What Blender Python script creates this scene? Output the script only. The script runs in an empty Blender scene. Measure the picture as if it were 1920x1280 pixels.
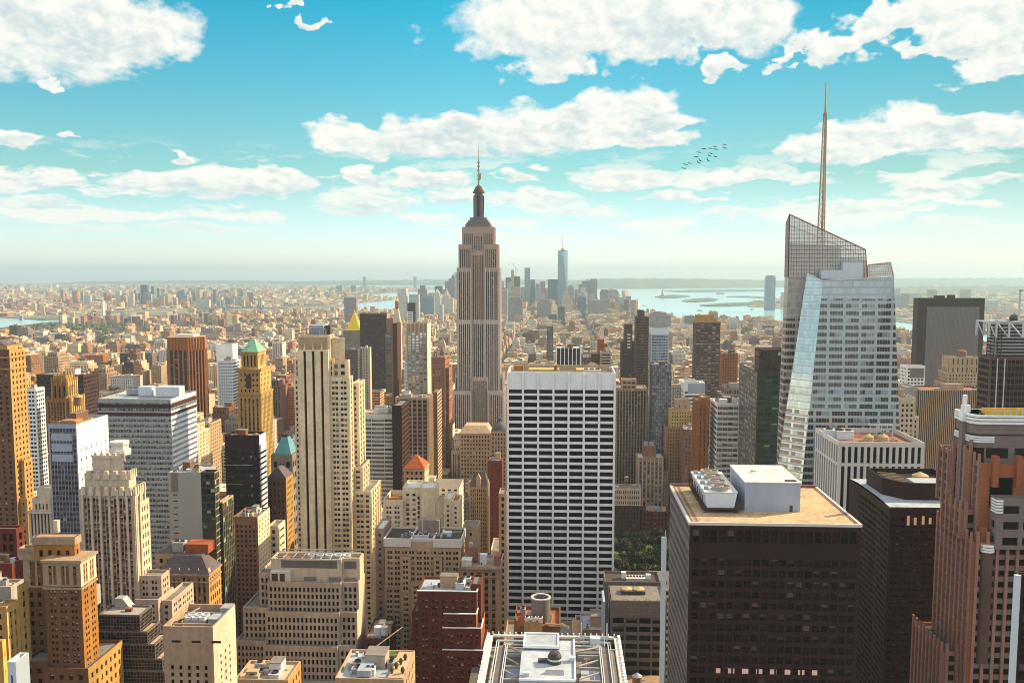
import bpy, math, random
import numpy as np
from mathutils import Vector
R = math.radians
HAZE = 5.6e-5
FILL_CLOUD = (1.42, 1.24, 1.14)  # unseen clouds, made bright to fill the shaded north walls
scene = bpy.context.scene
col = scene.collection
# ---------------------------------------------------------------- camera
F, U0, V0, H = 1730.0, 960.0, 511.0, 260.0        # focal length in photo pixels, eye-level row, eye height
PITCH = R(5.5)
CP, SP = math.cos(PITCH), math.sin(PITCH)
VC = V0 + F * math.tan(PITCH)                      # row of the optical axis
cam_d = bpy.data.cameras.new('camera')
cam = bpy.data.objects.new('camera', cam_d); col.objects.link(cam)
cam.location = (0, 0, H)
cam.rotation_euler = (R(90) - PITCH, 0, 0)
cam_d.sensor_width = 36.0
cam_d.lens = 36.0 * F / 1920.0
cam_d.shift_y = (VC - 640.0) / 1920.0
cam_d.clip_start = 1.0
cam_d.clip_end = 120000.0
scene.camera = cam
# ---------------------------------------------------------------- light and exposure
SUN_EL, SUN_AZ = R(31), R(66)                      # azimuth measured from the view direction towards the right
scene.view_settings.view_transform = 'Standard'
scene.view_settings.look = 'None'
scene.view_settings.exposure = 0.75
scene.view_settings.gamma = 1.0
scene.cycles.use_denoising = True
scene.cycles.filter_width = 1.0
scene.cycles.max_bounces = 5
scene.cycles.diffuse_bounces = 1
scene.cycles.glossy_bounces = 2
scene.cycles.transmission_bounces = 2
scene.cycles.transparent_max_bounces = 8
scene.cycles.volume_bounces = 0
scene.cycles.sample_clamp_indirect = 6.0
sd = Vector((math.sin(SUN_AZ) * math.cos(SUN_EL), math.cos(SUN_AZ) * math.cos(SUN_EL), math.sin(SUN_EL)))
sun_d = bpy.data.lights.new('sun', 'SUN')
sun_d.energy = 5.0
sun_d.angle = R(0.5)
sun_d.color = (1.0, 0.78, 0.45)
sun = bpy.data.objects.new('sun', sun_d); col.objects.link(sun)
sun.rotation_euler = (-sd).to_track_quat('-Z', 'Y').to_euler()
sun.location = (2000, 1000, 2000)


def ray(u, v):
    """photo pixel -> direction per metre of depth along the view axis (x, z)"""
    a = (u - U0) / F; b = -(v - VC) / F
    yd = CP + b * SP
    return a / yd, (-SP + b * CP) / yd


def azel(u, v):
    x, z = ray(u, v)
    return math.atan2(x, 1.0), math.atan2(z, math.hypot(x, 1.0))


class NT:
    """tiny node-tree helper"""
    def __init__(s, tree): s.t = tree; s.n = tree.nodes; s.l = tree.links; s.n.clear()
    def node(s, kind, **kw):
        nd = s.n.new(kind)
        for k, v in kw.items(): setattr(nd, k, v)
        return nd
    def put(s, sock, val):
        if isinstance(val, bpy.types.NodeSocket): s.l.new(val, sock)
        elif val is not None: sock.default_value = val
    def math(s, op, a, b=None, c=None, clamp=False):
        nd = s.node('ShaderNodeMath', operation=op, use_clamp=clamp)
        s.put(nd.inputs[0], a)
        if b is not None: s.put(nd.inputs[1], b)
        if c is not None: s.put(nd.inputs[2], c)
        return nd.outputs[0]
    def vec(s, op, a, b=None, c=None, out=0):
        nd = s.node('ShaderNodeVectorMath', operation=op)
        s.put(nd.inputs[0], a)
        if b is not None: s.put(nd.inputs['Scale'] if op == 'SCALE' else nd.inputs[1], b)
        if c is not None: s.put(nd.inputs[2], c)
        return nd.outputs[out]
    def comb(s, x, y, z=0.0):
        nd = s.node('ShaderNodeCombineXYZ')
        for i, q in enumerate((x, y, z)): s.put(nd.inputs[i], q)
        return nd.outputs[0]
    def sep(s, v):
        nd = s.node('ShaderNodeSeparateXYZ'); s.put(nd.inputs[0], v); return nd.outputs
    def noise(s, v, scale, detail=2.0, rough=0.5, dist=0.0, lac=2.0):
        nd = s.node('ShaderNodeTexNoise')
        s.put(nd.inputs['Vector'], v); s.put(nd.inputs['Scale'], scale); nd.inputs['Detail'].default_value = detail
        nd.inputs['Roughness'].default_value = rough; nd.inputs['Distortion'].default_value = dist
        nd.inputs['Lacunarity'].default_value = lac
        return nd.outputs['Fac']
    def white(s, v, dims='3D'):
        nd = s.node('ShaderNodeTexWhiteNoise', noise_dimensions=dims)
        s.put(nd.inputs['W'] if dims == '1D' else nd.inputs['Vector'], v); return nd.outputs['Value']
    def mix(s, f, a, b, blend='MIX'):
        nd = s.node('ShaderNodeMix', data_type='RGBA', blend_type=blend)
        s.put(nd.inputs['Factor'], f); s.put(nd.inputs['A'] if False else nd.inputs[6], a); s.put(nd.inputs[7], b)
        return nd.outputs[2]
    def map(s, v, a, b, c=0.0, d=1.0, smooth=False):
        nd = s.node('ShaderNodeMapRange', interpolation_type='SMOOTHSTEP' if smooth else 'LINEAR')
        s.put(nd.inputs['Value'], v)
        for k, q in (('From Min', a), ('From Max', b), ('To Min', c), ('To Max', d)): s.put(nd.inputs[k], q)
        return nd.outputs['Result']


def rgb(c): return (c[0], c[1], c[2], 1.0)


# ---------------------------------------------------------------- sky: Nishita sky with cumulus clouds, all in direction space
world = bpy.data.worlds.new('World'); scene.world = world; world.use_nodes = True
w = NT(world.node_tree)
sky = w.node('ShaderNodeTexSky', sky_type='NISHITA', sun_disc=False, sun_elevation=SUN_EL, sun_rotation=SUN_AZ,
             altitude=200.0, air_density=1.0, dust_density=0.6, ozone_density=1.2)
dirv = w.node('ShaderNodeTexCoord').outputs['Generated']
dx_, dy_, dz_ = w.sep(dirv)
az_ = w.math('ARCTAN2', dx_, dy_)
el_ = w.math('ARCSINE', dz_)
KC = 10.0
p_ = w.comb(w.math('MULTIPLY', az_, KC), w.math('MULTIPLY', el_, KC), w.math('MULTIPLY', el_, -KC))
# (u, v, rx, r_up, r_down) as read off the photo, turned into azimuth and elevation
CLOUDS = [(40, 62, 215, 105, 82), (225, 62, 125, 72, 60), (62, 160, 26, 13, 11), (596, 44, 22, 17, 13), (540, 8, 16, 14, 10),
          (1120, 50, 300, 90, 68), (1370, 42, 135, 62, 58), (1030, 128, 75, 24, 30), (1365, 135, 42, 15, 14),
          (1535, 92, 70, 30, 26), (1622, 62, 55, 32, 25), (1690, 40, 60, 38, 28), (1462, 113, 26, 11, 10), (1850, 45, 135, 80, 60), (1885, 132, 82, 34, 28), (1765, 95, 52, 26, 20),
          (660, 272, 92, 34, 26), (815, 255, 130, 36, 44), (990, 250, 165, 44, 50), (1165, 218, 140, 48, 42), (1195, 268, 105, 24, 15), (1250, 228, 80, 20, 14),
          (400, 345, 205, 32, 26), (520, 345, 90, 30, 20), (690, 386, 125, 24, 22), 
          (15, 258, 48, 15, 13), (103, 254, 22, 9, 8), (20, 336, 40, 18, 14), (95, 338, 52, 27, 20), (60, 380, 66, 14, 12), (356, 300, 23, 9, 7),
          (685, 336, 34, 27, 22), (800, 340, 105, 22, 20), (975, 330, 62, 14, 13), (860, 372, 52, 18, 14), (1010, 374, 110, 20, 15),
          (1180, 340, 98, 27, 18), (1395, 335, 130, 22, 16), (1555, 285, 95, 40, 26), (1700, 252, 130, 40, 36), (1855, 252, 120, 34, 30), 
          (1755, 355, 85, 15, 12), (1890, 338, 48, 14, 12), (1280, 372, 90, 12, 10),
          (165, 432, 85, 14, 9), (400, 432, 120, 14, 8), (1110, 404, 95, 15, 9), (1385, 402, 84, 15, 9), (1600, 392, 95, 15, 9), (1785, 416, 84, 13, 8)]
elp = w.math('MAXIMUM', el_, 0.0)
nv = w.comb(w.math('MULTIPLY', az_, 3.6), w.math('MULTIPLY', w.math('LOGARITHM', w.math('ADD', elp, 0.10), 2.718), 1.7), 0.37)
# break the outlines up: warp the direction before it meets the cloud masses
wn = w.node('ShaderNodeTexNoise'); w.put(wn.inputs['Vector'], nv); wn.inputs['Scale'].default_value = 7.5; wn.inputs['Detail'].default_value = 7.0; wn.inputs['Roughness'].default_value = 0.49
wv = w.vec('SUBTRACT', wn.outputs['Color'], (0.5, 0.5, 0.5))
wx_, wy_, _ = w.sep(wv)
wamp = w.math('ADD', elp, 0.06)
ox, oy = w.math('MULTIPLY', w.math('MULTIPLY', wx_, wamp), 4.2), w.math('MULTIPLY', w.math('MULTIPLY', wy_, wamp), 2.4)
p_ = w.vec('ADD', p_, w.comb(ox, oy, w.math('MULTIPLY', oy, -1.0)))
accw, accv = None, None
for (cu, cv, rx, ru, rd) in CLOUDS:
    a0, e0 = azel(cu, cv)
    rx, ru, rd = rx * (1.04 if cv < 200 else .96) * KC / F, ru * (1.22 if cv < 300 else 1.05) * KC / F, rd * (.98 if cv < 300 else .85) * KC / F
    q = w.vec('MULTIPLY_ADD', p_, (1 / rx, 1 / ru, 1 / rd), (-a0 * KC / rx, -e0 * KC / ru, e0 * KC / rd))
    d2 = w.vec('DOT_PRODUCT', *(2 * [w.vec('MAXIMUM', q, (-100.0, 0.0, 0.0))]), out=1)
    wt = w.math('SUBTRACT', 1.0, d2, clamp=True)
    accw = wt if accw is None else w.math('ADD', accw, wt)
    accv = w.vec('SCALE', q, wt) if accv is None else w.vec('ADD', accv, w.vec('SCALE', q, wt))
hgt = w.math('DIVIDE', w.sep(accv)[1], w.math('MAXIMUM', accw, 0.05))
n1 = w.noise(nv, 9.0, 7.0, 0.60)
n1b = w.noise(w.vec('ADD', nv, (0.022, 0.030, 0.0)), 9.0, 5.0, 0.58)
n2 = w.noise(nv, 30.0, 5.0, 0.65)
field = w.math('ADD', accw, w.math('MULTIPLY_ADD', w.math('SUBTRACT', n1, 0.5), 0.85, w.math('MULTIPLY', w.math('SUBTRACT', n2, 0.5), 0.20)))
field = w.math('MULTIPLY', field, w.map(accw, 0.0, 0.10, 0.0, 1.0))
alpha = w.map(field, 0.0, 0.62, 0.0, 1.0, smooth=True)
# far cloud bands over the horizon
bx = w.comb(w.math('MULTIPLY', az_, 11.0), w.math('MULTIPLY', w.math('ADD', el_, w.math('MULTIPLY', wy_, 0.016)), 62.0), 1.7)
bandn = w.math('ADD', w.noise(bx, 1.0, 3.0, 0.5), w.math('MULTIPLY', w.math('SUBTRACT', n2, 0.5), 0.16))
bbase = w.math('SUBTRACT', bandn, w.noise(w.vec('ADD', bx, (0.0, -0.55, 0.0)), 1.0, 2.0, 0.5))
band = w.math('MULTIPLY', w.map(bandn, 0.50, 0.60, 0.0, 0.85, smooth=True), w.math('MULTIPLY', w.map(el_, 0.014, 0.05, 0.0, 1.0), w.map(el_, 0.135, 0.095)))
# the rest of the dome, beyond the picture: clouds added to light the north walls
plane = w.vec('SCALE', w.comb(dx_, dy_, 0.0), w.math('DIVIDE', 1.0, w.math('ADD', w.math('MAXIMUM', dz_, 0.0), 0.12)))
n3 = w.noise(plane, 1.6, 6.0, 0.55)
outside = w.math('MAXIMUM', w.map(w.math('ABSOLUTE', az_), 0.62, 0.8), w.map(el_, 0.36, 0.5))
high = w.math('MULTIPLY', w.map(n3, 0.40, 0.56, 0.0, 1.0, smooth=True), w.math('MULTIPLY', outside, w.map(el_, 0.02, 0.15)))
alpha = w.math('MULTIPLY', alpha, w.map(el_, 0.03, 0.10, 0.5, 1.0))
# cloud colour: bright rims and heads, blue-grey cores and bases
ns = w.noise(nv, 6.0, 3.0, 0.5)
puff = w.math('ABSOLUTE', w.math('SUBTRACT', w.noise(w.vec('ADD', nv, w.vec('SCALE', wv, 0.08)), 11.0, 4.0, 0.5), 0.5))
lit = w.math('MULTIPLY_ADD', w.math('SUBTRACT', n1, n1b), 2.2, w.math('MULTIPLY_ADD', hgt, 0.62, 0.70))
lit = w.math('ADD', lit, w.math('MULTIPLY', puff, 1.9))
lit = w.math('ADD', lit, w.map(accw, 0.08, 0.45, 0.35, 0.0))
lit = w.math('SUBTRACT', lit, w.math('MULTIPLY', w.map(accw, 0.45, 1.2), w.map(ns, .36, .62, .0, .75)))
lit = w.math('ADD', lit, w.math('MULTIPLY', w.map(accw, 0.0, 0.02, 1.0, 0.0), w.math('MULTIPLY', bbase, 2.5)), clamp=True)
ccol = w.mix(lit, rgb((0.60, 0.71, 0.72)), rgb((0.97, 0.955, 0.885)))
ccol = w.mix(high, ccol, rgb(FILL_CLOUD))
ccol = w.mix(w.map(el_, 0.08, 0.02), ccol, rgb((0.90, 0.92, 0.84)))
tot = w.math('MAXIMUM', w.math('MAXIMUM', alpha, band), high)
tint = w.mix(w.map(el_, 0.0, 0.10), rgb((1.42, 1.52, 2.0)), rgb((0.74, 1.12, 0.98)))
tint = w.mix(w.map(el_, 0.10, 0.27), tint, rgb((0.12, 1.13, 1.12)))
tint = w.mix(w.map(el_, 0.40, 0.7), tint, rgb((0.7, 0.95, 0.9)))
scol = w.vec('SCALE', w.mix(1.0, sky.outputs[0], tint, 'MULTIPLY'), w.map(az_, -0.05, 0.55, 1.0, 0.54))
b1 = w.node('ShaderNodeBackground'); w.put(b1.inputs[0], scol); b1.inputs[1].default_value = 0.080
b2 = w.node('ShaderNodeBackground'); w.put(b2.inputs[0], ccol); b2.inputs[1].default_value = 0.64
ms = w.node('ShaderNodeMixShader'); w.put(ms.inputs[0], tot); w.put(ms.inputs[1], b1.outputs[0]); w.put(ms.inputs[2], b2.outputs[0])
wo = w.node('ShaderNodeOutputWorld'); w.put(wo.inputs[0], ms.outputs[0])
world.cycles.sampling_method = 'MANUAL'
world.cycles.sample_map_resolution = 512

# ---------------------------------------------------------------- materials
MATS = {}


def principled(name, base, rough=0.8, metal=0.0, spec=0.3, alpha=None):
    m = bpy.data.materials.new(name); m.use_nodes = True
    t = NT(m.node_tree)
    b = t.node('ShaderNodeBsdfPrincipled')
    if isinstance(base, tuple): base = rgb(base)
    t.put(b.inputs['Base Color'], base); t.put(b.inputs['Roughness'], rough); t.put(b.inputs['Metallic'], metal)
    b.inputs['Specular IOR Level'].default_value = spec
    o = t.node('ShaderNodeOutputMaterial'); t.l.new(b.outputs[0], o.inputs[0])
    return m, t, b


def wall(name, c, var=0.30, rough=0.85, spec=0.2, metal=0.0, fine=0.5, course=0.0):
    """masonry, metal panel or roof: blotches, vertical streaks, fine grain, optional courses"""
    if name in MATS: return MATS[name]
    m, t, b = principled(name, c, rough, metal, spec)
    tc = t.node('ShaderNodeTexCoord').outputs['Object']
    oi = t.node('ShaderNodeObjectInfo').outputs['Random']
    pos = t.vec('ADD', tc, t.comb(t.math('MULTIPLY', oi, 90.0), 0.0, 0.0))
    big = t.noise(pos, 0.06, 3.0, 0.6)
    streak = t.noise(t.vec('MULTIPLY', pos, (1.0, 1.0, 0.06)), 0.55, 3.0, 0.6)
    grain = t.noise(pos, fine, 4.0, 0.75)
    k = t.math('ADD', t.math('MULTIPLY', t.math('SUBTRACT', big, 0.5), 1.3), t.math('ADD', t.math('MULTIPLY', t.math('SUBTRACT', streak, 0.5), 1.2), t.math('MULTIPLY', t.math('SUBTRACT', grain, 0.5), 1.3)))
    k = t.math('MULTIPLY_ADD', k, var * 2, 1.0)
    if course:
        z = t.sep(tc)[2]
        ln = t.math('LESS_THAN', t.math('FRACT', t.math('DIVIDE', z, course)), 0.12)
        k = t.math('MULTIPLY', k, t.math('MULTIPLY_ADD', ln, -0.18, 1.0))
    t.put(b.inputs['Base Color'], t.vec('SCALE', (c[0], c[1], c[2]), k))
    MATS[name] = m
    return m


def glass(name, c=(0.014, 0.009, 0.008), rough=0.16, spec=0.20, metal=0.0, blind=0.42, bc=(0.34, 0.28, 0.22), lit=0.0, frame=(0.05, 0.035, 0.028), fw=0.06, mid=True):
    """window pane: frame and meeting rail, dark glass or a blind drawn part of the way, each pane at random"""
    if name in MATS: return MATS[name]
    m, t, b = principled(name, c, rough, metal, spec)
    uv = t.node('ShaderNodeTexCoord').outputs['UV']
    ux, uy, _ = t.sep(uv)
    r0 = t.math('FRACT', t.math('ADD', t.node('ShaderNodeNewGeometry').outputs['Random Per Island'], t.node('ShaderNodeObjectInfo').outputs['Random']))
    r1 = t.white(t.math('MULTIPLY', r0, 57.3), '1D'); r2 = t.white(t.math('MULTIPLY_ADD', r0, 91.7, 3.1), '1D')
    tone = t.math('MULTIPLY_ADD', r2, 1.5, 0.35)
    base = t.vec('SCALE', (c[0], c[1], c[2]), tone)
    hasb = t.math('LESS_THAN', r1, blind)
    edge = t.math('MULTIPLY_ADD', r2, 0.75, 0.12)
    bl = t.math('MULTIPLY', hasb, t.math('GREATER_THAN', uy, edge))
    bcol = t.vec('SCALE', (bc[0], bc[1], bc[2]), t.math('MULTIPLY_ADD', t.white(t.math('MULTIPLY_ADD', r0, 13.3, 7.7), '1D'), 1.1, 0.45))
    base = t.mix(bl, base, bcol)
    fx = t.math('GREATER_THAN', t.math('ABSOLUTE', t.math('SUBTRACT', ux, 0.5)), 0.5 - fw)
    fy = t.math('GREATER_THAN', t.math('ABSOLUTE', t.math('SUBTRACT', uy, 0.5)), 0.5 - fw * 0.6)
    fr = t.math('MAXIMUM', fx, fy)
    if mid: fr = t.math('MAXIMUM', fr, t.math('LESS_THAN', t.math('ABSOLUTE', t.math('SUBTRACT', uy, 0.5)), 0.03))
    base = t.mix(fr, base, rgb(frame))
    t.put(b.inputs['Base Color'], base)
    t.put(b.inputs['Roughness'], t.math('MAXIMUM', t.math('MULTIPLY', t.math('MAXIMUM', fr, bl), 0.55), rough))
    MATS[name] = m
    return m


def curtain(name, cell, lineclr, glassclr, darkclr, band, bandclr, lw=0.07, darkp=0.5, rough=0.12, spec=0.8, metal=0.35, vis=(0.25, 0.75), grp=0, zmin=-1e9, zmax=1e9):
    """curtain wall laid out in metres (UV = along the wall, height): mullion grid, opaque floor bands, darker vision panes"""
    if name in MATS: return MATS[name]
    m, t, b = principled(name, glassclr, rough, metal, spec)
    ux, uy, _ = t.sep(t.node('ShaderNodeTexCoord').outputs['UV'])
    cx = t.math('DIVIDE', ux, cell[0]); cy = t.math('DIVIDE', uy, cell[1])
    fx, fy = t.math('FRACT', cx), t.math('FRACT', cy)
    idx = t.comb(t.math('FLOOR', cx), t.math('FLOOR', cy), 0.0)
    rr = t.white(idx)
    rrow = t.white(t.comb(t.math('FLOOR', t.math('DIVIDE', cx, 3.0)), t.math('FLOOR', cy), 4.0))
    visn = t.math('MULTIPLY', t.math('GREATER_THAN', fy, vis[0]), t.math('LESS_THAN', fy, vis[1]))
    visn = t.math('MULTIPLY', visn, t.math('MULTIPLY', t.math('GREATER_THAN', uy, zmin), t.math('LESS_THAN', uy, zmax)))
    if grp: visn = t.math('MULTIPLY', visn, t.math('GREATER_THAN', t.math('FRACT', t.math('DIVIDE', cx, grp)), 1.0 / grp))
    tone = t.math('MULTIPLY_ADD', rr, 0.3, 0.85)
    g = t.mix(t.math('MULTIPLY', visn, t.math('MULTIPLY_ADD', t.math('LESS_THAN', rrow, 0.18), -0.6, 1.0)), rgb(glassclr), rgb(darkclr))
    g = t.vec('SCALE', g, tone)
    bd = t.math('LESS_THAN', fy, band)
    g = t.mix(bd, g, rgb(bandclr))
    ln = t.math('MAXIMUM', t.math('LESS_THAN', fx, lw), t.math('LESS_THAN', t.math('ABSOLUTE', t.math('SUBTRACT', fy, band)), lw * 0.4))
    g = t.mix(ln, g, rgb(lineclr))
    t.put(b.inputs['Base Color'], g)
    t.put(b.inputs['Metallic'], t.math('MULTIPLY', t.math('SUBTRACT', 1.0, t.math('MAXIMUM', ln, bd)), metal))
    t.put(b.inputs['Roughness'], t.math('MULTIPLY_ADD', t.math('MAXIMUM', ln, bd), 0.35, rough))
    MATS[name] = m
    return m


def facade_mat(name):
    """plain masonry blocks far off: wall tint per building from the 'tint' attribute, punched windows from UV in metres"""
    if name in MATS: return MATS[name]
    m, t, b = principled(name, (0.3, 0.25, 0.2), 0.85, 0.0, 0.2)
    at = t.node('ShaderNodeAttribute', attribute_name='tint').outputs['Color']
    rnd = t.node('ShaderNodeAttribute', attribute_name='look').outputs['Color']
    ra, rb, rc = t.sep(rnd)
    ux, uy, _ = t.sep(t.node('ShaderNodeTexCoord').outputs['UV'])
    bay = t.math('MULTIPLY_ADD', ra, 2.2, 2.3)
    cx = t.math('DIVIDE', ux, bay); cy = t.math('DIVIDE', uy, t.math('MULTIPLY_ADD', rb, 0.7, 3.2))
    fx, fy = t.math('FRACT', cx), t.math('FRACT', cy)
    wx = t.math('LESS_THAN', t.math('ABSOLUTE', t.math('SUBTRACT', fx, 0.5)), t.math('MULTIPLY_ADD', rc, 0.20, 0.20))
    wy = t.math('LESS_THAN', t.math('ABSOLUTE', t.math('SUBTRACT', fy, 0.52)), t.math('MULTIPLY_ADD', rb, 0.10, 0.22))
    win = t.math('MULTIPLY', t.math('MULTIPLY', wx, wy), t.math('GREATER_THAN', uy, 0.01))
    rr = t.white(t.comb(t.math('FLOOR', cx), t.math('FLOOR', cy), ra))
    gl = t.mix(t.math('LESS_THAN', rr, 0.22), rgb((0.03, 0.021, 0.018)), rgb((0.30, 0.26, 0.22)))
    pos = t.node('ShaderNodeNewGeometry').outputs['Position']
    g1 = t.noise(pos, 0.05, 4.0, 0.65); g2 = t.noise(t.vec('MULTIPLY', pos, (1, 1, .08)), 0.5, 2.0)
    k = t.math('MULTIPLY_ADD', t.math('ADD', t.math('SUBTRACT', g1, 0.5), t.math('MULTIPLY', t.math('SUBTRACT', g2, 0.5), 0.8)), 0.75, 1.0)
    base = t.mix(win, t.vec('SCALE', at, k), gl)
    t.put(b.inputs['Base Color'], base)
    t.put(b.inputs['Roughness'], t.math('MULTIPLY_ADD', win, -0.6, 0.85))
    MATS[name] = m
    return m


# ---------------------------------------------------------------- mesh collecting
class Acc:
    def __init__(s): s.q = []; s.mi = []; s.uv = []
    def quads(s, P, mi=0, uv=None):
        P = np.asarray(P, dtype=np.float32).reshape(-1, 4, 3)
        if len(P) == 0: return
        s.q.append(P)
        s.mi.append(np.full(len(P), mi, dtype=np.int32) if np.isscalar(mi) else np.asarray(mi, dtype=np.int32))
        if uv is None: uv = np.zeros((len(P), 4, 2), dtype=np.float32)
        s.uv.append(np.asarray(uv, dtype=np.float32).reshape(-1, 4, 2))
    def box(s, x0, x1, y0, y1, z0, z1, mi=0, bottom=True):
        a, b, c, d = (x0, y0), (x1, y0), (x1, y1), (x0, y1)
        s.prism([a, b, c, d], z0, z1, mi, bottom)
    def prism(s, ring, z0, z1, mi=0, bottom=True, top=True, ring2=None, mt=None):
        """vertical or tapered prism over a counter-clockwise ring"""
        r2 = ring2 or ring
        n = len(ring); Q = []; UV = []; L = 0.0
        for i in range(n):
            p, q, p2, q2 = ring[i], ring[(i + 1) % n], r2[i], r2[(i + 1) % n]
            Q.append([(p[0], p[1], z0), (q[0], q[1], z0), (q2[0], q2[1], z1), (p2[0], p2[1], z1)])
            d = math.hypot(q[0] - p[0], q[1] - p[1])
            UV.append([(L, z0), (L + d, z0), (L + d, z1), (L, z1)]); L += d
        s.quads(Q, mi, UV)
        for rg, z, on, up in ((r2, z1, top, True), (ring, z0, bottom, False)):
            if not on: continue
            idx = list(range(n)) if up else list(range(n))[::-1]
            k = 1
            while k < n - 1:                       # fan in quads
                j = [idx[0], idx[k], idx[k + 1], idx[min(k + 2, n - 1)]]
                s.quads([[(rg[i][0], rg[i][1], z) for i in j]], (mt if (up and mt is not None) else mi))
                k += 2
    def tube(s, a, b, r, n=6, r2=None, mi=0):
        a, b = Vector(a), Vector(b); d = (b - a).normalized()
        t1 = d.orthogonal().normalized(); t2 = d.cross(t1); r2 = r if r2 is None else r2
        c = [(math.cos(2 * math.pi * i / n), math.sin(2 * math.pi * i / n)) for i in range(n)]
        A = [a + t1 * (x * r) + t2 * (y * r) for x, y in c]; B_ = [b + t1 * (x * r2) + t2 * (y * r2) for x, y in c]
        s.quads([[A[i], A[(i + 1) % n], B_[(i + 1) % n], B_[i]] for i in range(n)], mi)
        k = 1
        while k < n - 1:
            s.quads([[B_[0], B_[k], B_[k + 1], B_[min(k + 2, n - 1)]]], mi); k += 2
    def lathe(s, cx, cy, prof, n=16, mi=0, cap=True):
        c = [(math.cos(2 * math.pi * i / n), math.sin(2 * math.pi * i / n)) for i in range(n)]
        for (r0, z0), (r1, z1) in zip(prof, prof[1:]):
            s.quads([[(cx + r0 * c[i][0], cy + r0 * c[i][1], z0), (cx + r0 * c[(i + 1) % n][0], cy + r0 * c[(i + 1) % n][1], z0),
                      (cx + r1 * c[(i + 1) % n][0], cy + r1 * c[(i + 1) % n][1], z1), (cx + r1 * c[i][0], cy + r1 * c[i][1], z1)] for i in range(n)], mi)
    def mesh(s, name, mats, weld=True):
        q = np.concatenate(s.q); mi = np.concatenate(s.mi); uv = np.concatenate(s.uv)
        n = len(q)
        v = q.reshape(-1, 3)
        me = bpy.data.meshes.new(name)
        if weld:
            key = np.round(v * 500).astype(np.int64)
            key -= key.min(axis=0)
            h = (key[:, 0] * 4000003 + key[:, 1]) * 4000037 + key[:, 2]
            _, first, inv = np.unique(h, return_index=True, return_inverse=True)
            v = v[first]; inv = inv.reshape(n, 4)
            # drop repeated corners (quads that are really triangles)
            loops, starts, totals, keep, luv = [], [], [], [], []
            nxt = np.roll(inv, -1, axis=1)
            dup = inv == nxt
            simple = ~dup.any(axis=1)
            if simple.all():
                loops = inv.reshape(-1); starts = np.arange(n) * 4; totals = np.full(n, 4); luv = uv.reshape(-1, 2); kmi = mi
            else:
                cnt = (~dup).sum(axis=1); ok = cnt >= 3
                mask = (~dup) & ok[:, None]
                loops = inv[mask]; luv = uv[mask]; totals = cnt[ok]; starts = np.concatenate([[0], np.cumsum(totals)[:-1]]); kmi = mi[ok]
        else:
            loops = np.arange(n * 4); starts = np.arange(n) * 4; totals = np.full(n, 4); luv = uv.reshape(-1, 2); kmi = mi
        me.vertices.add(len(v)); me.vertices.foreach_set('co', np.ascontiguousarray(v, dtype=np.float32).ravel())
        me.loops.add(len(loops)); me.loops.foreach_set('vertex_index', np.asarray(loops, dtype=np.int32))
        me.polygons.add(len(starts)); me.polygons.foreach_set('loop_start', np.asarray(starts, dtype=np.int32))
        me.polygons.foreach_set('loop_total', np.asarray(totals, dtype=np.int32))
        for m in mats: me.materials.append(m)
        me.polygons.foreach_set('material_index', np.asarray(kmi, dtype=np.int32))
        ul = me.uv_layers.new(name='UVMap'); ul.data.foreach_set('uv', np.ascontiguousarray(luv, dtype=np.float32).ravel())
        me.polygons.foreach_set('use_smooth', np.zeros(len(starts), dtype=bool))
        me.update(); me.validate()
        return me


SPLIT = set('roof_truss pinnacle vent_slot louvre_panel glazed_wall floor_line lit_window corner_pinnacle crown_rib roof_beam corner_mast exhaust_stack lower_deck mast_window window_strip stripe mullion drum_window white_band white_coping scalloped_parapet scalloped_edge awning top_band penthouse rooftop_rail antenna_frame roof_duct roof_track fan fan_motor steel_mast balustrade edge_beam roof_edge roof_screen plant_box gable lantern'.split())


def islands(a):
    """the separate pieces of a collector, each as a collector of its own"""
    if not a.q: return []
    q = np.concatenate(a.q); mi = np.concatenate(a.mi); uv = np.concatenate(a.uv)
    par = list(range(len(q))); seen = {}
    def find(i):
        while par[i] != i: par[i] = par[par[i]]; i = par[i]
        return i
    for i, f in enumerate(np.round(q * 200).astype(int)):
        for v in f:
            k = tuple(v)
            if k in seen: par[find(i)] = find(seen[k])
            else: seen[k] = i
    root = np.array([find(i) for i in range(len(q))])
    ids = np.unique(root)
    if len(ids) > 120: return [a]
    out = []
    for r in ids:
        b2 = Acc(); m = root == r; b2.quads(q[m], mi[m], uv[m]); out.append(b2)
    return out


def link(name, data, parent=None, loc=(0, 0, 0), rz=0.0):
    o = bpy.data.objects.new(name, data); col.objects.link(o)
    if parent is not None: o.parent = parent
    o.location = loc; o.rotation_euler = (0, 0, rz)
    return o


def tag(o, label=None, cat=None, group=None, kind=None):
    if label: o['label'] = label
    if cat: o['category'] = cat
    if group: o['group'] = group
    if kind: o['kind'] = kind
    return o


GR = R(3.0)                                        # the street grid turns 3 degrees to the view axis
GC, GS = math.cos(GR), math.sin(GR)


def to_grid(x, y): return (x * GC - y * GS, x * GS + y * GC)
def to_world(gx, gy): return (gx * GC + gy * GS, -gx * GS + gy * GC)


FOOT = []                                          # (gx0, gx1, gy0, gy1, top) of every building set by hand
SHORT = []                                         # (screen u, v, short phrase) of those buildings
WMESH = {}


def S(wallm, glassm=None, spand=None, bay=3.4, fl=3.8, ww=0.5, wh=0.55, sill=0.24, rec=0.35, edge=1.0, base=0.0, top=1.6, pier=None, **kw):
    return dict(wall=wallm, glass=glassm, spand=spand or wallm, bay=bay, fl=fl, ww=ww, wh=wh, sill=sill, rec=rec, edge=edge, base=base, top=top, pier=pier, **kw)


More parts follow.
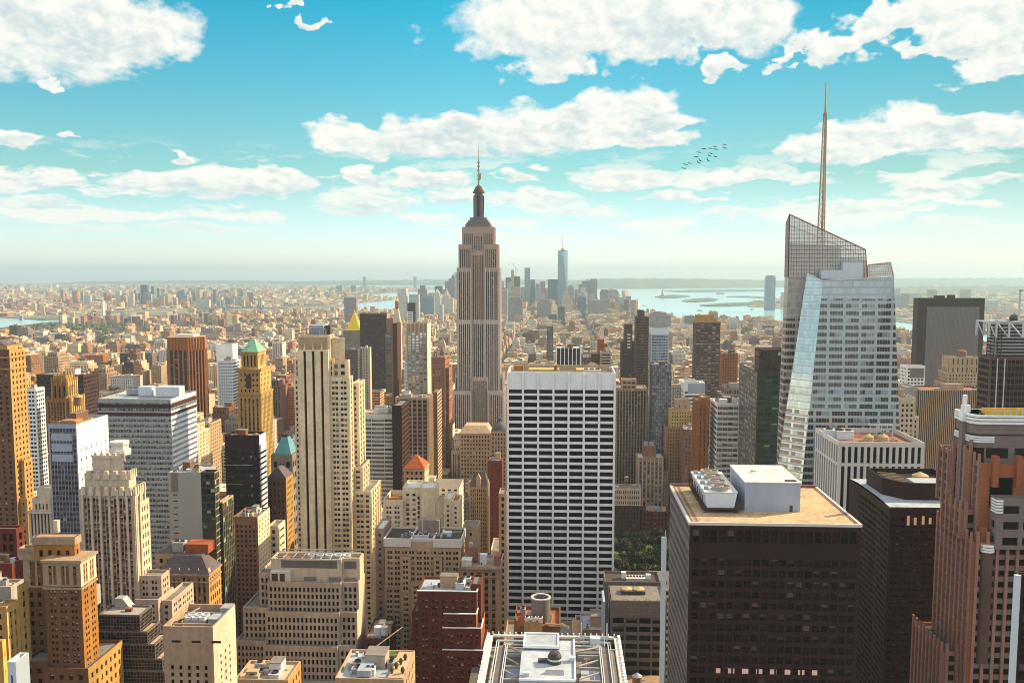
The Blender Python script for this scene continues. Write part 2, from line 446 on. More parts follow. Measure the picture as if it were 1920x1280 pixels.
class B:
    """one building: an Empty at its front left corner, parts collected in local metres (x right, y away, z up)"""
    def __init__(s, name, label, cat, u0, u1, vt, Y, short=None, group=None, rot=0.0, seen=None):
        s.name, s.label, s.cat, s.group = name, label, cat, group
        s.Y, s.vt, s.u0 = Y, vt, u0
        tA, s.tz = ray(u0, vt)
        s.x0 = tA * Y
        s.rz = -GR + rot
        s.c, s.s = math.cos(s.rz), math.sin(s.rz)
        s.W = s.X(u1)
        s.parts = {}; s.pmats = {}; s.wins = []; s.extra = []
        s.ext = [1e9, -1e9, 1e9, -1e9, 0.0]
        s.short = short; s.seen = seen
        s.nwin = 0
        s.rnd = random.Random(hash((u0, u1, Y)) % 100000 if False else int(u0 * 7 + Y * 13 + vt))
    def X(s, u, v=None, y=0.0):
        """local x of photo column u (at row v) on the plane a distance y behind the front"""
        t = ray(u, s.vt if v is None else v)[0]
        # point = (x0 + x c - y s, Y + x s + y c); solve for x
        return (t * (s.Y + y * s.c) - s.x0 + y * s.s) / (s.c - t * s.s)
    def Z(s, v, x=0.0, y=0.0):
        return H + ray(s.u0, v)[1] * (s.Y + x * s.s + y * s.c)
    def D(s, u, x=None, v=None):
        """local y at which a line going straight back from (x, 0) reaches photo column u"""
        x = s.W if x is None else x
        t = ray(u, s.vt if v is None else v)[0]
        px, py = s.x0 + x * s.c, s.Y + x * s.s
        return (t * py - px) / (-s.s - t * s.c)
    def acc(s, part, mats):
        key = part
        if key not in s.parts: s.parts[key] = Acc(); s.pmats[key] = []
        out = []
        for m in (mats if isinstance(mats, (list, tuple)) else [mats]):
            if m not in s.pmats[key]: s.pmats[key].append(m)
            out.append(s.pmats[key].index(m))
        return s.parts[key], out
    def grow(s, x0, x1, y0, y1, z1):
        e = s.ext
        e[0] = min(e[0], x0); e[1] = max(e[1], x1); e[2] = min(e[2], y0); e[3] = max(e[3], y1); e[4] = max(e[4], z1)
    # -- a facade panel with real openings
    def facade(s, px, py, dx, dy, W, z0, z1, st, part='wall'):
        if W < 0.3 or z1 - z0 < 0.3: return
        a, (mw, msp) = s.acc(part, [st['wall'], st['spand']])
        nx, ny = dy, -dx
        def pos(sx, d, z):
            return np.stack([px + sx * dx - d * nx, py + sx * dy - d * ny, z + 0 * sx], -1)
        e = min(st['edge'], W * 0.2); Wi = W - 2 * e
        n = max(1, int(round(Wi / st['bay']))) if st['glass'] else 0
        hh = z1 - z0 - st['base'] - st['top']
        m = int(hh / st['fl']) if st['glass'] else 0
        if n == 0 or m <= 0:
            a.quads([[(px, py, z0), (px + W * dx, py + W * dy, z0), (px + W * dx, py + W * dy, z1), (px, py, z1)]], mw, [[(0, z0), (W, z0), (W, z1), (0, z1)]])
            return
        bay = Wi / n; fl = hh / m
        l = e + bay * np.arange(n) + bay * (1 - st['ww']) / 2; r = l + bay * st['ww']
        if st.get('pair'):                        # windows in close pairs
            sh = bay * (1 - st['ww']) * 0.28
            l[0::2] += sh; r[0::2] += sh; l[1::2] -= sh; r[1::2] -= sh
            if n % 2: l[-1] -= sh; r[-1] -= sh
        b = z0 + st['base'] + fl * np.arange(m) + fl * st['sill']; t = b + fl * st['wh']
        xb = np.empty(2 * n + 2); xb[0] = 0; xb[-1] = W; xb[1:-1:2] = l; xb[2:-1:2] = r
        zb = np.empty(2 * m + 2); zb[0] = z0; zb[-1] = z1; zb[1:-1:2] = b; zb[2:-1:2] = t
        I, J = np.meshgrid(np.arange(2 * n + 1), np.arange(2 * m + 1), indexing='ij')
        I, J = I.ravel(), J.ravel()
        hole = (I % 2 == 1) & (J % 2 == 1)
        sk = st.get('skip', 0.0)
        i, j = I[~hole], J[~hole]
        X0, X1, Z0, Z1 = xb[i], xb[i + 1], zb[j], zb[j + 1]
        mi = np.where((i % 2 == 1) & (j > 0) & (j < 2 * m), msp, mw)
        rs = st.get('srec', 0.0)
        dd = np.where((i % 2 == 1) & (j > 0) & (j < 2 * m), rs, 0.0)
        a.quads(np.stack([pos(X0, dd, Z0), pos(X1, dd, Z0), pos(X1, dd, Z1), pos(X0, dd, Z1)], 1), mi, np.stack([np.stack([X0, Z0], -1), np.stack([X1, Z0], -1), np.stack([X1, Z1], -1), np.stack([X0, Z1], -1)], 1))
        i, j = I[hole], J[hole]
        L, Rr, Bt, T = xb[i], xb[i + 1], zb[j], zb[j + 1]
        d = st['rec'] + 0 * L; o = rs + 0 * L
        if st['rec'] > 0:
            if rs <= 0:
                a.quads(np.stack([pos(L, o, Bt), pos(Rr, o, Bt), pos(Rr, d, Bt), pos(L, d, Bt)], 1), mw)
                a.quads(np.stack([pos(L, d, T), pos(Rr, d, T), pos(Rr, o, T), pos(L, o, T)], 1), mw)
            zl = Bt if rs <= 0 else np.where(j > 1, zb[j - 1], Bt); zt = T
            z_ = 0 * L
            a.quads(np.stack([pos(L, z_, zl), pos(L, d, zl), pos(L, d, zt), pos(L, z_, zt)], 1), mw)
            a.quads(np.stack([pos(Rr, d, zl), pos(Rr, z_, zl), pos(Rr, z_, zt), pos(Rr, d, zt)], 1), mw)
        G = np.stack([pos(L, d, Bt), pos(Rr, d, Bt), pos(Rr, d, T), pos(L, d, T)], 1)
        s.wins.append((G, (nx, ny), st['glass']))
        pr = st.get('pier')
        if pr:                                    # (every, width, proud)
            pa, (mp,) = s.acc(part, [st.get('pm', st['wall'])])
            for k in range(0, n + 1, pr[0]):
                c = e + bay * k
                lo, hi = c - pr[1] / 2, c + pr[1] / 2
                ztop = z1 + st.get('pup', 0.0)
                P = [(px + q * dx - f * nx, py + q * dy - f * ny) for q, f in ((lo, -pr[2]), (hi, -pr[2]), (hi, 0.0), (lo, 0.0))]
                pa.prism(P, z0, ztop, mp, bottom=False)
    def block(s, x0, x1, y0, y1, z0, z1, st, we=None, roof=None, par=1.0, sides='NEWS', part='wall', parm=None, noroof=False):
        """walls on four sides and a roof behind a parapet; `we` is the style of the east and west sides"""
        we = we or st  # west style is often a sunlit copy of the north wall's colour
        s.grow(x0, x1, y0, y1, z1)
        plain = dict(st); plain['glass'] = None
        if 'N' in sides: s.facade(x0, y0, 1, 0, x1 - x0, z0, z1, st, part)
        if 'W' in sides: s.facade(x1, y0, 0, 1, y1 - y0, z0, z1, we, part)
        if 'E' in sides: s.facade(x0, y1, 0, -1, y1 - y0, z0, z1, we, part)
        s.facade(x1, y1, -1, 0, x1 - x0, z0, z1, plain, part)
        if noroof: return
        a, (mr, mp) = s.acc('roof#%d' % len(s.parts), [roof or M['roof_grey'], parm or st['wall']])
        t = 0.5; zi = z1 - par
        a.quads([[(x0 + t, y0 + t, zi), (x1 - t, y0 + t, zi), (x1 - t, y1 - t, zi), (x0 + t, y1 - t, zi)]], mr)
        o = [(x0, y0), (x1, y0), (x1, y1), (x0, y1)]; q = [(x0 + t, y0 + t), (x1 - t, y0 + t), (x1 - t, y1 - t), (x0 + t, y1 - t)]
        for k in range(4):
            A, B_, C, D_ = o[k], o[(k + 1) % 4], q[(k + 1) % 4], q[k]
            a.quads([[(A[0], A[1], z1), (B_[0], B_[1], z1), (C[0], C[1], z1), (D_[0], D_[1], z1)],
                     [(D_[0], D_[1], z1), (C[0], C[1], z1), (C[0], C[1], zi), (D_[0], D_[1], zi)]], mp)
    def cornice(s, x0, x1, y0, y1, z, h, out, m):
        a, (mi,) = s.acc('cornice#%d' % len(s.parts), [m])
        a.box(x0 - out, x1 + out, y0 - out, y1 + out, z - h, z, mi)
    def sub(s, name, fn, mats, label=None, child=None):
        """one extra part as its own object: fn(acc, idx) fills it; child = [(name, fn, mats)] hang below it"""
        a = Acc(); fn(a); s.extra.append((name, a, mats if isinstance(mats, (list, tuple)) else [mats], label, child or []))
    def unit(s, x, y, z, w_, d, h, m=None, fans=0, name='rooftop_unit', m2=None):
        m = m or M['white_metal']
        def f(a):
            a.box(x, x + w_, y, y + d, z - 0.2, z + h)
            a.box(x - 0.12, x + w_ + 0.12, y - 0.12, y + d + 0.12, z + h, z + h + 0.18)
        ch = []
        if fans:
            def g(a):
                along = w_ >= d
                for k in range(fans):
                    cx = x + (w_ * (k + 0.5) / fans if along else w_ / 2); cy = y + (d / 2 if along else d * (k + 0.5) / fans)
                    r = min(w_, d) * 0.36 if fans == 1 else min(min(w_, d), max(w_, d) / fans) * 0.40
                    a.lathe(cx, cy, [(r, z + h + 0.18), (r, z + h + 0.75), (r * 0.85, z + h + 0.75), (r * 0.85, z + h + 0.3), (0.0, z + h + 0.3)], 12)
            ch.append(('fan', g, [m2 or M['dark_metal']]))
        s.sub(name, f, [m], child=ch)
    def tank(s, x, y, z, r=2.2, h=4.2, leg=3.0, m=None, roofm=None):
        m = m or M['tank_wood']
        def f(a):
            a.lathe(x, y, [(0.0, z + leg), (r, z + leg), (r * 0.96, z + leg + h), (0.0, z + leg + h)], 14)
            for k in range(4):
                c, sn = math.cos(math.pi / 4 + k * math.pi / 2) * r * 0.75, math.sin(math.pi / 4 + k * math.pi / 2) * r * 0.75
                a.tube((x + c, y + sn, z - 0.3), (x + c, y + sn, z + leg), 0.16, 4)
        def g(a): a.lathe(x, y, [(r * 1.08, z + leg + h), (0.0, z + leg + h + r * 0.75)], 14)
        s.sub('water_tank', f, [m], child=[('conical_lid', g, [roofm or M['tank_lid']])])
    def clutter(s, x0, x1, y0, y1, z, n=5, tank=0.3, pent=True):
        """plant rooms, units, ducts and a tank on a flat roof"""
        rd = s.rnd; w_, d = x1 - x0, y1 - y0
        if w_ < 5 or d < 5: return
        if pent:
            pw, pd, ph = w_ * rd.uniform(.22, .42), d * rd.uniform(.25, .45), rd.uniform(3, 5.5)
            px, py = x0 + rd.uniform(.1, .55) * w_, y0 + rd.uniform(.3, .5) * d
            mm = rd.choice([M['brick_brown'], M['stone_tan'], M['roof_white'], M['concrete']])
            s.sub('penthouse', lambda a: (a.box(px, px + pw, py, py + pd, z - 0.3, z + ph, 0), a.box(px - .15, px + pw + .15, py - .15, py + pd + .15, z + ph, z + ph + .3, 1)), [mm, M['roof_grey']])
            if rd.random() < tank: s.tank(px + pw / 2, py + pd / 2, z + ph + .3, rd.uniform(1.6, 2.4))
        def vents(a):
            for k in range(n + 1):
                q = rd.uniform(.4, 1.3); vx, vy = x0 + rd.uniform(.06, .9) * w_, y0 + rd.uniform(.06, .9) * d
                a.box(vx, vx + q, vy, vy + q * rd.uniform(.8, 2.2), z - 0.1, z + rd.uniform(.5, 1.4))
        for k in range(n):
            q = rd.uniform(1.6, min(5.0, w_ * .3)); e = rd.uniform(1.6, min(4.0, d * .3)); hh = rd.uniform(1.0, 2.4)
            ux, uy = x0 + rd.uniform(.04, .95) * (w_ - q), y0 + rd.uniform(.04, .95) * (d - e)
            s.unit(ux, uy, z, q, e, hh, rd.choice([M['white_metal'], M['grey_metal'], M['concrete'], M['tan_metal']]), fans=rd.choice([0, 0, 1, 2]))
        s.sub('roof_vent', vents, [M['grey_metal']])
    def build(s):
        root = bpy.data.objects.new(s.name, None); col.objects.link(root)
        root.empty_display_size = 5
        root.location = (s.x0, s.Y, 0.0); root.rotation_euler = (0, 0, s.rz)
        tag(root, s.label, s.cat, s.group)
        for part, a in s.parts.items():
            pn = part.split('#')[0]
            if a.q: link(pn, a.mesh(pn, s.pmats[part]), root)
        # windows: the ones that show largest become parts of their own, the rest one glazing mesh
        if s.wins:
            cand = []
            for gi, (G, n, m) in enumerate(s.wins):
                c = G.mean(1)
                wx = s.x0 + c[:, 0] * s.c - c[:, 1] * s.s; wy = s.Y + c[:, 0] * s.s + c[:, 1] * s.c
                nw = (n[0] * s.c - n[1] * s.s, n[0] * s.s + n[1] * s.c)
                view = -(wx * nw[0] + wy * nw[1]) / np.hypot(wx, wy)
                area = np.linalg.norm(G[:, 1] - G[:, 0], axis=1) * np.linalg.norm(G[:, 3] - G[:, 0], axis=1) * view * (F / wy) ** 2
                zrow = (H - c[:, 2]) / wy
                us = U0 + F * wx / wy
                good = (us > 5) & (us < 1915)
                sc = np.where(good & (view > 0), area, 0)
                for k in np.argsort(-(sc - zrow * 0.001 * sc.max() if len(sc) else sc))[:s.nwin * 3]:
                    if sc[k] > 9: cand.append((sc[k] * (1.0 if zrow[k] < 0.45 else 0.4), -zrow[k], gi, int(k)))
            cand.sort(key=lambda q: (-round(q[0], 1), -q[1]))
            pick = {(g, k) for _, _, g, k in cand[:s.nwin]}
            for gi, (G, n, m) in enumerate(s.wins):
                keep = np.array([(gi, k) not in pick for k in range(len(G))])
                for k in range(len(G)):
                    if keep[k]: continue
                    g = G[k]; o = g[0]
                    w_ = float(np.linalg.norm(g[1] - g[0])); h = float(g[3][2] - g[0][2])
                    key = (round(w_, 2), round(h, 2), n, m.name)
                    if key not in WMESH:
                        a = Acc(); dxy = (-n[1], n[0]); w2, h2 = key[0], key[1]
                        a.quads([[(0, 0, 0), (w2 * dxy[0], w2 * dxy[1], 0), (w2 * dxy[0], w2 * dxy[1], h2), (0, 0, h2)]], 0, [[(0, 0), (1, 0), (1, 1), (0, 1)]])
                        WMESH[key] = a.mesh('window', [m], weld=False)
                    link('window', WMESH[key], root, tuple(float(q) for q in o))
                s.wins[gi] = (G[keep], n, m)
            a = Acc(); ms = []
            for G, n, m in s.wins:
                if len(G) == 0: continue
                if m not in ms: ms.append(m)
                a.quads(G, ms.index(m), np.tile(np.array([[(0, 0), (1, 0), (1, 1), (0, 1)]], dtype=np.float32), (len(G), 1, 1)))
            if a.q:
                g = link('glazing', a.mesh('glazing', ms, weld=False), root); g['kind'] = 'stuff'
        for name, a, mats, label, ch in s.extra:
            if not a.q: continue
            if name in SPLIT or (name == 'roof_vent' and s.Y < 700):
                for piece in islands(a): o = link(name, piece.mesh(name, mats), root)
            else: o = link(name, a.mesh(name, mats), root)
            if label: o['label'] = label
            for cn, cf, cm in ch:
                ca = Acc(); cf(ca)
                for piece in (islands(ca) if cn in SPLIT else [ca] if ca.q else []): link(cn, piece.mesh(cn, cm), o)
        # footprint on the street grid and a phrase to point at it
        x0, x1, y0, y1, zt = s.ext
        cs = [to_grid(s.x0 + x * s.c - y * s.s, s.Y + x * s.s + y * s.c) for x in (x0, x1) for y in (y0, y1)]
        FOOT.append((min(c[0] for c in cs), max(c[0] for c in cs), min(c[1] for c in cs), max(c[1] for c in cs), zt, s.seen))
        if s.short:
            v = (s.vt + (s.seen or s.vt + 60)) / 2
            SHORT.append((s.u0 + (U0 + F * ((s.x0 + s.W) / s.Y) - s.u0) / 2, v, s.Y, s.short))
        return root


# ---------------------------------------------------------------- palette
M = {}
def pal():
    for k, c, kw in [
        ('roof_grey', (0.20, 0.185, 0.18), dict(rough=.9)), ('roof_dark', (0.075, 0.06, 0.055), dict(rough=.9)), ('roof_white', (0.62, 0.64, 0.64), dict(rough=.8)),
        ('roof_blue', (0.36, 0.42, 0.50), dict(rough=.7)), ('roof_tan', (0.48, 0.36, 0.25), dict(rough=.95)), ('roof_red', (0.30, 0.085, 0.04), dict(rough=.8)),
        ('roof_gravel', (0.45, 0.34, 0.215), dict(rough=.95, fine=2.0, var=.55)), ('copper_green', (0.19, 0.43, 0.30), dict(rough=.7)), ('copper_blue', (0.12, 0.30, 0.36), dict(rough=.6)),
        ('tile_orange', (0.380, 0.100, 0.030), dict(rough=.8, course=.9)), ('gold_leaf', (0.90, 0.62, 0.02), dict(rough=.35, metal=.35, var=.08)), ('slate', (0.11, 0.09, 0.10), dict(rough=.7, course=1.0)),
        ('white_metal', (0.54, 0.60, 0.66), dict(rough=.5, spec=.4, var=.12)), ('grey_metal', (0.33, 0.34, 0.36), dict(rough=.5, spec=.4)), ('dark_metal', (0.06, 0.05, 0.05), dict(rough=.5, spec=.4)),
        ('tan_metal', (0.42, 0.33, 0.22), dict(rough=.6)), ('blue_metal', (0.34, 0.40, 0.52), dict(rough=.55, spec=.4, var=.10)), ('steel_beam', (0.36, 0.32, 0.30), dict(rough=.5, spec=.4)),
        ('tank_wood', (0.24, 0.14, 0.08), dict(rough=.9)), ('tank_lid', (0.50, 0.36, 0.20), dict(rough=.8)), ('concrete', (0.40, 0.36, 0.32), dict()),
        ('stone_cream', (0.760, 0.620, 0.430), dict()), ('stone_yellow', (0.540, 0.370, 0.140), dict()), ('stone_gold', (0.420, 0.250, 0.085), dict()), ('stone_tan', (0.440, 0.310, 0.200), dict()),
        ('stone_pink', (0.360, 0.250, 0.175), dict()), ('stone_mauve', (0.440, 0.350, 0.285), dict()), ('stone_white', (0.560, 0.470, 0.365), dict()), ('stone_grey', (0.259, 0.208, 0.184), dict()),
        ('limestone', (0.450, 0.335, 0.275), dict(var=.14)), ('limestone_light', (0.570, 0.490, 0.455), dict(var=.14)),
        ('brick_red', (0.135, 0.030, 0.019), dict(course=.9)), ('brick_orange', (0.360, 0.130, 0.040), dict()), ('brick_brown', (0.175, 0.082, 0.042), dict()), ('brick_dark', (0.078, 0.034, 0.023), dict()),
        ('brick_gold', (0.330, 0.150, 0.040), dict()), ('brick_tan', (0.340, 0.190, 0.095), dict()), ('brick_rose', (0.260, 0.125, 0.085), dict()), ('granite_orange', (0.330, 0.110, 0.050), dict(var=.16, course=1.4)),
        ('granite_rose', (0.320, 0.165, 0.130), dict(var=.16, course=1.4)), ('granite_grey', (0.200, 0.165, 0.165), dict(var=.12, course=1.4)),
        ('black_metal', (0.033, 0.013, 0.013), dict(rough=.55, spec=.15, var=.1)), ('bronze', (0.062, 0.026, 0.022), dict(rough=.55, spec=.2, var=.1)), ('bronze_mid', (0.11, 0.06, 0.052), dict(rough=.55, spec=.25)),
        ('white_panel', (0.84, 0.89, 0.92), dict(rough=.5, spec=.4, var=.12)), ('pale_panel', (0.62, 0.60, 0.58), dict(rough=.6, var=.1)), ('grey_panel', (0.34, 0.33, 0.32), dict(rough=.6, var=.08)),
        ('white_blue', (0.60, 0.68, 0.76), dict(rough=.45, spec=.4, var=.08)), ('spandrel_dark', (0.06, 0.04, 0.04), dict(rough=.5)), ('spandrel_brown', (0.13, 0.07, 0.055), dict(rough=.6)),
        ('spandrel_grey', (0.15, 0.125, 0.125), dict(rough=.6)), ('spandrel_rose', (0.22, 0.12, 0.10), dict(rough=.7)), ('soil', (0.10, 0.07, 0.045), dict()), ('lawn', (0.10, 0.14, 0.03), dict()),
        ('gilt', (0.75, 0.48, 0.06), dict(rough=.4, metal=.5)), ('aluminium', (0.50, 0.47, 0.46), dict(rough=.4, metal=.4)), ('asphalt', (0.05, 0.045, 0.043), dict(rough=.9)), ('rust', (0.25, 0.10, 0.04), dict()),
    ]:
        M[k] = wall(k, c, **kw)
    M['g'] = glass('pane')
    M['g_dark'] = glass('pane_dark', (0.012, 0.006, 0.006), blind=0.12, rough=.2, spec=.14)
    M['g_plain'] = glass('pane_plain', (0.014, 0.006, 0.006), blind=0.0, rough=.2, mid=False, spec=.03, frame=(.03, .018, .016))
    M['g_blind'] = glass('pane_blind', (0.03, 0.02, 0.016), blind=0.6, bc=(.50, .42, .34))
    M['g_sky'] = glass('pane_sky', (0.50, 0.60, 0.68), rough=.08, metal=.75, spec=.8, blind=.1, mid=False, frame=(.3, .3, .3), fw=.03)
    M['g_blue'] = glass('pane_blue', (0.12, 0.15, 0.22), rough=.1, metal=.35, spec=.7, blind=.12, mid=False)
    M['g_green'] = glass('pane_green', (0.020, 0.030, 0.022), rough=.12, metal=.1, spec=.5, blind=.08, mid=False, bc=(.2, .3, .2))
    M['g_black'] = glass('pane_black', (0.012, 0.006, 0.006), rough=.14, spec=.2, blind=.22, bc=(.085, .06, .06), frame=(.02, .015, .015))
    M['g_slate'] = glass('pane_slate', (0.045, 0.050, 0.072), rough=.1, metal=.2, spec=.5, blind=.10, bc=(.2, .2, .24), mid=False, frame=(.12, .12, .15), fw=.04)
    M['g_grey'] = glass('pane_grey', (0.11, 0.10, 0.10), rough=.2, metal=.2, spec=.5, blind=.5, bc=(.35, .33, .31), mid=False)
pal()
# ---------------------------------------------------------------- ground, water, far shores
def ground_at(u, v, z=0.0):
    tx, tz = ray(u, v); Y = (z - H) / tz
    return (tx * Y, Y)


def slab(name, pts, z0, z1, mat):
    """flat sheet of land over a polygon with a bank down to the water"""
    import bmesh
    bm = bmesh.new()
    top = [bm.verts.new((p[0], p[1], z1)) for p in pts]; low = [bm.verts.new((p[0], p[1], z0)) for p in pts]
    f = bm.faces.new(top)
    n = len(pts)
    for k in range(n): bm.faces.new((top[k], low[k], low[(k + 1) % n], top[(k + 1) % n]))
    bmesh.ops.recalc_face_normals(bm, faces=bm.faces[:])
    bmesh.ops.triangulate(bm, faces=[f])
    me = bpy.data.meshes.new(name); bm.to_mesh(me); bm.free(); me.materials.append(mat)
    return tag(link(name, me), kind='structure')


def landmat(name, c1, c2, scale):
    m, t, b = principled(name, c1, .95, 0, .1)
    p = t.node('ShaderNodeNewGeometry').outputs['Position']
    n = t.noise(p, scale, 6.0, .65)
    t.put(b.inputs['Base Color'], t.mix(t.map(n, .38, .62, smooth=True), rgb(c1), rgb(c2)))
    return m
wm, wt, wb = principled('water_surface', (0.30, 0.42, 0.46), .18, 0, .5)
pw = wt.node('ShaderNodeNewGeometry').outputs['Position']
bn = wt.node('ShaderNodeBump'); bn.inputs['Strength'].default_value = .25; bn.inputs['Distance'].default_value = 1.0
wt.put(bn.inputs['Height'], wt.noise(pw, .02, 6.0, .6)); wt.l.new(bn.outputs[0], wb.inputs['Normal'])
wt.put(wb.inputs['Base Color'], wt.mix(wt.noise(wt.vec('MULTIPLY', pw, (.3, 1, 1)), .0012, 4.0), rgb((.26, .50, .66)), rgb((.40, .62, .74))))
a = Acc(); a.quads([[(-15800, -2400, -4), (15800, -2400, -4), (15800, 24000, -4), (-15800, 24000, -4)]])
tag(link('water', a.mesh('water', [wm])), kind='structure')
m_city = landmat('city_ground', (.055, .045, .042), (.16, .12, .09), .012)
m_far = landmat('far_land', (.10, .12, .08), (.30, .27, .22), .0022)
m_hill = landmat('wooded_land', (.07, .11, .09), (.14, .15, .11), .003)
g = ground_at
slab('ground', [(-3200, -900), (2600, -900), (1500, 300), (1330, 2000), g(1700, 629), g(1480, 607), g(1400, 604), g(1300, 598), g(1245, 596), g(1210, 588), g(1190, 583), g(1100, 579), g(850, 580), g(745, 583), g(600, 588), g(480, 590), g(300, 594), g(200, 598), g(90, 604), g(0, 614), (-2600, 3300)], -6, 0, m_city)
slab('far_shore', [g(-500, 600), g(0, 594), g(88, 599.5), g(200, 595.5), g(300, 591.5), g(480, 587.5), g(590, 583), g(662, 570), g(700, 565), g(741, 561), g(738, 556), g(700, 556), g(690, 552), g(752, 548), g(800, 543), g(835, 540.5), g(800, 537.5), g(683, 537.2), g(600, 533), g(300, 531), (-12000, 22500), (-15700, 22000), (-15700, 5500)], -6, 0, m_far)
slab('west_shore', [g(1400, 574), g(1440, 576), g(1480, 579), g(1700, 604), g(2100, 660), g(3200, 700), (15700, 6000), (15700, 22500), g(1900, 530.5), g(1660, 532), g(1640, 545), g(1560, 551), g(1430, 566)], -6, 0, m_far)
# wooded ridges across the bay
def ridge(name, pts, depth, mat, seed):
    """pts: (u, v of the crest, distance); a rounded ridge whose foot is at the water"""
    rd = random.Random(seed)
    import bmesh
    bm = bmesh.new(); rows = []
    N = 90
    us = [p[0] for p in pts]
    for k in range(N + 1):
        u = us[0] + (us[-1] - us[0]) * k / N
        v = float(np.interp(u, us, [p[1] for p in pts])); Y = float(np.interp(u, us, [p[2] for p in pts]))
        tx, tz = ray(u, v); zc = max(2.0, H + tz * Y) * (1 + .05 * math.sin(k * 1.7 + seed) + rd.uniform(-.03, .03))
        row = []
        for j in range(9):
            s_ = j / 8; yy = Y + (s_ - .45) * depth
            zz = -5 + (zc + 5) * math.sin(math.pi * min(1, max(0, s_))) ** .8
            row.append(bm.verts.new((tx * Y * (yy / Y), yy, zz)))
        rows.append(row)
    for k in range(N):
        for j in range(8): bm.faces.new((rows[k][j], rows[k + 1][j], rows[k + 1][j + 1], rows[k][j + 1]))
    bmesh.ops.recalc_face_normals(bm, faces=bm.faces[:])
    me = bpy.data.meshes.new(name); bm.to_mesh(me); bm.free(); me.materials.append(mat)
    for p in me.polygons: p.use_smooth = True
    return tag(link(name, me), kind='structure')
ridge('hills', [(1050, 531, 17500), (1085, 526, 17500), (1125, 522.5, 17500), (1200, 521.8, 17500), (1300, 522.5, 18000), (1400, 524, 18500), (1490, 526, 19000), (1700, 529, 20000), (2100, 530, 20000)], 5500, m_hill, 1)
ridge('hills', [(560, 527.2, 21500), (700, 525.2, 21000), (860, 524.0, 21000), (980, 524, 21000), (1100, 525, 21000)], 3600, m_hill, 2)
ridge('hills', [(100, 531, 22500), (170, 527.2, 22500), (300, 526.2, 22500), (420, 525.8, 22500), (600, 527.5, 22500)], 2400, m_hill, 3)
ridge('hills', [(1560, 524, 22000), (1700, 521.5, 22000), (1850, 521, 22000), (2150, 521, 22000)], 3000, m_hill, 4)
ridge('hills', [(1660, 541, 11500), (1720, 536, 12500), (1850, 537, 12500), (1950, 536, 12500), (2150, 536, 12000)], 2200, m_hill, 5)
# low islands in the bay
def island(pts, z=3.0):
    slab('island', [g(u, v) for u, v in pts], -6, z, m_hill)
island([(1228, 556.5), (1240, 554.2), (1262, 552.8), (1288, 554.2), (1294, 556), (1270, 558.2), (1240, 558.4)])
island([(1279, 563.5), (1300, 560), (1330, 558.5), (1346, 561), (1340, 564), (1310, 565.8), (1286, 565.4)])
island([(1312, 572), (1350, 569), (1400, 567), (1436, 563.5), (1440, 567), (1420, 571), (1370, 573.4), (1330, 573.6)])
island([(1362, 556), (1400, 555), (1440, 557.5), (1440, 559), (1400, 557)])
island([(1245, 545.5), (1300, 543.5), (1370, 543), (1440, 543.2), (1440, 545.8), (1340, 546.8), (1270, 547)])
def proj(x, y, z):
    """world point -> photo pixel"""
    dz = z - H
    f = y * CP - dz * SP; up = y * SP + dz * CP
    return U0 + F * x / f, VC - F * up / f


def at(b, u, v, z):
    """photo pixel on a level plane at height z -> local x, y of building b"""
    tx, tz = ray(u, v); Y = (z - H) / tz; dx, dy = tx * Y - b.x0, Y - b.Y
    return dx * b.c + dy * b.s, -dx * b.s + dy * b.c


def rect(b, u0, v0, u1, v1, z):
    """far left and near right pixel of a roof item -> x0, x1, y0, y1 on the plane z"""
    xa, ya = at(b, u0, v0, z); xb, yb = at(b, u1, v1, z)
    return min(xa, xb), max(xa, xb), min(ya, yb), max(ya, yb)


def pyramid(b, x0, x1, y0, y1, z0, z1, m, name='pyramid_roof', flat=0.0, child=None, hip=0.0):
    cx, cy = (x0 + x1) / 2, (y0 + y1) / 2; hw, hd = (x1 - x0) / 2 * flat, (y1 - y0) / 2 * flat
    hw += hip
    def f(a): a.prism([(x0, y0), (x1, y0), (x1, y1), (x0, y1)], z0, z1, 0, ring2=[(cx - hw, cy - hd), (cx + hw, cy - hd), (cx + hw, cy + hd), (cx - hw, cy + hd)])
    b.sub(name, f, [m], child=child)


G_, GD, GP, GB, GK = M['g'], M['g_dark'], M['g_plain'], M['g_blind'], M['g_black']
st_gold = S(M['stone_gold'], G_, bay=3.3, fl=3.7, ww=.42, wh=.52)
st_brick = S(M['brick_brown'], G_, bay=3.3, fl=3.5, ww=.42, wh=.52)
st_cream = S(M['stone_cream'], G_, bay=3.4, fl=3.7, ww=.46, wh=.55)
st_red = S(M['brick_red'], GB, bay=3.2, fl=3.5, ww=.45, wh=.5)
st_tan = S(M['stone_tan'], G_, bay=3.2, fl=3.6, ww=.46, wh=.55)

# ================================================================ the tall stepped tower in the middle
b = B('skyscraper', 'tallest stepped stone skyscraper with a mast and needle antenna, in the middle', 'skyscraper', 857, 936, 502, 1270, short='the stepped tower with the needle antenna', seen=795)
x, Z = b.X, b.Z
sv = S(M['limestone'], GD, M['spandrel_brown'], bay=2.75, fl=3.75, ww=.6, wh=.62, srec=.45, rec=.5, edge=1.6, top=5, pier=(2, 1.5, .6), pm=M['limestone_light'])
sl = dict(sv); sl['pm'] = M['limestone_light']; sl['wall'] = M['limestone_light']
su = dict(sv); su['pm'] = M['limestone']; su['top'] = 6; su['ww'] = .5; su['pier'] = (2, 1.3, .35)
sc_ = dict(su); sc_['edge'] = 1.0
for (ua, ub) in ((857, 884), (908, 936)):
    b.block(x(ua), x(ub), 0, 42, 0, Z(600), sl, sv, noroof=True)
    b.block(x(ua), x(ub), 0, 42, Z(600), Z(502), sv)
b.block(x(884) + .02, x(908) - .02, 3.2, 39, 0, Z(600), dict(sl, pm=M['limestone']), noroof=True)
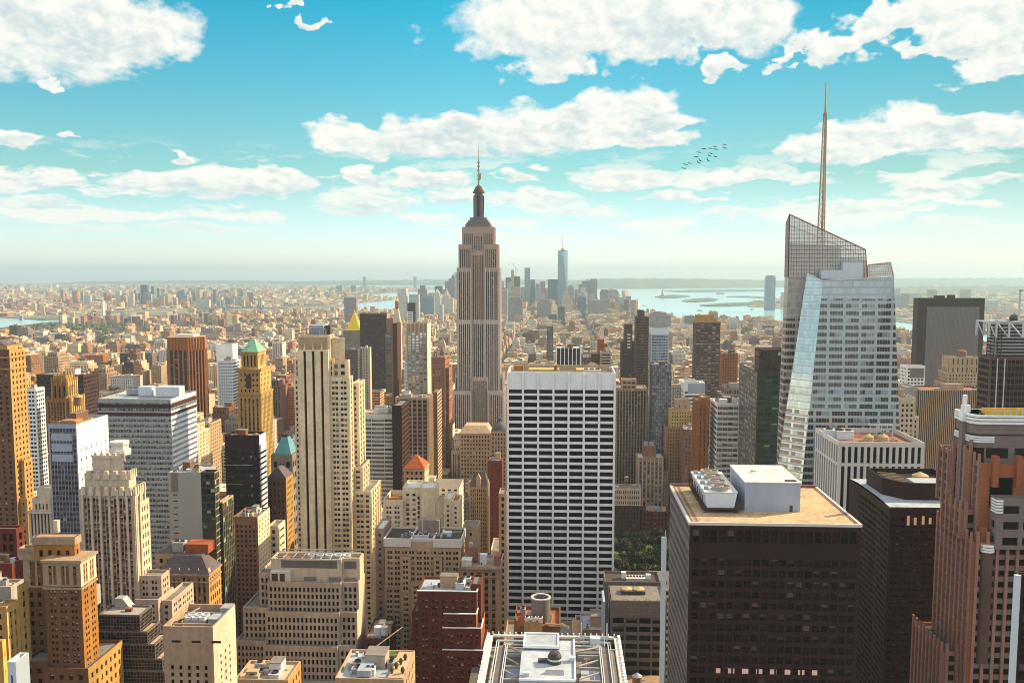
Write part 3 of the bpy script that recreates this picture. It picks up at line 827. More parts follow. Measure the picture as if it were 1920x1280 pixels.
b.block(x(884) + .02, x(908) - .02, 3.2, 39, Z(600), Z(470), sc_)
for (ua, ub) in ((859.5, 885), (907, 933)):
    b.block(x(ua), x(ub), 1.6, 40, Z(502) - 1.0, Z(458), su)
b.block(x(866), x(926), 4.5, 37, Z(458) - 1, Z(425), dict(su, top=9))
b.block(x(886), x(906), 3.9, 20, Z(470) - 1, Z(432), dict(sc_, top=7))
b.block(x(849.5), x(884), -9, 52, 0, Z(731), sl, sv)
b.block(x(915), x(944), -9, 52, 0, Z(731), sl, sv)
b.block(x(851), x(857.2), 4, 48, Z(731), Z(702), sl, sv)
b.block(x(935.8), x(942), 4, 48, Z(731), Z(702), sl, sv)
b.block(x(884) + .05, x(915) - .05, -2.5, 20, 0, Z(706), dict(sl, pm=M['limestone']))
cx, cy = x(895.5), 21.0
def mast(a):
    for r, va, vb_ in ((17.5, 426, 420), (16, 420, 416), (14, 416, 412), (11.5, 412, 407)):
        a.box(cx - r, cx + r, cy - r * .8, cy + r * .8, Z(va), Z(vb_), 0)
    a.prism([(cx - 6.8, cy - 6.8), (cx + 6.8, cy - 6.8), (cx + 6.8, cy + 6.8), (cx - 6.8, cy + 6.8)], Z(407), Z(360), 0, ring2=[(cx - 5, cy - 5), (cx + 5, cy - 5), (cx + 5, cy + 5), (cx - 5, cy + 5)])
    for k in range(4):
        c, s_ = [(1, 0), (0, 1), (-1, 0), (0, -1)][k]
        for q in (-1, 1):
            px, py = cx + c * 5.6 + q * s_ * 4.4, cy + s_ * 5.6 + q * c * 4.4
            a.prism([(px - 1.6, py - 1.6), (px + 1.6, py - 1.6), (px + 1.6, py + 1.6), (px - 1.6, py + 1.6)], Z(412), Z(362), 0, ring2=[(px - .7 - c * .8, py - .7 - s_ * .8), (px + .7 - c * .8, py - .7 - s_ * .8), (px + .7 - c * .8, py + .7 - s_ * .8), (px - .7 - c * .8, py + .7 - s_ * .8)])
b.sub('mast', mast, [M['granite_grey']], child=[('mast_window', lambda a: [a.box(cx - 1.5, cx + 1.5, cy - 7.3, cy + 7.3, Z(405), Z(365)), a.box(cx - 7.3, cx + 7.3, cy - 1.5, cy + 1.5, Z(405), Z(365))], [M['black_metal']]),
                                                  ('mast_cap', lambda a: a.lathe(cx, cy, [(8.2, Z(360)), (8.2, Z(357)), (6.8, Z(356)), (6.8, Z(353.5)), (5.2, Z(352)), (5.0, Z(349)), (2.6, Z(346)), (1.4, Z(344))], 16), [M['bronze_mid']])])
def antenna(a):
    a.tube((cx, cy, Z(346)), (cx, cy, Z(322)), 1.5, 8, 1.2, 0)
    a.tube((cx, cy, Z(322)), (cx, cy, Z(299)), 1.1, 8, .9, 0)
    a.tube((cx, cy, Z(299)), (cx, cy, Z(268)), .55, 6, .12, 0)
    for v_ in (335, 328, 318, 310, 302): a.lathe(cx, cy, [(2.0, Z(v_)), (2.0, Z(v_) + 1.5), (0, Z(v_) + 1.6)], 8)
    a.box(cx + 1.5, cx + 3.6, cy - 1, cy + 1, Z(334), Z(322))
b.sub('antenna', antenna, [M['tan_metal']])
b.build()

# ================================================================ white gridded slab with dark ribbon windows, in front
b = B('office_slab', 'white gridded office slab with dark ribbon windows and a blank white top band', 'office building', 951, 1154, 699, 530, short='the white gridded slab', seen=1180)
W_, Z = b.W, b.Z
D_ = 34.0
zt, zb_ = Z(697), Z(737)
flo = (zb_ - Z(1160)) / 34.1
nfl = int(zb_ / flo)
sg = S(M['white_panel'], GP, bay=W_ / 7.0 - .001, fl=flo, ww=.925, wh=.63, sill=.12, rec=.3, edge=.35, top=0.3, base=zb_ - nfl * flo - .3)
b.block(0, W_, 0, D_, 0, zb_, sg, S(M['white_panel'], None), noroof=True)
b.block(0, W_, 0, D_, zb_ + 2.2, zt, S(M['white_panel'], None), roof=M['roof_grey'], par=2.2)
a, (i0, i1) = b.acc('wall', [M['white_panel'], M['black_metal']])
a.box(.5, W_ - .5, .5, D_ - .5, zb_ - .1, zb_ + 2.3, i1)
for k in range(8):
    xx = .35 + (W_ - .7) * k / 7
    a.box(xx - .6, xx + .6, -.75, .2, 60, zt - .25, i0)
    # the foot of the facade sweeps out
for k in range(12):                                     # curved skirt of fins
    pass
b.sub('rooftop_rail', lambda a: [a.box(2, W_ - 2, 3, 3.4, zt - 2, zt + .3), a.box(2, W_ - 2, D_ - 4, D_ - 3.6, zt - 2, zt + 1.2)], [M['roof_tan']])
b.sub('penthouse', lambda a: [a.box(12, 30, 8, 20, zt - 2.5, zt + .6), a.box(40, 52, 10, 24, zt - 2.5, zt + .3)], [M['stone_yellow']])
b.sub('exhaust_stack', lambda a: [a.box(4, 9, 5, 9, zt - 2.5, zt + 3), a.box(27, 29, 6, 9, zt - 2.5, zt + 3.2)], [M['brick_gold']])
b.unit(44, 5, zt - 2.2, 10, 6, 3.0, M['white_metal'], fans=3)
b.nwin = 100
b.build()

# ================================================================ cream tower with three dark vertical stripes
b = B('stone_tower', 'tall cream stone tower with three long dark vertical stripes down its front', 'skyscraper', 549, 652, 640, 555, short='the cream tower with dark stripes', seen=1035)
x, Z, W_ = b.X, b.Z, b.W
cs = S(M['stone_cream'], G_, bay=2.75, fl=3.25, ww=.62, wh=.52, rec=.4, edge=.6, top=1.5, pair=True)
csw = S(M['stone_cream'], G_, bay=3.6, fl=3.25, ww=.55, wh=.55, rec=.5, edge=1.0, top=1.5, pier=(2, .9, .5))
blank = S(M['stone_cream'], None)
dp = b.D(652 + 10)
xa, xb_ = x(558), x(616)
# central blank panel with three slots
zt = Z(655)
b.grow(xa, xb_, -1.2, 20, zt)
sl_w = 1.55
slots = [x(571.5), x(587.5), x(603.5)]
a, (iw, idk) = b.acc('wall', [M['stone_cream'], M['bronze']])
edges = [xa] + [q for s_ in slots for q in (s_ - sl_w / 2, s_ + sl_w / 2)] + [xb_]
zs = Z(663)
for k in range(0, 8, 2):
    a.box(edges[k], edges[k + 1], -1.2, 0.9, 0, zt, iw)
for s_ in slots:
    a.box(s_ - sl_w / 2, s_ + sl_w / 2, -1.2, .9, zs + 2, zt, iw)
    a.prism([(s_ - sl_w / 2, -1.3), (s_ + sl_w / 2, -1.3), (s_ + sl_w / 2, .5), (s_ - sl_w / 2, .5)], zt - 1, zt + 3.6, iw, ring2=[(s_ - .1, -1.2), (s_ + .1, -1.2), (s_ + .1, -.2), (s_ - .1, -.2)])
b.block(xa, xb_, .9, dp, 0, Z(628), S(M['stone_cream'], GD, M['spandrel_dark'], bay=4.3, fl=3.25, ww=.5, wh=.75, srec=.1, rec=.2, top=14, base=0, edge=1.5), csw, roof=M['roof_dark'])
for s_ in slots:
    def pane(a, s_=s_): a.box(s_ - sl_w / 2 + .02, s_ + sl_w / 2 - .02, .2, .88, 0, zs + 2)
    b.sub('window_strip', pane, [M['black_metal']])
# flanks with paired windows
b.block(0, xa, .6, dp - 2, 0, Z(707), cs, csw)
b.block(x(551), xa, 1.4, dp - 6, Z(707), Z(672), dict(cs, wh=.8), csw)
b.block(xb_, W_, .6, dp - 2, 0, Z(707), cs, csw)
b.block(xb_, x(622.5), 1.4, dp - 5, Z(707), Z(672), dict(cs, wh=.8), csw)
b.block(xb_, W_ - 1.2, 4, dp - 4, Z(707), Z(676), csw)
b.block(xb_ - 4, x(640), 9, dp - 8, Z(676), Z(634), csw)
# western setbacks
b.block(W_, x(668), 10, 32, 0, Z(880), cs, csw)
b.block(W_ + .02, x(685) , 9, 40, 0, Z(925), cs, csw)
b.block(W_ - 1, x(660), 14, 34, Z(880), Z(722), csw)
cxm = (xa + xb_) / 2
b.sub('crown', lambda a: a.box(xa + .6, xb_ - .6, 0.2, dp - 1, Z(655), Z(632)), [M['stone_tan']])
b.sub('rooftop_frame', lambda a: [a.box(cxm - 6 + k * 4, cxm - 5.5 + k * 4, 6, 6.5, Z(632), Z(616)) for k in range(4)] + [a.box(cxm - 6, cxm + 6.5, 6, 6.5, Z(618), Z(616)), a.box(cxm - 6, cxm + 6.5, 6, 6.5, Z(625), Z(624))], [M['steel_beam']])
b.sub('water_tank', lambda a: a.box(cxm - 4.5, cxm + 4.5, 8, 15, Z(632), Z(611)), [M['blue_metal']])
b.unit(cxm + 5, 10, Z(628), 3, 3, 5, M['dark_metal'])
b.nwin = 100
b.build()

# ================================================================ crystalline glass tower with a lattice spire
b = B('glass_tower', 'faceted silver glass tower with slanted lattice crown and a tall latticed spire', 'skyscraper', 1462, 1690, 900, 545, short='the faceted glass tower', seen=800)
Y0 = b.Y
def L(u, v, y): return (b.X(u, v, y), y, b.Z(v, b.X(u, v, y), y))
cw = curtain('curtain_wall', (1.52, 4.25), (0.40, 0.44, 0.47), (0.45, 0.52, 0.57), (0.14, 0.12, 0.11), .24, (0.41, 0.46, 0.52), grp=6, lw=.06, vis=(.30, .84), zmax=b.Z(560), metal=.6)
cwl = curtain('curtain_wall_bright', (1.52, 4.25), (0.44, 0.50, 0.54), (0.50, 0.60, 0.66), (0.44, 0.54, 0.60), .12, (0.42, 0.50, 0.55), lw=.06, metal=.5)  # paler glass copy, the chamfer's bright reflection put into the colour
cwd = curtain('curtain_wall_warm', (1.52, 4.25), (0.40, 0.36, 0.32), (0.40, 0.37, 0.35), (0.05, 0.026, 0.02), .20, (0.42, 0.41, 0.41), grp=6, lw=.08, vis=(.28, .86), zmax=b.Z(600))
cws = curtain('crown_screen', (1.52, 2.1), (0.30, 0.24, 0.19), (0.62, 0.60, 0.54), (0.40, 0.36, 0.32), .1, (0.33, 0.27, 0.22), lw=.13, metal=.2)
def uvq(P):
    P = [Vector(q) for q in P]; h = Vector((P[1].x - P[0].x, P[1].y - P[0].y, 0)).normalized()
    o = P[0]
    return [((q - o).dot(h), q.z) for q in P]
cwf = curtain('curtain_wall_front', (1.52, 4.25), (0.38, 0.42, 0.46), (0.40, 0.45, 0.51), (0.045, 0.026, 0.02), .24, (0.41, 0.45, 0.51), grp=6, lw=.06, vis=(.28, .88), zmax=b.Z(560), metal=.4)  # darker panes for facets that reflect less sky, set by colour
fa, fi = b.acc('facade', [cw, cwl, cwd, cwf])
def face(pts, mi):
    pts = list(pts)
    while len(pts) < 4: pts.append(pts[-1])
    fa.quads([pts], fi[mi], [uvq(pts)])
def gpt(u, v, y): return L(u, v, y)
# front volume
FT = [L(1543, 527, 4), L(1676, 519, 2)]                    # roof line of the north face
FBx = [b.X(1503, 900, 0), b.X(1690, 900, 0)]
zB = 0.0
def down(p, q, z):                                         # run the edge p->q on to height z
    t = (z - p[2]) / (q[2] - p[2]); return tuple(p[i] + (q[i] - p[i]) * t for i in range(3))
eL = down(FT[0], L(1505, 890, -1), 0); eR = down(FT[1], L(1689, 860, -1), 0)
foldT = L(1672, 521, 2.05); foldB = down(foldT, L(1612, 690, 0.8), b.Z(760))
PL = down(FT[0], eL, b.Z(770)); pz_ = b.Z(770); PR = L(1606, 770, 0); PR = (PR[0], PL[1] + (down(FT[1], eR, pz_)[1] - PL[1]) * .55 - .25, pz_)
face([PL, PR, FT[1], FT[0]], 0)
face([PR, down(FT[1], eR, pz_), FT[1]], 3)
face([eL, eR, down(FT[1], eR, pz_), PR], 3); face([eL, PR, PL], 3)
# bright chamfer between the east side and the north face
cT = L(1513, 513, 12); cB = down(cT, L(1474, 770, 12), 0)
cM = down(cT, L(1474, 770, 12), pz_)
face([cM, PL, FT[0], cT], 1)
face([cB, eL, PL, cM], 0)
# east side of the front volume, and west side, back
eBk = (cT[0] + 3, 27.5, cT[2]); eBkB = (cB[0] + 2, 27.5, 0)
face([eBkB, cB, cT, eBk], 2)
wB = (FT[1][0] - 2, 27.5, FT[1][2]); wBB = (eR[0], 27.5, 0)
face([eR, wBB, wB, FT[1]], 0)
face([wBB, eBkB, eBk, wB], 0)
ra, (ri,) = b.acc('roof', [M['roof_grey']])
zr = FT[0][2] - .5
ra.quads([[FT[0], FT[1], wB, eBk], [cT, FT[0], eBk, eBk]], ri)
# rear, taller slab with the slanted screen
rl = [L(1480.5, 402, 18), L(1478, 520, 18), L(1461, 895, 18)]
rlB = down(rl[1], rl[2], 0)
rr_ = [L(1626, 520, 18), (L(1626, 520, 18)[0] + 2, 18, 0)]
zmid = rl[1][2]
face([rlB, rr_[1], rr_[0], rl[1]], 2)
rb0, rb1 = (rl[1][0], 27, zmid), (rlB[0], 27, 0)
face([rb1, rlB, rl[1], rb0], 2)
rw0, rw1 = (rr_[0][0], 27, rr_[0][2]), (rr_[1][0], 27, 0)
face([rr_[1], rw1, rw0, rr_[0]], 0)
face([rw1, rb1, rb0, rw0], 0)
ra.quads([[rl[1], rr_[0], rw0, rb0]], ri)
# opaque core inside the crown
cr1 = L(1560, 455, 18.6)
face([(rl[1][0] + .3, 18.4, zmid), (L(1575, 500, 18.4)[0], 18.4, zmid), (L(1575, 500, 18.4)[0], 18.4, b.Z(462, 0, 18)), (rl[1][0] + .3, 18.4, b.Z(455, 0, 18))], 2)
face([(L(1575, 500, 18.4)[0], 18.42, zmid), (rr_[0][0] - .4, 18.42, rr_[0][2]), (rr_[0][0] - .4, 18.42, b.Z(487, 0, 18)), (L(1575, 500, 18.4)[0], 18.42, b.Z(482, 0, 18))], 2)
def screen(p0, p1, q0, q1, nx, nz):
    """lattice of mullions over a slanted panel: p bottom edge, q top edge"""
    def f(a):
        lerp = lambda A, C, t: tuple(A[i] + (C[i] - A[i]) * t for i in range(3))
        zt = max(q0[2], q1[2]); zb = min(p0[2], p1[2])
        for k in range(nx + 1):
            A, C = lerp(p0, p1, k / nx), lerp(q0, q1, k / nx)
            a.tube(A, C, .13, 4)
        for k in range(nz + 1):
            z = zb + (zt - zb) * k / nz; pts = []
            for j in range(41):
                A, C = lerp(p0, p1, j / 40), lerp(q0, q1, j / 40)
                if A[2] - .01 <= z <= C[2] + .01: pts.append(lerp(A, C, (z - A[2]) / max(C[2] - A[2], .01)))
            if len(pts) > 1: a.tube(pts[0], pts[-1], .15, 4)
        a.tube(q0, q1, .35, 6); a.tube(q0, p0, .3, 6); a.tube(q1, p1, .3, 6)
    return f
tg, tt, tb = principled('crown_glass', (0.66, 0.70, 0.70), .12, 0, .5); tb.inputs['Alpha'].default_value = .72
def panes(p0, p1, q0, q1): return lambda a: a.quads([[p0, p1, q1, q0]])
q1 = L(1623, 468, 18)
b.sub('crown_screen', screen(rl[1], rr_[0], rl[0], q1, 30, 16), [M['rust']], child=[('crown_pane', panes(rl[1], rr_[0], rl[0], q1), [tg])])
sb0, sb1, st0, st1 = (rl[1][0], 26, zmid), (rr_[0][0], 26, rr_[0][2]), (rl[0][0], 26, rl[0][2] - 5), (q1[0], 26, q1[2] - 3)
b.sub('crown_screen', screen(sb0, sb1, st0, st1, 30, 14), [M['steel_beam']])
b.sub('crown_screen', screen(rb0, rl[1], st0, rl[0], 14, 14), [M['steel_beam']], child=[('crown_pane', panes(rb0, rl[1], st0, rl[0]), [tg])])
fw0, fw1 = L(1627, 518, 20), L(1675, 518, 14)
s0, s1 = L(1627, 497, 20), L(1670, 492, 14)
b.sub('crown_screen', screen(fw0, fw1, s0, s1, 14, 6), [M['tan_metal']], child=[('crown_pane', panes(fw0, fw1, s0, s1), [tg])])
b.sub('crown_screen', screen(fw1, FT[1], s1, (FT[1][0], FT[1][1], FT[1][2] + .5), 6, 6), [M['steel_beam']])
pz = FT[0][2] - 1
def pent(a):
    p = L(1580, 520, 13); q = L(1617, 520, 13); r = L(1540, 522, 12)
    a.box(p[0], q[0], 13, 17.5, pz, b.Z(491, 0, 13)); a.box(r[0], p[0] + .1, 12.4, 17.5, pz, b.Z(506, 0, 13))
b.sub('penthouse', pent, [M['white_blue']])
b.sub('roof_edge', lambda a: [a.tube(cT, FT[0], .5, 6), a.tube(FT[0], FT[1], .4, 6)], [M['white_metal']])
# spire
sx, sy = L(1540.5, 430, 22.5)[0], 22.5
def spire(a):
    zb, zm, zt_ = b.Z(470, 0, 22), b.Z(214, 0, 22), b.Z(156, 0, 22)
    def rad(z): return 2.5 + (1.0 - 2.5) * (z - zb) / (zm - zb)
    n = 22
    for k in range(3):
        an = 2 * math.pi * k / 3 + .5
        a.tube((sx + math.cos(an) * rad(zb), sy + math.sin(an) * rad(zb), zb), (sx + math.cos(an) * rad(zm), sy + math.sin(an) * rad(zm), zm), .42, 5, .3)
    for j in range(n):
        z0, z1 = zb + (zm - zb) * j / n, zb + (zm - zb) * (j + 1) / n
        for k in range(3):
            a0, a1 = 2 * math.pi * k / 3 + .5, 2 * math.pi * (k + 1) / 3 + .5
            P = (sx + math.cos(a0) * rad(z0), sy + math.sin(a0) * rad(z0), z0); Q = (sx + math.cos(a1) * rad(z1), sy + math.sin(a1) * rad(z1), z1)
            a.tube(P, Q, .2, 4)
            a.tube(Q, (sx + math.cos(a0) * rad(z1), sy + math.sin(a0) * rad(z1), z1), .13, 4)
    a.tube((sx, sy, zb), (sx, sy, zm), .45, 8, .3)
    a.tube((sx, sy, zm), (sx, sy, zt_), .6, 6, .35)
    a.lathe(sx, sy, [(.3, zm - 1), (1.0, zm), (1.0, zm + 1), (.3, zm + 1.2)], 8)
b.sub('spire', spire, [M['tan_metal']])
b.grow(eL[0], rr_[1][0] + 8, -2, 58, 200)
b.build()

# ================================================================ black office block with the cooling tower on its roof
b = B('office_block', 'dark brown office block with gravel roof, cooling tower and blue plant room', 'office building', 1293, 1615, 978, 282, short='the dark block with the gravel roof', seen=1280)
Z, W_ = b.Z, b.W
zt = Z(978); D_ = b.D(1257, 0, 905)
ks = S(M['black_metal'], GK, bay=W_ / 20.0, fl=3.45, ww=.80, wh=.60, sill=.2, rec=.35, edge=.8, top=3.0)
ke = S(M['granite_grey'], M['g_slate'], M['granite_grey'], bay=W_ / 20.0, fl=3.45, ww=.72, wh=.62, sill=.2, rec=.55, edge=.8, top=1.0)
kt = dict(ks, fl=5.5, wh=.66, top=1.6, base=.3)
b.block(0, W_, 0, D_, 0, zt - 8.0, ks, ke, noroof=True)
b.facade(0, 0, 1, 0, W_, zt - 8.0, zt, kt)
b.facade(0, D_, 0, -1, D_, zt - 8.0, zt, ke); b.facade(W_, 0, 0, 1, D_, zt - 8.0, zt, ke); b.facade(W_, D_, -1, 0, W_, zt - 8.0, zt, dict(ks, glass=None))
b.grow(0, W_, 0, D_, zt)
ra, (r0, r1, r2) = b.acc('roof', [M['roof_gravel'], M['pale_panel'], M['spandrel_rose']])
zi = zt - .35
ra.quads([[(1.3, .25, zi), (W_ - 1.3, .25, zi), (W_ - 1.3, D_ - .6, zi), (1.3, D_ - .6, zi)]], r0)
ra.box(-.3, W_ + .3, -.3, .25, zt - .9, zt, r1); ra.box(-.3, W_ + .3, D_ - .6, D_ + .3, zt - .9, zt + .5, r2)
ra.box(-.3, .5, .25, D_ - .6, zt - .9, zt, r1); ra.box(W_ - .5, W_ + .3, .25, D_ - .6, zt - .9, zt, r1)
ra.box(.5, 1.3, .25, D_ - .6, zt - .9, zt - .2, r2); ra.box(W_ - 1.3, W_ - .5, .25, D_ - .6, zt - .9, zt - .2, r2)
for k in range(46): ra.box(2.0, 3.1, .6 + k * 1.1, .6 + k * 1.1 + .16, zi, zi + .12, r2)
# cooling tower on a steel frame: four fans
x0, x1, y0, y1 = rect(b, 1306, 912, 1380, 952, zi + 1.6)
x1 = b.X(1382, 945, y0); x0 = x1 - 10.5; y1 = y0 + 31
def ctower(a):
    za, zb = zi + 1.6, zi + 6.6
    a.prism([(x0 + .9, y0 + .1), (x1 - .9, y0 + .1), (x1 - .9, y1 - .1), (x0 + .9, y1 - .1)], za, zb, 0, ring2=[(x0, y0), (x1, y0), (x1, y1), (x0, y1)])
    a.box(x0 - .2, x1 + .2, y0 - .2, y1 + .2, zb, zb + .25)
def cframe(a):
    for k in range(9):
        yy = y0 + (y1 - y0) * k / 8
        for xx in (x0 + .2, x1 - .2): a.box(xx - .15, xx + .15, yy - .15, yy + .15, zi - .1, zi + 1.7)
    a.box(x0 - .6, x1 + 1.4, y0 - .8, y1 + .6, zi + 1.2, zi + 1.55)
    for k in range(9): a.box(x0 - .75, x0 - .45, y0 + (y1 - y0) * k / 8 - .1, y0 + (y1 - y0) * k / 8 + .1, zi + 1.2, zi + 6.0)
def fan_at(cx, cy, z, r):
    def f(a):
        a.lathe(cx, cy, [(r * 1.1, z), (r, z + .5), (r * 1.02, z + 1.3), (r * .9, z + 1.3), (r * .88, z + .35), (0, z + .35)], 20)
    def g(a):
        for k in range(6):
            an = k * math.pi / 3
            a.tube((cx, cy, z + .85), (cx + math.cos(an) * r * .86, cy + math.sin(an) * r * .86, z + .8), .22, 4)
        a.lathe(cx, cy, [(.7, z + .5), (.7, z + 1.2), (0, z + 1.3)], 10)
    return f, g
ch = [('steel_frame', cframe, [M['bronze']])]
for k in range(4):
    cy_ = y0 + 3.6 + (y1 - y0 - 7.2) * k / 3
    f1, g1 = fan_at((x0 + x1) / 2 + .6, cy_, zi + 6.85, 3.1)
    ch += [('fan', lambda a, f1=f1, g1=g1: (f1(a), g1(a)), [M['steel_beam']]), ('fan_motor', lambda a, cy_=cy_: a.box(x0 + .3, x0 + 1.7, cy_ - .5, cy_ + .5, zi + 6.8, zi + 7.9), [M['grey_metal']])]
b.sub('cooling_tower', ctower, [M['white_blue']], child=ch)
# blue plant room
x0p, y0p = at(b, 1396, 958, zi); x1p = b.X(1500, 955, y0p)
y1p = y0p + 27
zp = b.Z(903, x0p, y0p)
b.sub('plant_room', lambda a: (a.box(x0p, x1p, y0p, y1p, zi - .2, zp - .3, 0), a.box(x0p - .15, x1p + .15, y0p - .15, y1p + .15, zp - .3, zp, 1)), [M['blue_metal'], M['roof_white']],
      child=[('door', lambda a: a.box(x1p - 3.4, x1p - 2.4, y0p - .06, y0p + .02, zi, zi + 2.1), [M['dark_metal']]), ('hatch', lambda a: a.box(x1p - 4.5, x1p - 1.0, y0p + 1.2, y0p + 3.0, zp, zp + .25), [M['dark_metal']]),
             ('roof_pipe', lambda a: [a.tube((x0p + 5, y0p + 14, zp), (x0p + 5, y0p + 14, zp + 1.1), .15, 5), a.tube((x0p + 3.8, y0p + 14, zp + .4), (x0p + 6.6, y0p + 15, zp + .4), .12, 5)], [M['dark_metal']])])
# a row of lit offices low down
lm, lt, lb = principled('lit_office', (0.30, 0.18, 0.15), .4); lb.inputs['Emission Color'].default_value = (0.75, 0.5, 0.42, 1); lb.inputs['Emission Strength'].default_value = .28
zl = b.Z(1262)
for k in range(8):
    xx = b.X(1345 + k * 26.3, 1255)
    def lw_(a, xx=xx, k=k): a.box(xx - 1.0, xx + 1.0, .27, .33, zl, zl + 1.9)
    b.sub('lit_window', lw_, [lm])
b.nwin = 100
b.build()

# ================================================================ terracotta granite tower at the right edge
b = B('granite_tower', 'orange and pink granite tower with stepped piers at the right edge', 'skyscraper', 1826, 1992, 1000, 300, short='the orange granite tower', seen=1280)
x, Z, W_ = b.X, b.Z, b.W
og = S(M['granite_orange'], GP, M['granite_grey'], bay=3.3, fl=3.7, ww=.82, wh=.55, sill=.2, rec=.5, edge=1.2, top=1.2, pier=(1, 1.0, .7), pm=M['granite_rose'], pup=3.5)
oe = S(M['granite_rose'], GP, M['granite_grey'], bay=3.4, fl=3.3, ww=.66, wh=.66, sill=.2, rec=.5, edge=1.0, top=1.0, pier=(1, 1.1, .6), pm=M['granite_rose'], pup=3.0)
gg = S(M['granite_grey'], GP, M['granite_grey'], bay=5.6, fl=5.2, ww=.78, wh=.5, sill=.25, rec=.5, edge=1.6, top=1.2)
de = b.D(1758, 0, 960)
b.block(0, W_, 0, de, 0, Z(1015), og, oe, roof=M['roof_grey'])
b.block(-5.5, W_ * .6, 6, de + 4, 0, Z(1172, -5.5, de), oe, oe, roof=M['roof_dark'])
b.block(-1.2, W_, de * .22, de * .8, Z(1015) - 1, Z(965), oe, oe)
xu = x(1840, 870, 3.5)
b.block(xu, W_, 3.5, de - 6, Z(1015) - 1, Z(868, xu, 3.5), dict(S(M['granite_orange'], GP, M['granite_orange'], bay=9.5, fl=9.5, ww=.66, wh=.86, sill=.07, rec=.7, edge=1.0, top=4.0, base=11.0)), oe)
xg = x(1826, 780, 8)
b.block(xg - 1.0, xg + 5.0, de * .32, de * .72, Z(965) - 1, Z(838, xg, 12), oe, dict(oe, bay=4.6, pup=1.0))
b.block(xg - 3.0, xg + 3.0, de * .60, de * .95, Z(965) - 1, Z(842, xg, 20), oe, dict(oe, bay=4.6, pup=1.0))
# grey drum with rounded corner and white bands
zd0, zd1 = Z(868, xu, 8) - 1, Z(772, xg, 8)
def rr(x0, x1, y0, y1, r=4.0, n=6):
    pts = [(x0 + r - r * math.cos(k * math.pi / 2 / n), y0 + r - r * math.sin(k * math.pi / 2 / n)) for k in range(n + 1)]
    return pts + [(x1, y0), (x1, y1), (x0, y1)]
ring = rr(xg, W_, 8, de - 8)
ring2 = rr(xg - .5, W_ + .5, 7.5, de - 7.5)
def drum(a):
    a.prism(ring, zd0, zd1 - 1.0, 0, top=True, bottom=False)
def drum2(a):
    for q in range(3): a.prism(ring2, zd1 - 1.0 - q * 1.15 - .85, zd1 - 1.0 - q * 1.15, 0)
    for q in range(3): a.prism(rr(xg - .4, xg + 7, 7.6, de - 8), Z(818, xg, 8) - q * .75 - .5, Z(818, xg, 8) - q * .75, 0)
def slit(a): a.prism(rr(xg - .1, W_ + .1, 7.9, de - 7.9), Z(815, xg, 8) - .2, Z(815, xg, 8) + .2)  # proud black band drawn as the dark slit
def dwin(a):
    for k in range(6):
        a.box(xg + 4.6 + k * 9.4, xg + 4.6 + k * 9.4 + 7.2, 7.93, 8.3, Z(858, xg, 8), Z(839, xg, 8), 0)
    a.prism(rr(xg - .08, xg + 3.5, 7.95, de * .5), Z(985, xg, 8), Z(839, xg, 8), 0)
b.sub('drum', drum, [M['granite_grey']], child=[('white_band', drum2, [M['white_panel']]), ('dark_slit', slit, [M['black_metal']]), ('drum_window', dwin, [GP])])
b.sub('roof_track', lambda a: [a.box(xg + 4, W_, 9, 9.3, zd1 - 1, zd1 + .4), a.box(xg + 4, W_, 11, 11.6, zd1 - 1, zd1 + 1.0)], [M['gilt']])
b.sub('guard_rail', lambda a: [a.box(xg + 2, W_, 8.2, 8.28, zd1 + .7, zd1 + .8)] + [a.box(xg + 2 + k * 2, xg + 2.1 + k * 2, 8.2, 8.28, zd1 - 1, zd1 + .8) for k in range(22)], [M['white_metal']])
xf, yf = x(1807, 800, 14), 14.0
b.sub('corner_fin', lambda a: a.box(xf - .9, xf + .7, yf - 1, yf + 1.6, Z(1180, xf, yf), Z(782, xf, yf)), [M['granite_grey']],
      child=[('finial', lambda a: [a.box(xf - 1.0, xf + 3.2, yf - 1.2, yf + 2, Z(775, xf, yf) - 2.5, Z(775, xf, yf)), a.box(xf - .8, xf + 1.6, yf - 1, yf + 1.2, Z(775, xf, yf), Z(759, xf, yf)), a.box(xf - .6, xf + .5, yf - .8, yf + .6, Z(759, xf, yf), Z(740, xf, yf))], [M['white_panel']])])
for (u_, v_, y_) in ((1843, 996, 2), (1866, 862, 3.2), (1910, 862, 3.2)):
    px = x(u_, v_, y_)
    b.sub('pier_cap', lambda a, px=px, y_=y_, v_=v_: a.box(px - .9, px + .9, y_ - 1.2, y_ + 1.0, Z(v_, px, y_) - 9, Z(v_ - 8, px, y_)), [M['granite_orange']])
# lower terrace with grey bays in front
xt = x(1868, 945, -1)
b.block(xt, W_, -1.6, 3.4, Z(1015) - 2, Z(933, xt, -1), gg)
b.sub('white_band', lambda a: [a.box(xt - .35, xt + 1.8, -2.0, 2, Z(936, xt, -1) - k * .95 - .6, Z(936, xt, -1) - k * .95) for k in range(5)], [M['white_panel']])
# curved glass bay between two tall piers
xc0, xc1 = x(1840, 1030), x(1862, 1030)
b.sub('glass_bay', lambda a: a.prism([(xc0, .2)] + [(xc0 + (xc1 - xc0) * (.5 - .5 * math.cos(k * math.pi / 6)), -.2 - 1.3 * math.sin(k * math.pi / 6)) for k in range(7)] + [(xc1, .2)], Z(1240), Z(1030)), [M['bronze_mid']],
      child=[('bay_cap', lambda a: [a.prism([(xc0 - .3, .2)] + [(xc0 - .3 + (xc1 - xc0 + .6) * (.5 - .5 * math.cos(k * math.pi / 6)), -.3 - 1.6 * math.sin(k * math.pi / 6)) for k in range(7)] + [(xc1 + .3, .2)], Z(1033) + q * .9, Z(1033) + q * .9 + .65) for q in range(3)], [M['white_panel']])])
b.nwin = 80
b.build()

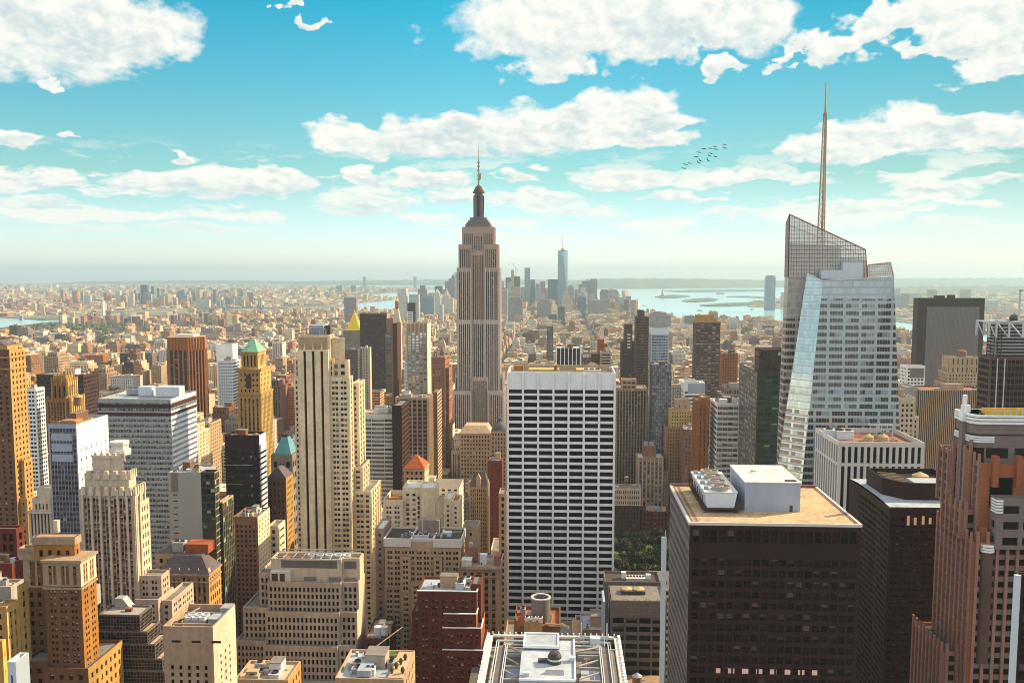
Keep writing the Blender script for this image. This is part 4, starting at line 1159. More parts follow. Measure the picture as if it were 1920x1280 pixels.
# ================================================================ black octagonal tower between the dark block and the granite tower
b = B('octagonal_tower', 'black chamfered tower with pale roof and boxy black penthouse', 'skyscraper', 1668, 1800, 950, 345, short='the black chamfered tower', seen=1280)
Z, W_ = b.Z, b.W
zt = Z(950); c = 9.0
xe, ye = at(b, 1618, 911, zt)
ring = [(0, 0), (W_, 0), (W_ + c, c), (W_ + c, 40), (W_, 49), (0, 49), (xe, ye + 6), (xe, 16)]
def oct_facade(ring):
    n = len(ring)
    for k in range(n):
        p, q = ring[k], ring[(k + 1) % n]; d = math.hypot(q[0] - p[0], q[1] - p[1])
        stl = S(M['black_metal'], GK, bay=1.7, fl=2.5, ww=.72, wh=.5, sill=.25, rec=.3, edge=.8, top=3.5)
        b.facade(p[0], p[1], (q[0] - p[0]) / d, (q[1] - p[1]) / d, d, 0, zt, stl if k in (0, 6, 7, 1) else dict(stl, glass=None))
oct_facade(ring)
b.grow(xe, W_ + c, 0, 49, zt)
b.sub('roof', lambda a: a.prism(ring, zt - .6, zt - .12, 0, bottom=False), [M['roof_blue']])
xp0, yp0 = at(b, 1697, 936, zt); xp1 = W_ + 6
zp = b.Z(905, xp0, yp0)
pr = [(xp0, yp0), (xp1, yp0), (xp1, 40), (xp0 - 6, 40), (xp0 - 6, yp0 + 9)]
b.sub('penthouse', lambda a: [a.prism(pr, zt - .3, zp - 2.0, 0, mt=0), ] + [a.prism([pr[k], pr[(k + 1) % 5], ((pr[(k + 1) % 5][0] + xp0 + 6) * .5 * .1 + pr[(k + 1) % 5][0] * .9, pr[(k + 1) % 5][1] * .97 + .8), (pr[k][0] * .9 + (pr[k][0] + xp0 + 6) * .05, pr[k][1] * .97 + .8)], zp - 2.1, zp, 0) for k in range(5)], [M['black_metal']],
      child=[('roof_deck', lambda a: a.box(xp0 + 5, xp1 - 1, yp0 + 3.5, yp0 + 13, zp - 2.0, zp - .8), [M['roof_blue']]), ('cone', lambda a: a.lathe(xp0 + 12, yp0 + 17, [(3.2, zp - 1.8), (3.2, zp - .5), (0, zp + 1.0)], 14), [M['tank_lid']]),
             ('roof_pipe', lambda a: [a.tube((xp0 - 3, yp0 + 9 + k * 3, zp - 1), (xp0 + 4, yp0 + 7 + k * 3, zp - 1), .25, 5) for k in range(6)], [M['tan_metal']])])
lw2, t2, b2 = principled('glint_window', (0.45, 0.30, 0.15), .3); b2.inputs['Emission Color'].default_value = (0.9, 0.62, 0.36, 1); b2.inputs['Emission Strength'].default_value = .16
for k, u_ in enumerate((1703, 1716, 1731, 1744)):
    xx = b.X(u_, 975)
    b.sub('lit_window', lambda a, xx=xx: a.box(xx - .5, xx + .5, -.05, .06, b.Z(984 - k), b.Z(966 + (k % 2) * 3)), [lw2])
b.nwin = 60
b.build()

# ================================================================ white ribbed block behind the dark one
b = B('ribbed_block', 'white ribbed office block with dark vertical window strips and rooftop tanks', 'office building', 1573, 1734, 828, 480, short='the white ribbed block', seen=945)
Z, W_ = b.Z, b.W
zt = Z(828)
rs = S(M['pale_panel'], GP, M['spandrel_dark'], bay=W_ / 13.4, fl=14.0, ww=.55, wh=.86, sill=.03, rec=.9, srec=.6, edge=.9, top=4.0, base=0)
re_ = dict(rs, bay=4.2)
D_ = b.D(1529, 0, 800)
b.block(0, W_, 0, D_, 0, Z(868) - 1, dict(rs, fl=30, top=1.0, wh=.985), dict(re_, fl=30, top=1.0, wh=.985), noroof=True)
b.block(0, W_, 0, D_, Z(868) - 1, zt, dict(rs, top=2.6, fl=8, wh=.97, base=.9), dict(re_, top=2.6, fl=8, wh=.97, base=.9), roof=M['brick_rose'], par=2.5, parm=M['pale_panel'])
zi = zt - 2.5
for (ua, va, w_, d, h) in ((1549, 822, 10, 6, 4.5), (1570, 824, 9, 6, 4.5)):
    xx, yy = at(b, ua, va, zi); b.unit(xx, yy, zi, w_, d, h, M['white_blue'], fans=2)
for ua in (1628, 1656):
    xx, yy = at(b, ua, 826, zi); b.sub('drum_tank', lambda a, xx=xx, yy=yy: a.lathe(xx, yy, [(2.7, zi), (2.7, zi + 2.4), (0, zi + 4)], 16), [M['tank_lid']])
xx, yy = at(b, 1632, 818, zi)
b.sub('steel_gantry', lambda a: [a.tube((xx + k * 3, yy, zi), (xx + k * 3, yy, zi + 6.5), .2, 5) for k in range(5)] + [a.tube((xx, yy, zi + 6.5), (xx + 12, yy, zi + 6.5), .25, 5), a.tube((xx, yy + 4, zi + 6.5), (xx + 12, yy + 4, zi + 6.5), .25, 5)] + [a.tube((xx + k * 3, yy, zi + 6.5), (xx + k * 3, yy + 4, zi + 6.5), .2, 5) for k in range(5)], [M['white_metal']])
b.clutter(W_ * .62, W_ - 3, 6, D_ - 6, zi, 4, 0, False)
b.nwin = 60
b.build()
def bld(name, label, cat, u0, u1, vt, Y, side=None, dep=None, st=None, we=None, roof=None, par=1.0, clut=4, tank=.4, nwin=0, short=None, seen=None, extra=None, corn=None, done=True, sides='NEWS', group=None):
    b = B(name, label, cat, u0, u1, vt, Y, short, group, seen=seen)
    right = (u0 + u1) / 2 < 1050
    if dep is None:
        dep = b.D(side, b.W if right else 0.0) if side is not None else 26.0
    b.dep = dep
    zt = b.Z(vt)
    b.block(0, b.W, 0, dep, 0, zt, st, we, roof=roof, par=par, sides=sides)
    if corn: b.cornice(0, b.W, 0, dep, zt + .05, corn[0], corn[1], corn[2])
    if clut: b.clutter(1, b.W - 1, 1, dep - 1, zt - par, clut, tank)
    b.nwin = nwin
    if extra: extra(b)
    if done: b.build()
    return b


# ---------------------------------------------------------------- left edge: gold tower with tiers
def ex(b):
    x, Z, W = b.X, b.Z, b.W
    b.block(W * .4, W + 3, 5, b.D(61, W + 3, 864), 0, Z(864), st_gold)
    b.block(W * .4, W + 5, 3, b.D(66, W + 5, 935), 0, Z(935), st_gold)
    b.block(4, W - 3, 3, b.dep - 3, Z(655) - 1, Z(648), S(M['stone_gold'], None), roof=M['slate'])
    pyramid(b, 6, W - 5, 4, b.dep - 4, Z(648), Z(640), M['slate'], flat=.4)
    b.cornice(0, W, 0, b.dep, Z(668), 1.2, .6, M['stone_gold'])
    b.cornice(0, W, 0, b.dep, Z(690), 1.0, .5, M['stone_gold'])
bld('stone_tower', 'tall brown and gold stone tower cut off by the left edge', 'skyscraper', -72, 17, 655, 600, side=47, st=dict(st_brick, bay=4.0, ww=.4), we=dict(st_gold, bay=4.2), clut=0, extra=ex, short='the gold tower at the left edge', seen=980, nwin=40)  # brown north, gold west: shade and sun put into the wall colours

# glass and white tower
def ex(b):
    Z = b.Z
    zi = Z(795)
    b.sub('roof_screen', lambda a: [a.box(.6, b.W - .6, 1, 1.5, zi - 1, zi + 1.2), a.box(3, b.W - 4, 6, 14, zi - 1, zi + .8)], [M['brick_tan']])
    b.sub('louvre_panel', lambda a: [a.box(1.2, b.W - 2.5, -.06, .1, Z(812) - k * 5 - 3.6, Z(812) - k * 5) for k in range(3)], [M['blue_metal']])
    wv = S(M['white_blue'], GP, bay=4.5, fl=5.5, ww=.18, wh=.3, rec=.3, edge=.6, top=9)
bld('glass_tower', 'grey blue glass tower with a white side wall', 'skyscraper', 90, 143, 795, 430, side=203, st=S(M['blue_metal'], M['g_slate'], M['spandrel_grey'], bay=1.5, fl=2.5, ww=.9, wh=.62, sill=.2, rec=.12, edge=.5, top=1.5),
    we=S(M['white_blue'], GP, bay=5.2, fl=4.6, ww=.16, wh=.34, rec=.3, edge=.8, top=10), roof=M['roof_tan'], par=1.5, clut=2, extra=ex, short='the glass tower with the white side wall', seen=1000, nwin=60)

# striped office with white roof
def ex(b):
    Z, W, D = b.Z, b.W, b.dep
    zi = Z(745) - 1
    b.unit(W * .38, D * .45, zi, 8, 6, 5, M['white_metal']); b.unit(W * .66, D * .35, zi, 14, 8, 5.5, M['white_metal'])
    b.unit(W * .15, D * .6, zi, 9, 5, 3, M['grey_metal'], fans=3)
    b.sub('top_band', lambda a: (a.box(-.12, W + .12, -.12, D + .1, Z(757) - 2.2, Z(757)), a.box(-.12, W + .12, -.12, D + .1, Z(773) - 1.6, Z(773))), [M['bronze']])
bld('office_tower', 'broad office tower banded in white and dark glass with white roof units', 'office building', 183, 320, 747, 520, side=368, st=S(M['grey_metal'], M['g_grey'], bay=1.55, fl=3.05, ww=.86, wh=.5, sill=.05, rec=.3, edge=.3, top=1),
    we=S(M['white_panel'], GD, bay=1.55, fl=3.05, ww=.95, wh=.5, sill=.05, rec=.45, edge=.3, top=1), roof=M['roof_blue'], clut=0, extra=ex, short='the broad white-banded tower', seen=1030, nwin=60)

# cream art deco tower with scalloped crown
def ex(b):
    x, Z, W, D = b.X, b.Z, b.W, b.dep
    y = 3.0
    dk = S(M['stone_white'], GP, M['spandrel_rose'], bay=3.4, fl=9.5, ww=.5, wh=.8, sill=.1, rec=.8, edge=.8, top=2.2)
    x0, x1 = x(158, 888, 2), x(241, 888, 2)
    b.block(x0, x1, 2, D - 2, Z(917) - 1, Z(889), dk, dk)
    x2, x3 = x(174, 855, 6), x(232, 855, 6)
    b.block(x2, x3, 6, D - 5, Z(889) - 1, Z(853, x2, 6), dk, dk, roof=M['roof_dark'])
    def scal(a):
        for (xa, xb, yy, z, n) in ((x0, x1, 2, Z(889), 5), (x2, x3, 6, Z(853, x2, 6), 5), (0, W, 0, Z(917), 7)):
            for k in range(n):
                c = xa + (xb - xa) * (k + .5) / n; r = (xb - xa) / n * .36
                a.prism([(c - r, yy - .7), (c + r, yy - .7), (c + r, yy + .6), (c - r, yy + .6)], z - 2.2, z + 1.1, 0, ring2=[(c - r * .55, yy - .6), (c + r * .55, yy - .6), (c + r * .55, yy + .5), (c - r * .55, yy + .5)])
        for (xb, ya, yb, z, n) in ((x1, 2, D - 2, Z(889), 4), (x3, 6, D - 5, Z(853, x2, 6), 3), (W, 0, D, Z(917), 5)):
            for k in range(n):
                c = ya + (yb - ya) * (k + .5) / n; r = (yb - ya) / n * .36
                a.prism([(xb - .6, c - r), (xb + .7, c - r), (xb + .7, c + r), (xb - .6, c + r)], z - 2.2, z + 1.1, 0, ring2=[(xb - .5, c - r * .55), (xb + .6, c - r * .55), (xb + .6, c + r * .55), (xb - .5, c + r * .55)])
    b.sub('scalloped_parapet', scal, [M['stone_white']])
    zt = Z(853, x2, 6)
    xm = (x2 + x3) / 2
    b.sub('tank_house', lambda a: (a.lathe(xm + 1, 14, [(4.6, zt - 1), (4.6, zt + 1), (3.6, zt + 1), (3.6, zt + 3.2), (4.0, zt + 3.2), (4.0, zt + 4.4), (0, zt + 4.5)], 8)), [M['pale_panel']])
    w = S(M['stone_mauve'], G_, bay=2.2, fl=2.5, ww=.5, wh=.55, top=1.5, pair=True)
    b.block(x(258, 1078, 2), x(302, 1078, 2), 2, b.D(318, x(302, 1078, 2), 1078), 0, Z(1078, 18, 2), w, w)
    b.block(x(252, 1112, -3), x(296, 1112, -3), -3, 12, 0, Z(1116), w, w)
    b.block(x(300, 1118, 0), x(322, 1118, 0), 0, 22, 0, Z(1122), w, w)
    b.block(W - 2, x(262, 940, 4), 4, b.D(280, x(262, 940, 4), 945), 0, Z(945), dict(st_cream, wall=M['stone_white'], bay=2.6), dict(st_cream, wall=M['stone_white'], bay=2.6))
bld('art_deco_tower', 'pale art deco tower with scalloped stepped crown', 'skyscraper', 149, 250, 917, 365, side=272, st=S(M['stone_mauve'], GB, M['spandrel_rose'], bay=1.9, fl=2.45, ww=.62, wh=.56, rec=.35, srec=.15, edge=1.0, top=3.0, pier=(2, .9, .5), pm=M['stone_white'], pair=True),
    we=S(M['stone_white'], G_, M['spandrel_rose'], bay=2.2, fl=2.45, ww=.5, wh=.56, rec=.35, edge=.8, top=3.0, pier=(2, .9, .4)), clut=0, extra=ex, short='the scalloped art deco tower', seen=1110, nwin=100)  # white west wall carries the sunlight, mauve front the shade

# brown and gold apartment tower, near
def ex(b):
    x, Z, W, D = b.X, b.Z, b.W, b.dep
    cap = S(M['stone_pink'], G_, M['brick_brown'], bay=2.2, fl=2.4, ww=.5, wh=.6, top=1.4, rec=.4, pair=True)
    capw = dict(cap, wall=M['stone_cream'])
    zc = Z(1050)
    b.block(-.12, W + .12, -.12, D + .1, Z(1098), zc, cap, capw, roof=M['brick_rose'], par=1.4)
    b.cornice(0, W, 0, D, zc + .25, .9, .7, M['stone_pink'])
    b.cornice(0, W, 0, D, Z(1100), .7, .45, M['stone_pink'])
    # penthouse
    ya = 5.0
    xa, xb_ = x(62, 1010, ya), x(139, 1010, ya)
    zp = Z(1006, xa, ya)
    ph = S(M['brick_gold'], G_, bay=3.0, fl=3.2, ww=.42, wh=.5, top=3.4)
    b.block(xa, xb_, ya, b.D(150, xb_, 1010), zc - 1.5, zp, ph, ph, roof=M['roof_blue'])
    b.cornice(xa, xb_, ya, b.D(150, xb_, 1010), zp, 2.6, .35, M['stone_pink'])
    b.unit(xa + 4, ya + 6, zp, 1.6, 1.6, 4, M['stone_white'])
    # left wing, set back
    xw = x(43, 1045, 9)
    wg = dict(st_brick, bay=3.2)
    b.block(xw, 1, 9, D, 0, Z(1043, xw, 9), wg, wg)
    b.block(xw - .1, .5, 8.9, D - 1, Z(1100, xw, 9), Z(1042, xw, 9), dict(cap, bay=3.6), capw)
    b.block(x(45, 1018, 12), 2, 12, D - 2, Z(1043, xw, 9) - 1, Z(1021, xw, 12), S(M['stone_pink'], G_, bay=6, fl=5, ww=.2, wh=.3))
    # lower skirt with curved corner
    b.block(-.2, W + 2.5, -2.5, D + 12, 0, Z(1245), dict(st_brick, bay=3.2), st_gold)
    b.block(x(40, 1230, -1), 0, -1, 12, 0, Z(1238), dict(st_brick, bay=3.2))
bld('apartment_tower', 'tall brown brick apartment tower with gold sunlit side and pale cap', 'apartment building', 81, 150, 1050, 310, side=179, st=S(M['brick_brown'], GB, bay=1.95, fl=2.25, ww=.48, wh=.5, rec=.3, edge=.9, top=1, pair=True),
    we=S(M['brick_gold'], GB, bay=2.2, fl=2.25, ww=.46, wh=.5, rec=.35, edge=.8, top=1, pair=True), clut=0, extra=ex, short='the brown apartment tower with the gold side', seen=1280, nwin=100)  # golder brick and paler cap on the west paint the sunlight in

# terraced grid office
def ex(b):
    Z, W, D = b.Z, b.W, b.dep
    tg_ = S(M['spandrel_grey'], GK, bay=1.15, fl=1.3, ww=.86, wh=.86, sill=.07, rec=.06, edge=.2, top=.6)
    for k, (v, o) in enumerate(((1181, 2.8), (1204, 5.6), (1230, 8.4), (1252, 11))):
        b.block(-12, W + o, -.25 * k - .2, D + .3 * k, 0, Z(v), tg_, tg_, roof=M['roof_tan'], par=.6)
        if k == 1: b.sub('awning', lambda a, v=v, o=o: [a.box(q, q + 3.4, -1.2, .4, Z(v) - .3, Z(v) + .9) for q in (-6, -2, 5)], [wall('awning_blue', (.12, .36, .62))])
    zt = Z(1151)
    x0, y0 = at(b, 184, 1120, zt)
    b.sub('penthouse', lambda a: (a.box(-14, -6.5, 4, 15, zt - 1, Z(1112, 0, 4), 0),), [M['grey_panel']], child=[('louvre_panel', lambda a: a.box(-13.6, -6.9, 3.85, 4.0, zt + .6, Z(1117, 0, 4)), [M['blue_metal']])])
    x1, y1 = at(b, 215, 1137, zt)
    b.sub('cooling_scoop', lambda a: a.prism([(x1, y1), (x1 + 6.2, y1), (x1 + 6.2, y1 + 4), (x1, y1 + 4)], zt - .7, zt + 3.2, 0, ring2=[(x1, y1), (x1 + 3.2, y1), (x1 + 3.2, y1 + 4), (x1, y1 + 4)]), [M['grey_metal']])
    b.unit(x1 + 5.5, y1 - 3, zt - .7, 2.4, 1.6, 1.0, M['brick_brown'])
bld('terraced_office', 'dark glass office stepping out in white gridded terraces', 'office building', 184, 262, 1151, 335, side=286, st=S(M['spandrel_grey'], GK, bay=1.15, fl=1.3, ww=.86, wh=.86, sill=.07, rec=.06, edge=.2, top=.6), roof=M['grey_panel'], par=.7, clut=0, extra=ex, short='the terraced dark glass office', seen=1280, nwin=100)

# blank beige block, near
def ex(b):
    Z, W, D = b.Z, b.W, b.dep
    zt = Z(1173)
    b.sub('cooling_tower', lambda a: a.box(W * .18, W * .62, D * .45, D * .72, zt - 6, zt - 1.4), [M['grey_metal']],
          child=[('fan', lambda a, k=k, j=j: a.lathe(W * .18 + W * .44 * (k + .5) / 3, D * (.515 + .13 * j), [(1.15, zt - 1.4), (1.15, zt - .6), (.9, zt - .6), (.9, zt - 1.1), (0, zt - 1.0)], 14), [M['white_metal']]) for k in range(3) for j in range(2)])
    b.unit(W * .66, D * .5, zt - 6, 4.2, 5.5, 4.6, M['roof_blue']); b.unit(W * .78, D * .8, zt - 5, 3, 4, 5, M['grey_metal'])
    b.sub('roof_beam', lambda a: [a.box(.5, W - .5, D * q, D * q + .35, zt - 1.8, zt - 1.3) for q in (.3, .8)] + [a.tube((1, D * .35, zt - 1), (W * .3, D * .9, zt - .6), .2, 5)], [M['steel_beam']])
    b.sub('vent_slot', lambda a: [a.box(2.5 + k * 6.0, 5.2 + k * 6.0, -.05, .3, Z(1203), Z(1199)) for k in range(3)], [M['black_metal']])
bld('beige_block', 'beige rendered block with few windows and open rooftop plant', 'building', 305, 399, 1173, 262, side=442, st=S(M['stone_pink'], GP, bay=2.6, fl=2.15, ww=.36, wh=.6, rec=.35, edge=1.2, top=11.5), we=S(M['stone_white'], GP, bay=3.6, fl=2.15, ww=.3, wh=.52, rec=.35, edge=4, top=10), roof=M['brick_gold'], par=5.5, clut=0, extra=ex, short='the beige block with open roof plant', seen=1280, nwin=60)  # west wall in a paler tone, its sunlight painted in

# grey slab with green glass
def ex(b):
    Z, W, D = b.Z, b.W, b.dep
    xg = W
    b.block(xg + .05, b.X(402), .12, b.D(411, b.X(402)), 0, Z(884), S(M['spandrel_dark'], M['g_green'], M['spandrel_dark'], bay=2.0, fl=3.6, ww=.9, wh=.75, sill=.12, rec=.08, edge=.1, top=.6), S(M['tan_metal'], M['g_green'], M['tan_metal'], bay=2.4, fl=3.6, ww=.94, wh=.88, sill=.04, rec=.08, edge=.1, top=.4))
    b.block(b.X(402) - 1, b.X(418, 950, 6), 6, b.D(438, b.X(418, 950, 6), 940), 0, Z(945), S(M['tan_metal'], M['g_green'], M['spandrel_dark'], bay=2.4, fl=3.6, ww=.94, wh=.86, sill=.04, rec=.08, edge=.1, top=.5))
    b.sub('dark_panel', lambda a: a.box(b.X(320), b.X(333), -.06, .1, Z(922), Z(886)), [M['granite_grey']])
    b.sub('vent_slot', lambda a: [a.box(b.X(323), b.X(331), -.06, .2, Z(926 + k * 12) - .5, Z(926 + k * 12)) for k in range(8)], [M['black_metal']])
bld('slab_tower', 'grey blank slab joined to a dark green glass tower', 'office building', 315, 376, 885, 450, dep=20, st=S(M['grey_panel'], None), we=S(M['grey_panel'], None), roof=M['roof_blue'], clut=6, tank=0, extra=ex, short='the grey slab with green glass', seen=1130, nwin=40)

# mansard hall
def ex(b):
    Z, W, D = b.Z, b.W, b.dep
    zt = Z(1075)
    b.sub('mansard_roof', lambda a: a.prism([(-.5, -.5), (W + .5, -.5), (W + .5, D + .5), (-.5, D + .5)], zt, Z(1046), 0, ring2=[(5, 5), (W - 5, 5), (W - 5, D - 5), (5, D - 5)]), [M['slate']],
          child=[('dormer', lambda a, k=k: a.prism([(4 + k * 4.4, .6), (5.2 + k * 4.4, .6), (5.2 + k * 4.4, 3), (4 + k * 4.4, 3)], zt + .6, zt + 2.4, 0, ring2=[(4.5 + k * 4.4, .6), (4.7 + k * 4.4, .6), (4.7 + k * 4.4, 3), (4.5 + k * 4.4, 3)]), [M['stone_tan']]) for k in range(5)])
    b.sub('red_plant_box', lambda a: a.box(W * .38, W * .85, 9, 17, Z(1046) - .5, Z(1030)), [M['roof_red']])
    b.unit(W * .1, 10, Z(1046), 5, 5, 4, M['grey_metal'], fans=2)
    pyramid(b, -6, 4, 10, 22, Z(1050), Z(1032), M['slate'], flat=.1)
    b.block(-6, 3, 10, 22, 0, Z(1050), st_tan, noroof=True)
    b.cornice(0, W, 0, D, zt + .1, .8, .6, M['stone_pink']); b.cornice(0, W, 0, D, Z(1088), .6, .4, M['stone_pink'])
bld('mansard_building', 'brown stone building with dark mansard roof and red rooftop box', 'building', 298, 391, 1075, 405, side=414, st=S(M['brick_tan'], G_, M['spandrel_brown'], bay=2.3, fl=4.2, ww=.5, wh=.62, top=1.0), we=S(M['stone_gold'], G_, bay=2.6, fl=4.2, ww=.5, wh=.6), clut=0, extra=ex, short='the building with the dark mansard roof', seen=1130, nwin=60)

# black glass block with a white striped side
def ex(b):
    Z, W, D = b.Z, b.W, b.dep
    b.sub('floor_line', lambda a: [a.box(1, W * f, -.05, .1, Z(v), Z(v) + .35) for v, f in ((872, .8), (908, .5))], [M['steel_beam']])
    b.sub('lit_window', lambda a: [a.box(W * .72, W * .78, -.06, .1, Z(v), Z(v) + 1.4) for v in (858, 893, 912, 930)], [M['g_sky']])
bld('black_block', 'plain black office block with a white striped west side', 'office building', 421, 486, 815, 560, side=499, st=S(M['black_metal'], GK, bay=1.6, fl=3.8, ww=.8, wh=.5, rec=.12, edge=.4, top=9), we=S(M['white_panel'], GK, bay=50, fl=3.3, ww=.99, wh=.5, rec=.4, edge=.1, top=10), roof=M['roof_tan'], par=1.5, clut=3, tank=0, extra=ex, short='the plain black block', seen=950, nwin=0)

# pink-brown building; its sunlit side is put into a cream wall colour
bld('corner_building', 'dim rose brown building with a bright cream gridded side', 'building', 437, 483, 968, 480, side=506, st=S(M['brick_rose'], GD, bay=2.2, fl=2.6, ww=.5, wh=.55, top=4), we=S(M['stone_cream'], G_, bay=2.6, fl=2.6, ww=.46, wh=.55, top=2), roof=M['roof_grey'], clut=5, tank=0, short='the rose building with the cream side', seen=1130, nwin=40)

# green pyramid tower
def ex(b):
    x, Z, W, D = b.X, b.Z, b.W, b.dep
    x1, x2 = x(452, 690, 3), x(483, 690, 3); d1 = b.D(507, x2, 690)
    s2 = S(M['stone_gold'], GD, bay=3.6, fl=3.8, ww=.4, wh=.5, top=2, edge=1)
    b.block(0.5, W - .5, 1.2, D - 1.2, Z(735) - 1, Z(693), s2, dict(s2, wall=M['stone_yellow']))
    b.block(x1, x2, 4, D - 5, Z(693) - 1, Z(660), S(M['stone_gold'], GD, bay=3.0, fl=9.0, ww=.42, wh=.7, top=2, edge=1), S(M['stone_yellow'], GD, bay=3.0, fl=9, ww=.42, wh=.7, top=2, edge=1))
    b.cornice(0, W, 0, D, Z(737), 1.2, .7, M['stone_gold']); b.cornice(.5, W - .5, 1.2, D - 1.2, Z(692), 1.5, 1.0, M['stone_gold']); b.cornice(x1, x2, 4, D - 5, Z(660), .9, .6, M['stone_gold'])
    pyramid(b, x1 - .2, x2 + .2, 3.8, D - 4.8, Z(660), Z(636, 6, 10), M['copper_green'], flat=.12, hip=.5)
    xm = (x(462) + x(470)) / 2
    b.sub('arched_window', lambda a: a.box(xm - 2, xm + 2, 1.0, 1.6, Z(728), Z(703)), [M['bronze']])
    b.sub('balustrade', lambda a: [a.box(k * W / 9, k * W / 9 + .7, -.3, .6, Z(693), Z(690)) for k in range(10)], [M['stone_gold']])
bld('pyramid_tower', 'ornate gold stone tower topped by a green copper pyramid', 'skyscraper', 445, 489, 737, 740, side=511, st=S(M['stone_gold'], GD, M['spandrel_brown'], bay=3.0, fl=3.8, ww=.42, wh=.55, edge=1.4, top=3.5, pier=(3, .8, .35)), we=S(M['stone_yellow'], GD, M['stone_gold'], bay=3.6, fl=3.8, ww=.4, wh=.6, edge=1.2, top=3.5, pier=(1, .9, .4)), clut=0, extra=ex, short='the tower with the green pyramid', seen=840, nwin=0)  # one stone in two tones, the yellow west side painted as lit

# bronze ribbed tower turned to the grid
b = B('ribbed_tower', 'rust orange ribbed tower with dark glass strips, turned to the grid', 'skyscraper', 308, 374, 632, 1240, 'the rust ribbed tower', seen=770)
Wd, Z = b.W, b.Z
ring = [(0, 8), (5, 0), (Wd * .66, 0), (Wd, 17), (Wd - 4, 34), (8, 38)]
for k in range(6):
    p, q = ring[k], ring[(k + 1) % 6]; d = math.hypot(q[0] - p[0], q[1] - p[1])
    b.facade(p[0], p[1], (q[0] - p[0]) / d, (q[1] - p[1]) / d, d, 0, Z(655), S(M['brick_orange'], GD, M['spandrel_dark'], bay=4.6 if k != 1 else 6.0, fl=3.8, ww=.62, wh=.55, srec=.6, rec=.7, edge=.8, top=1, pier=(1, 1.5, 1.0)))
    b.facade(p[0], p[1], (q[0] - p[0]) / d, (q[1] - p[1]) / d, d, Z(655), Z(632), S(M['brick_orange'], None))
def ribs(a):
    for k in (1, 2):
        p, q = ring[k], ring[(k + 1) % 6]
        for j in range(7):
            t = j / 6; a.prism([(p[0] + (q[0] - p[0]) * t + dx, p[1] + (q[1] - p[1]) * t + dy) for dx, dy in ((-.8, -1.2), (.8, -1.2), (.8, .4), (-.8, .4))], Z(655), Z(633), 0)
b.sub('crown_rib', ribs, [M['brick_orange']])
b.grow(0, Wd, 0, 38, Z(632))
b.sub('roof', lambda a: a.prism(ring, Z(632) - .5, Z(632) + .1), [M['roof_tan']])
b.sub('penthouse', lambda a: a.prism([(9, 9), (Wd - 12, 9), (Wd - 10, 24), (10, 26)], Z(632), Z(628)), [M['roof_white']])
b.build()

bld('office_tower', 'small pale blue tower with a neat grid of square windows', 'office building', 408, 435, 676, 1150, side=449, st=S(M['white_blue'], GD, bay=3.0, fl=3.9, ww=.55, wh=.55, rec=.3, edge=.6, top=2), we=S(M['white_panel'], GD, bay=50, fl=3.9, ww=.97, wh=.45, rec=.3, edge=.4, top=2), clut=5, tank=0, short='the pale blue gridded tower', seen=740)
bld('white_block', 'blank white curved-topped block behind the pale blue gridded tower', 'building', 405, 436, 645, 1420, dep=22, st=S(M['white_panel'], None), clut=0, seen=676)

# black block behind the gothic tower; gothic tower with pinnacles
bld('dark_slab', 'dark brown slab tower behind the gilded gothic tower', 'office building', 66, 156, 702, 900, dep=30, st=S(M['bronze'], GK, bay=2, fl=3.8, ww=.7, wh=.5, rec=.15, edge=.5, top=2), clut=4, tank=0, seen=800, short='the dark slab behind the gothic tower')
def ex(b):
    x, Z, W, D = b.X, b.Z, b.W, b.dep
    g2 = S(M['brick_gold'], GD, M['spandrel_brown'], bay=3.4, fl=9, ww=.42, wh=.78, sill=.1, rec=.7, edge=1, top=2, pier=(1, 1.0, .6), pup=3.0)
    g3 = dict(g2, wall=M['stone_yellow'], pm=M['stone_yellow'])
    b.block(x(96, 716, 3), x(126, 716, 3), 3, b.D(145, x(126, 716, 3), 716), Z(748) - 1, Z(716), g2, g3)
    x0, x1, d1 = x(101, 705, 5), x(123, 705, 5), b.D(138, x(123, 705, 5), 703)
    b.block(x0, x1, 5, d1, Z(716) - 1, Z(704), S(M['stone_gold'], None))
    def pin(a):
        for px in (x0, (x0 * 2 + x1) / 3, (x0 + 2 * x1) / 3, x1):
            for py in (5, d1): a.lathe(px, py, [(.9, Z(712)), (.9, Z(703)), (0, Z(689))], 6)
        for py in np.linspace(5, d1, 4)[1:3]:
            a.lathe(x1, float(py), [(.9, Z(712)), (.9, Z(703)), (0, Z(689))], 6)
    b.sub('pinnacle', pin, [M['stone_gold']])
    b.block(x(122, 742, -2), x(132, 742, -2), -2, b.D(158, x(132, 742, -2), 742), 0, Z(745), dict(g2, fl=4, wh=.5, pup=1.0), dict(g3, fl=4, wh=.5, pup=1.0))
bld('gothic_tower', 'gilded brown gothic tower with pinnacles and tall arcaded top', 'skyscraper', 86, 124, 748, 770, side=150, st=S(M['brick_gold'], GD, M['spandrel_brown'], bay=2.8, fl=3.7, ww=.45, wh=.5, rec=.3, edge=1, top=2, pier=(2, .9, .5), pup=1.5), we=S(M['stone_yellow'], GD, M['stone_gold'], bay=2.8, fl=3.7, ww=.4, wh=.5, rec=.3, edge=1, top=2, pier=(2, .9, .5), pup=1.5), clut=0, extra=ex, short='the gilded gothic tower', seen=800)  # yellow stone on the west stands in for sun on that side

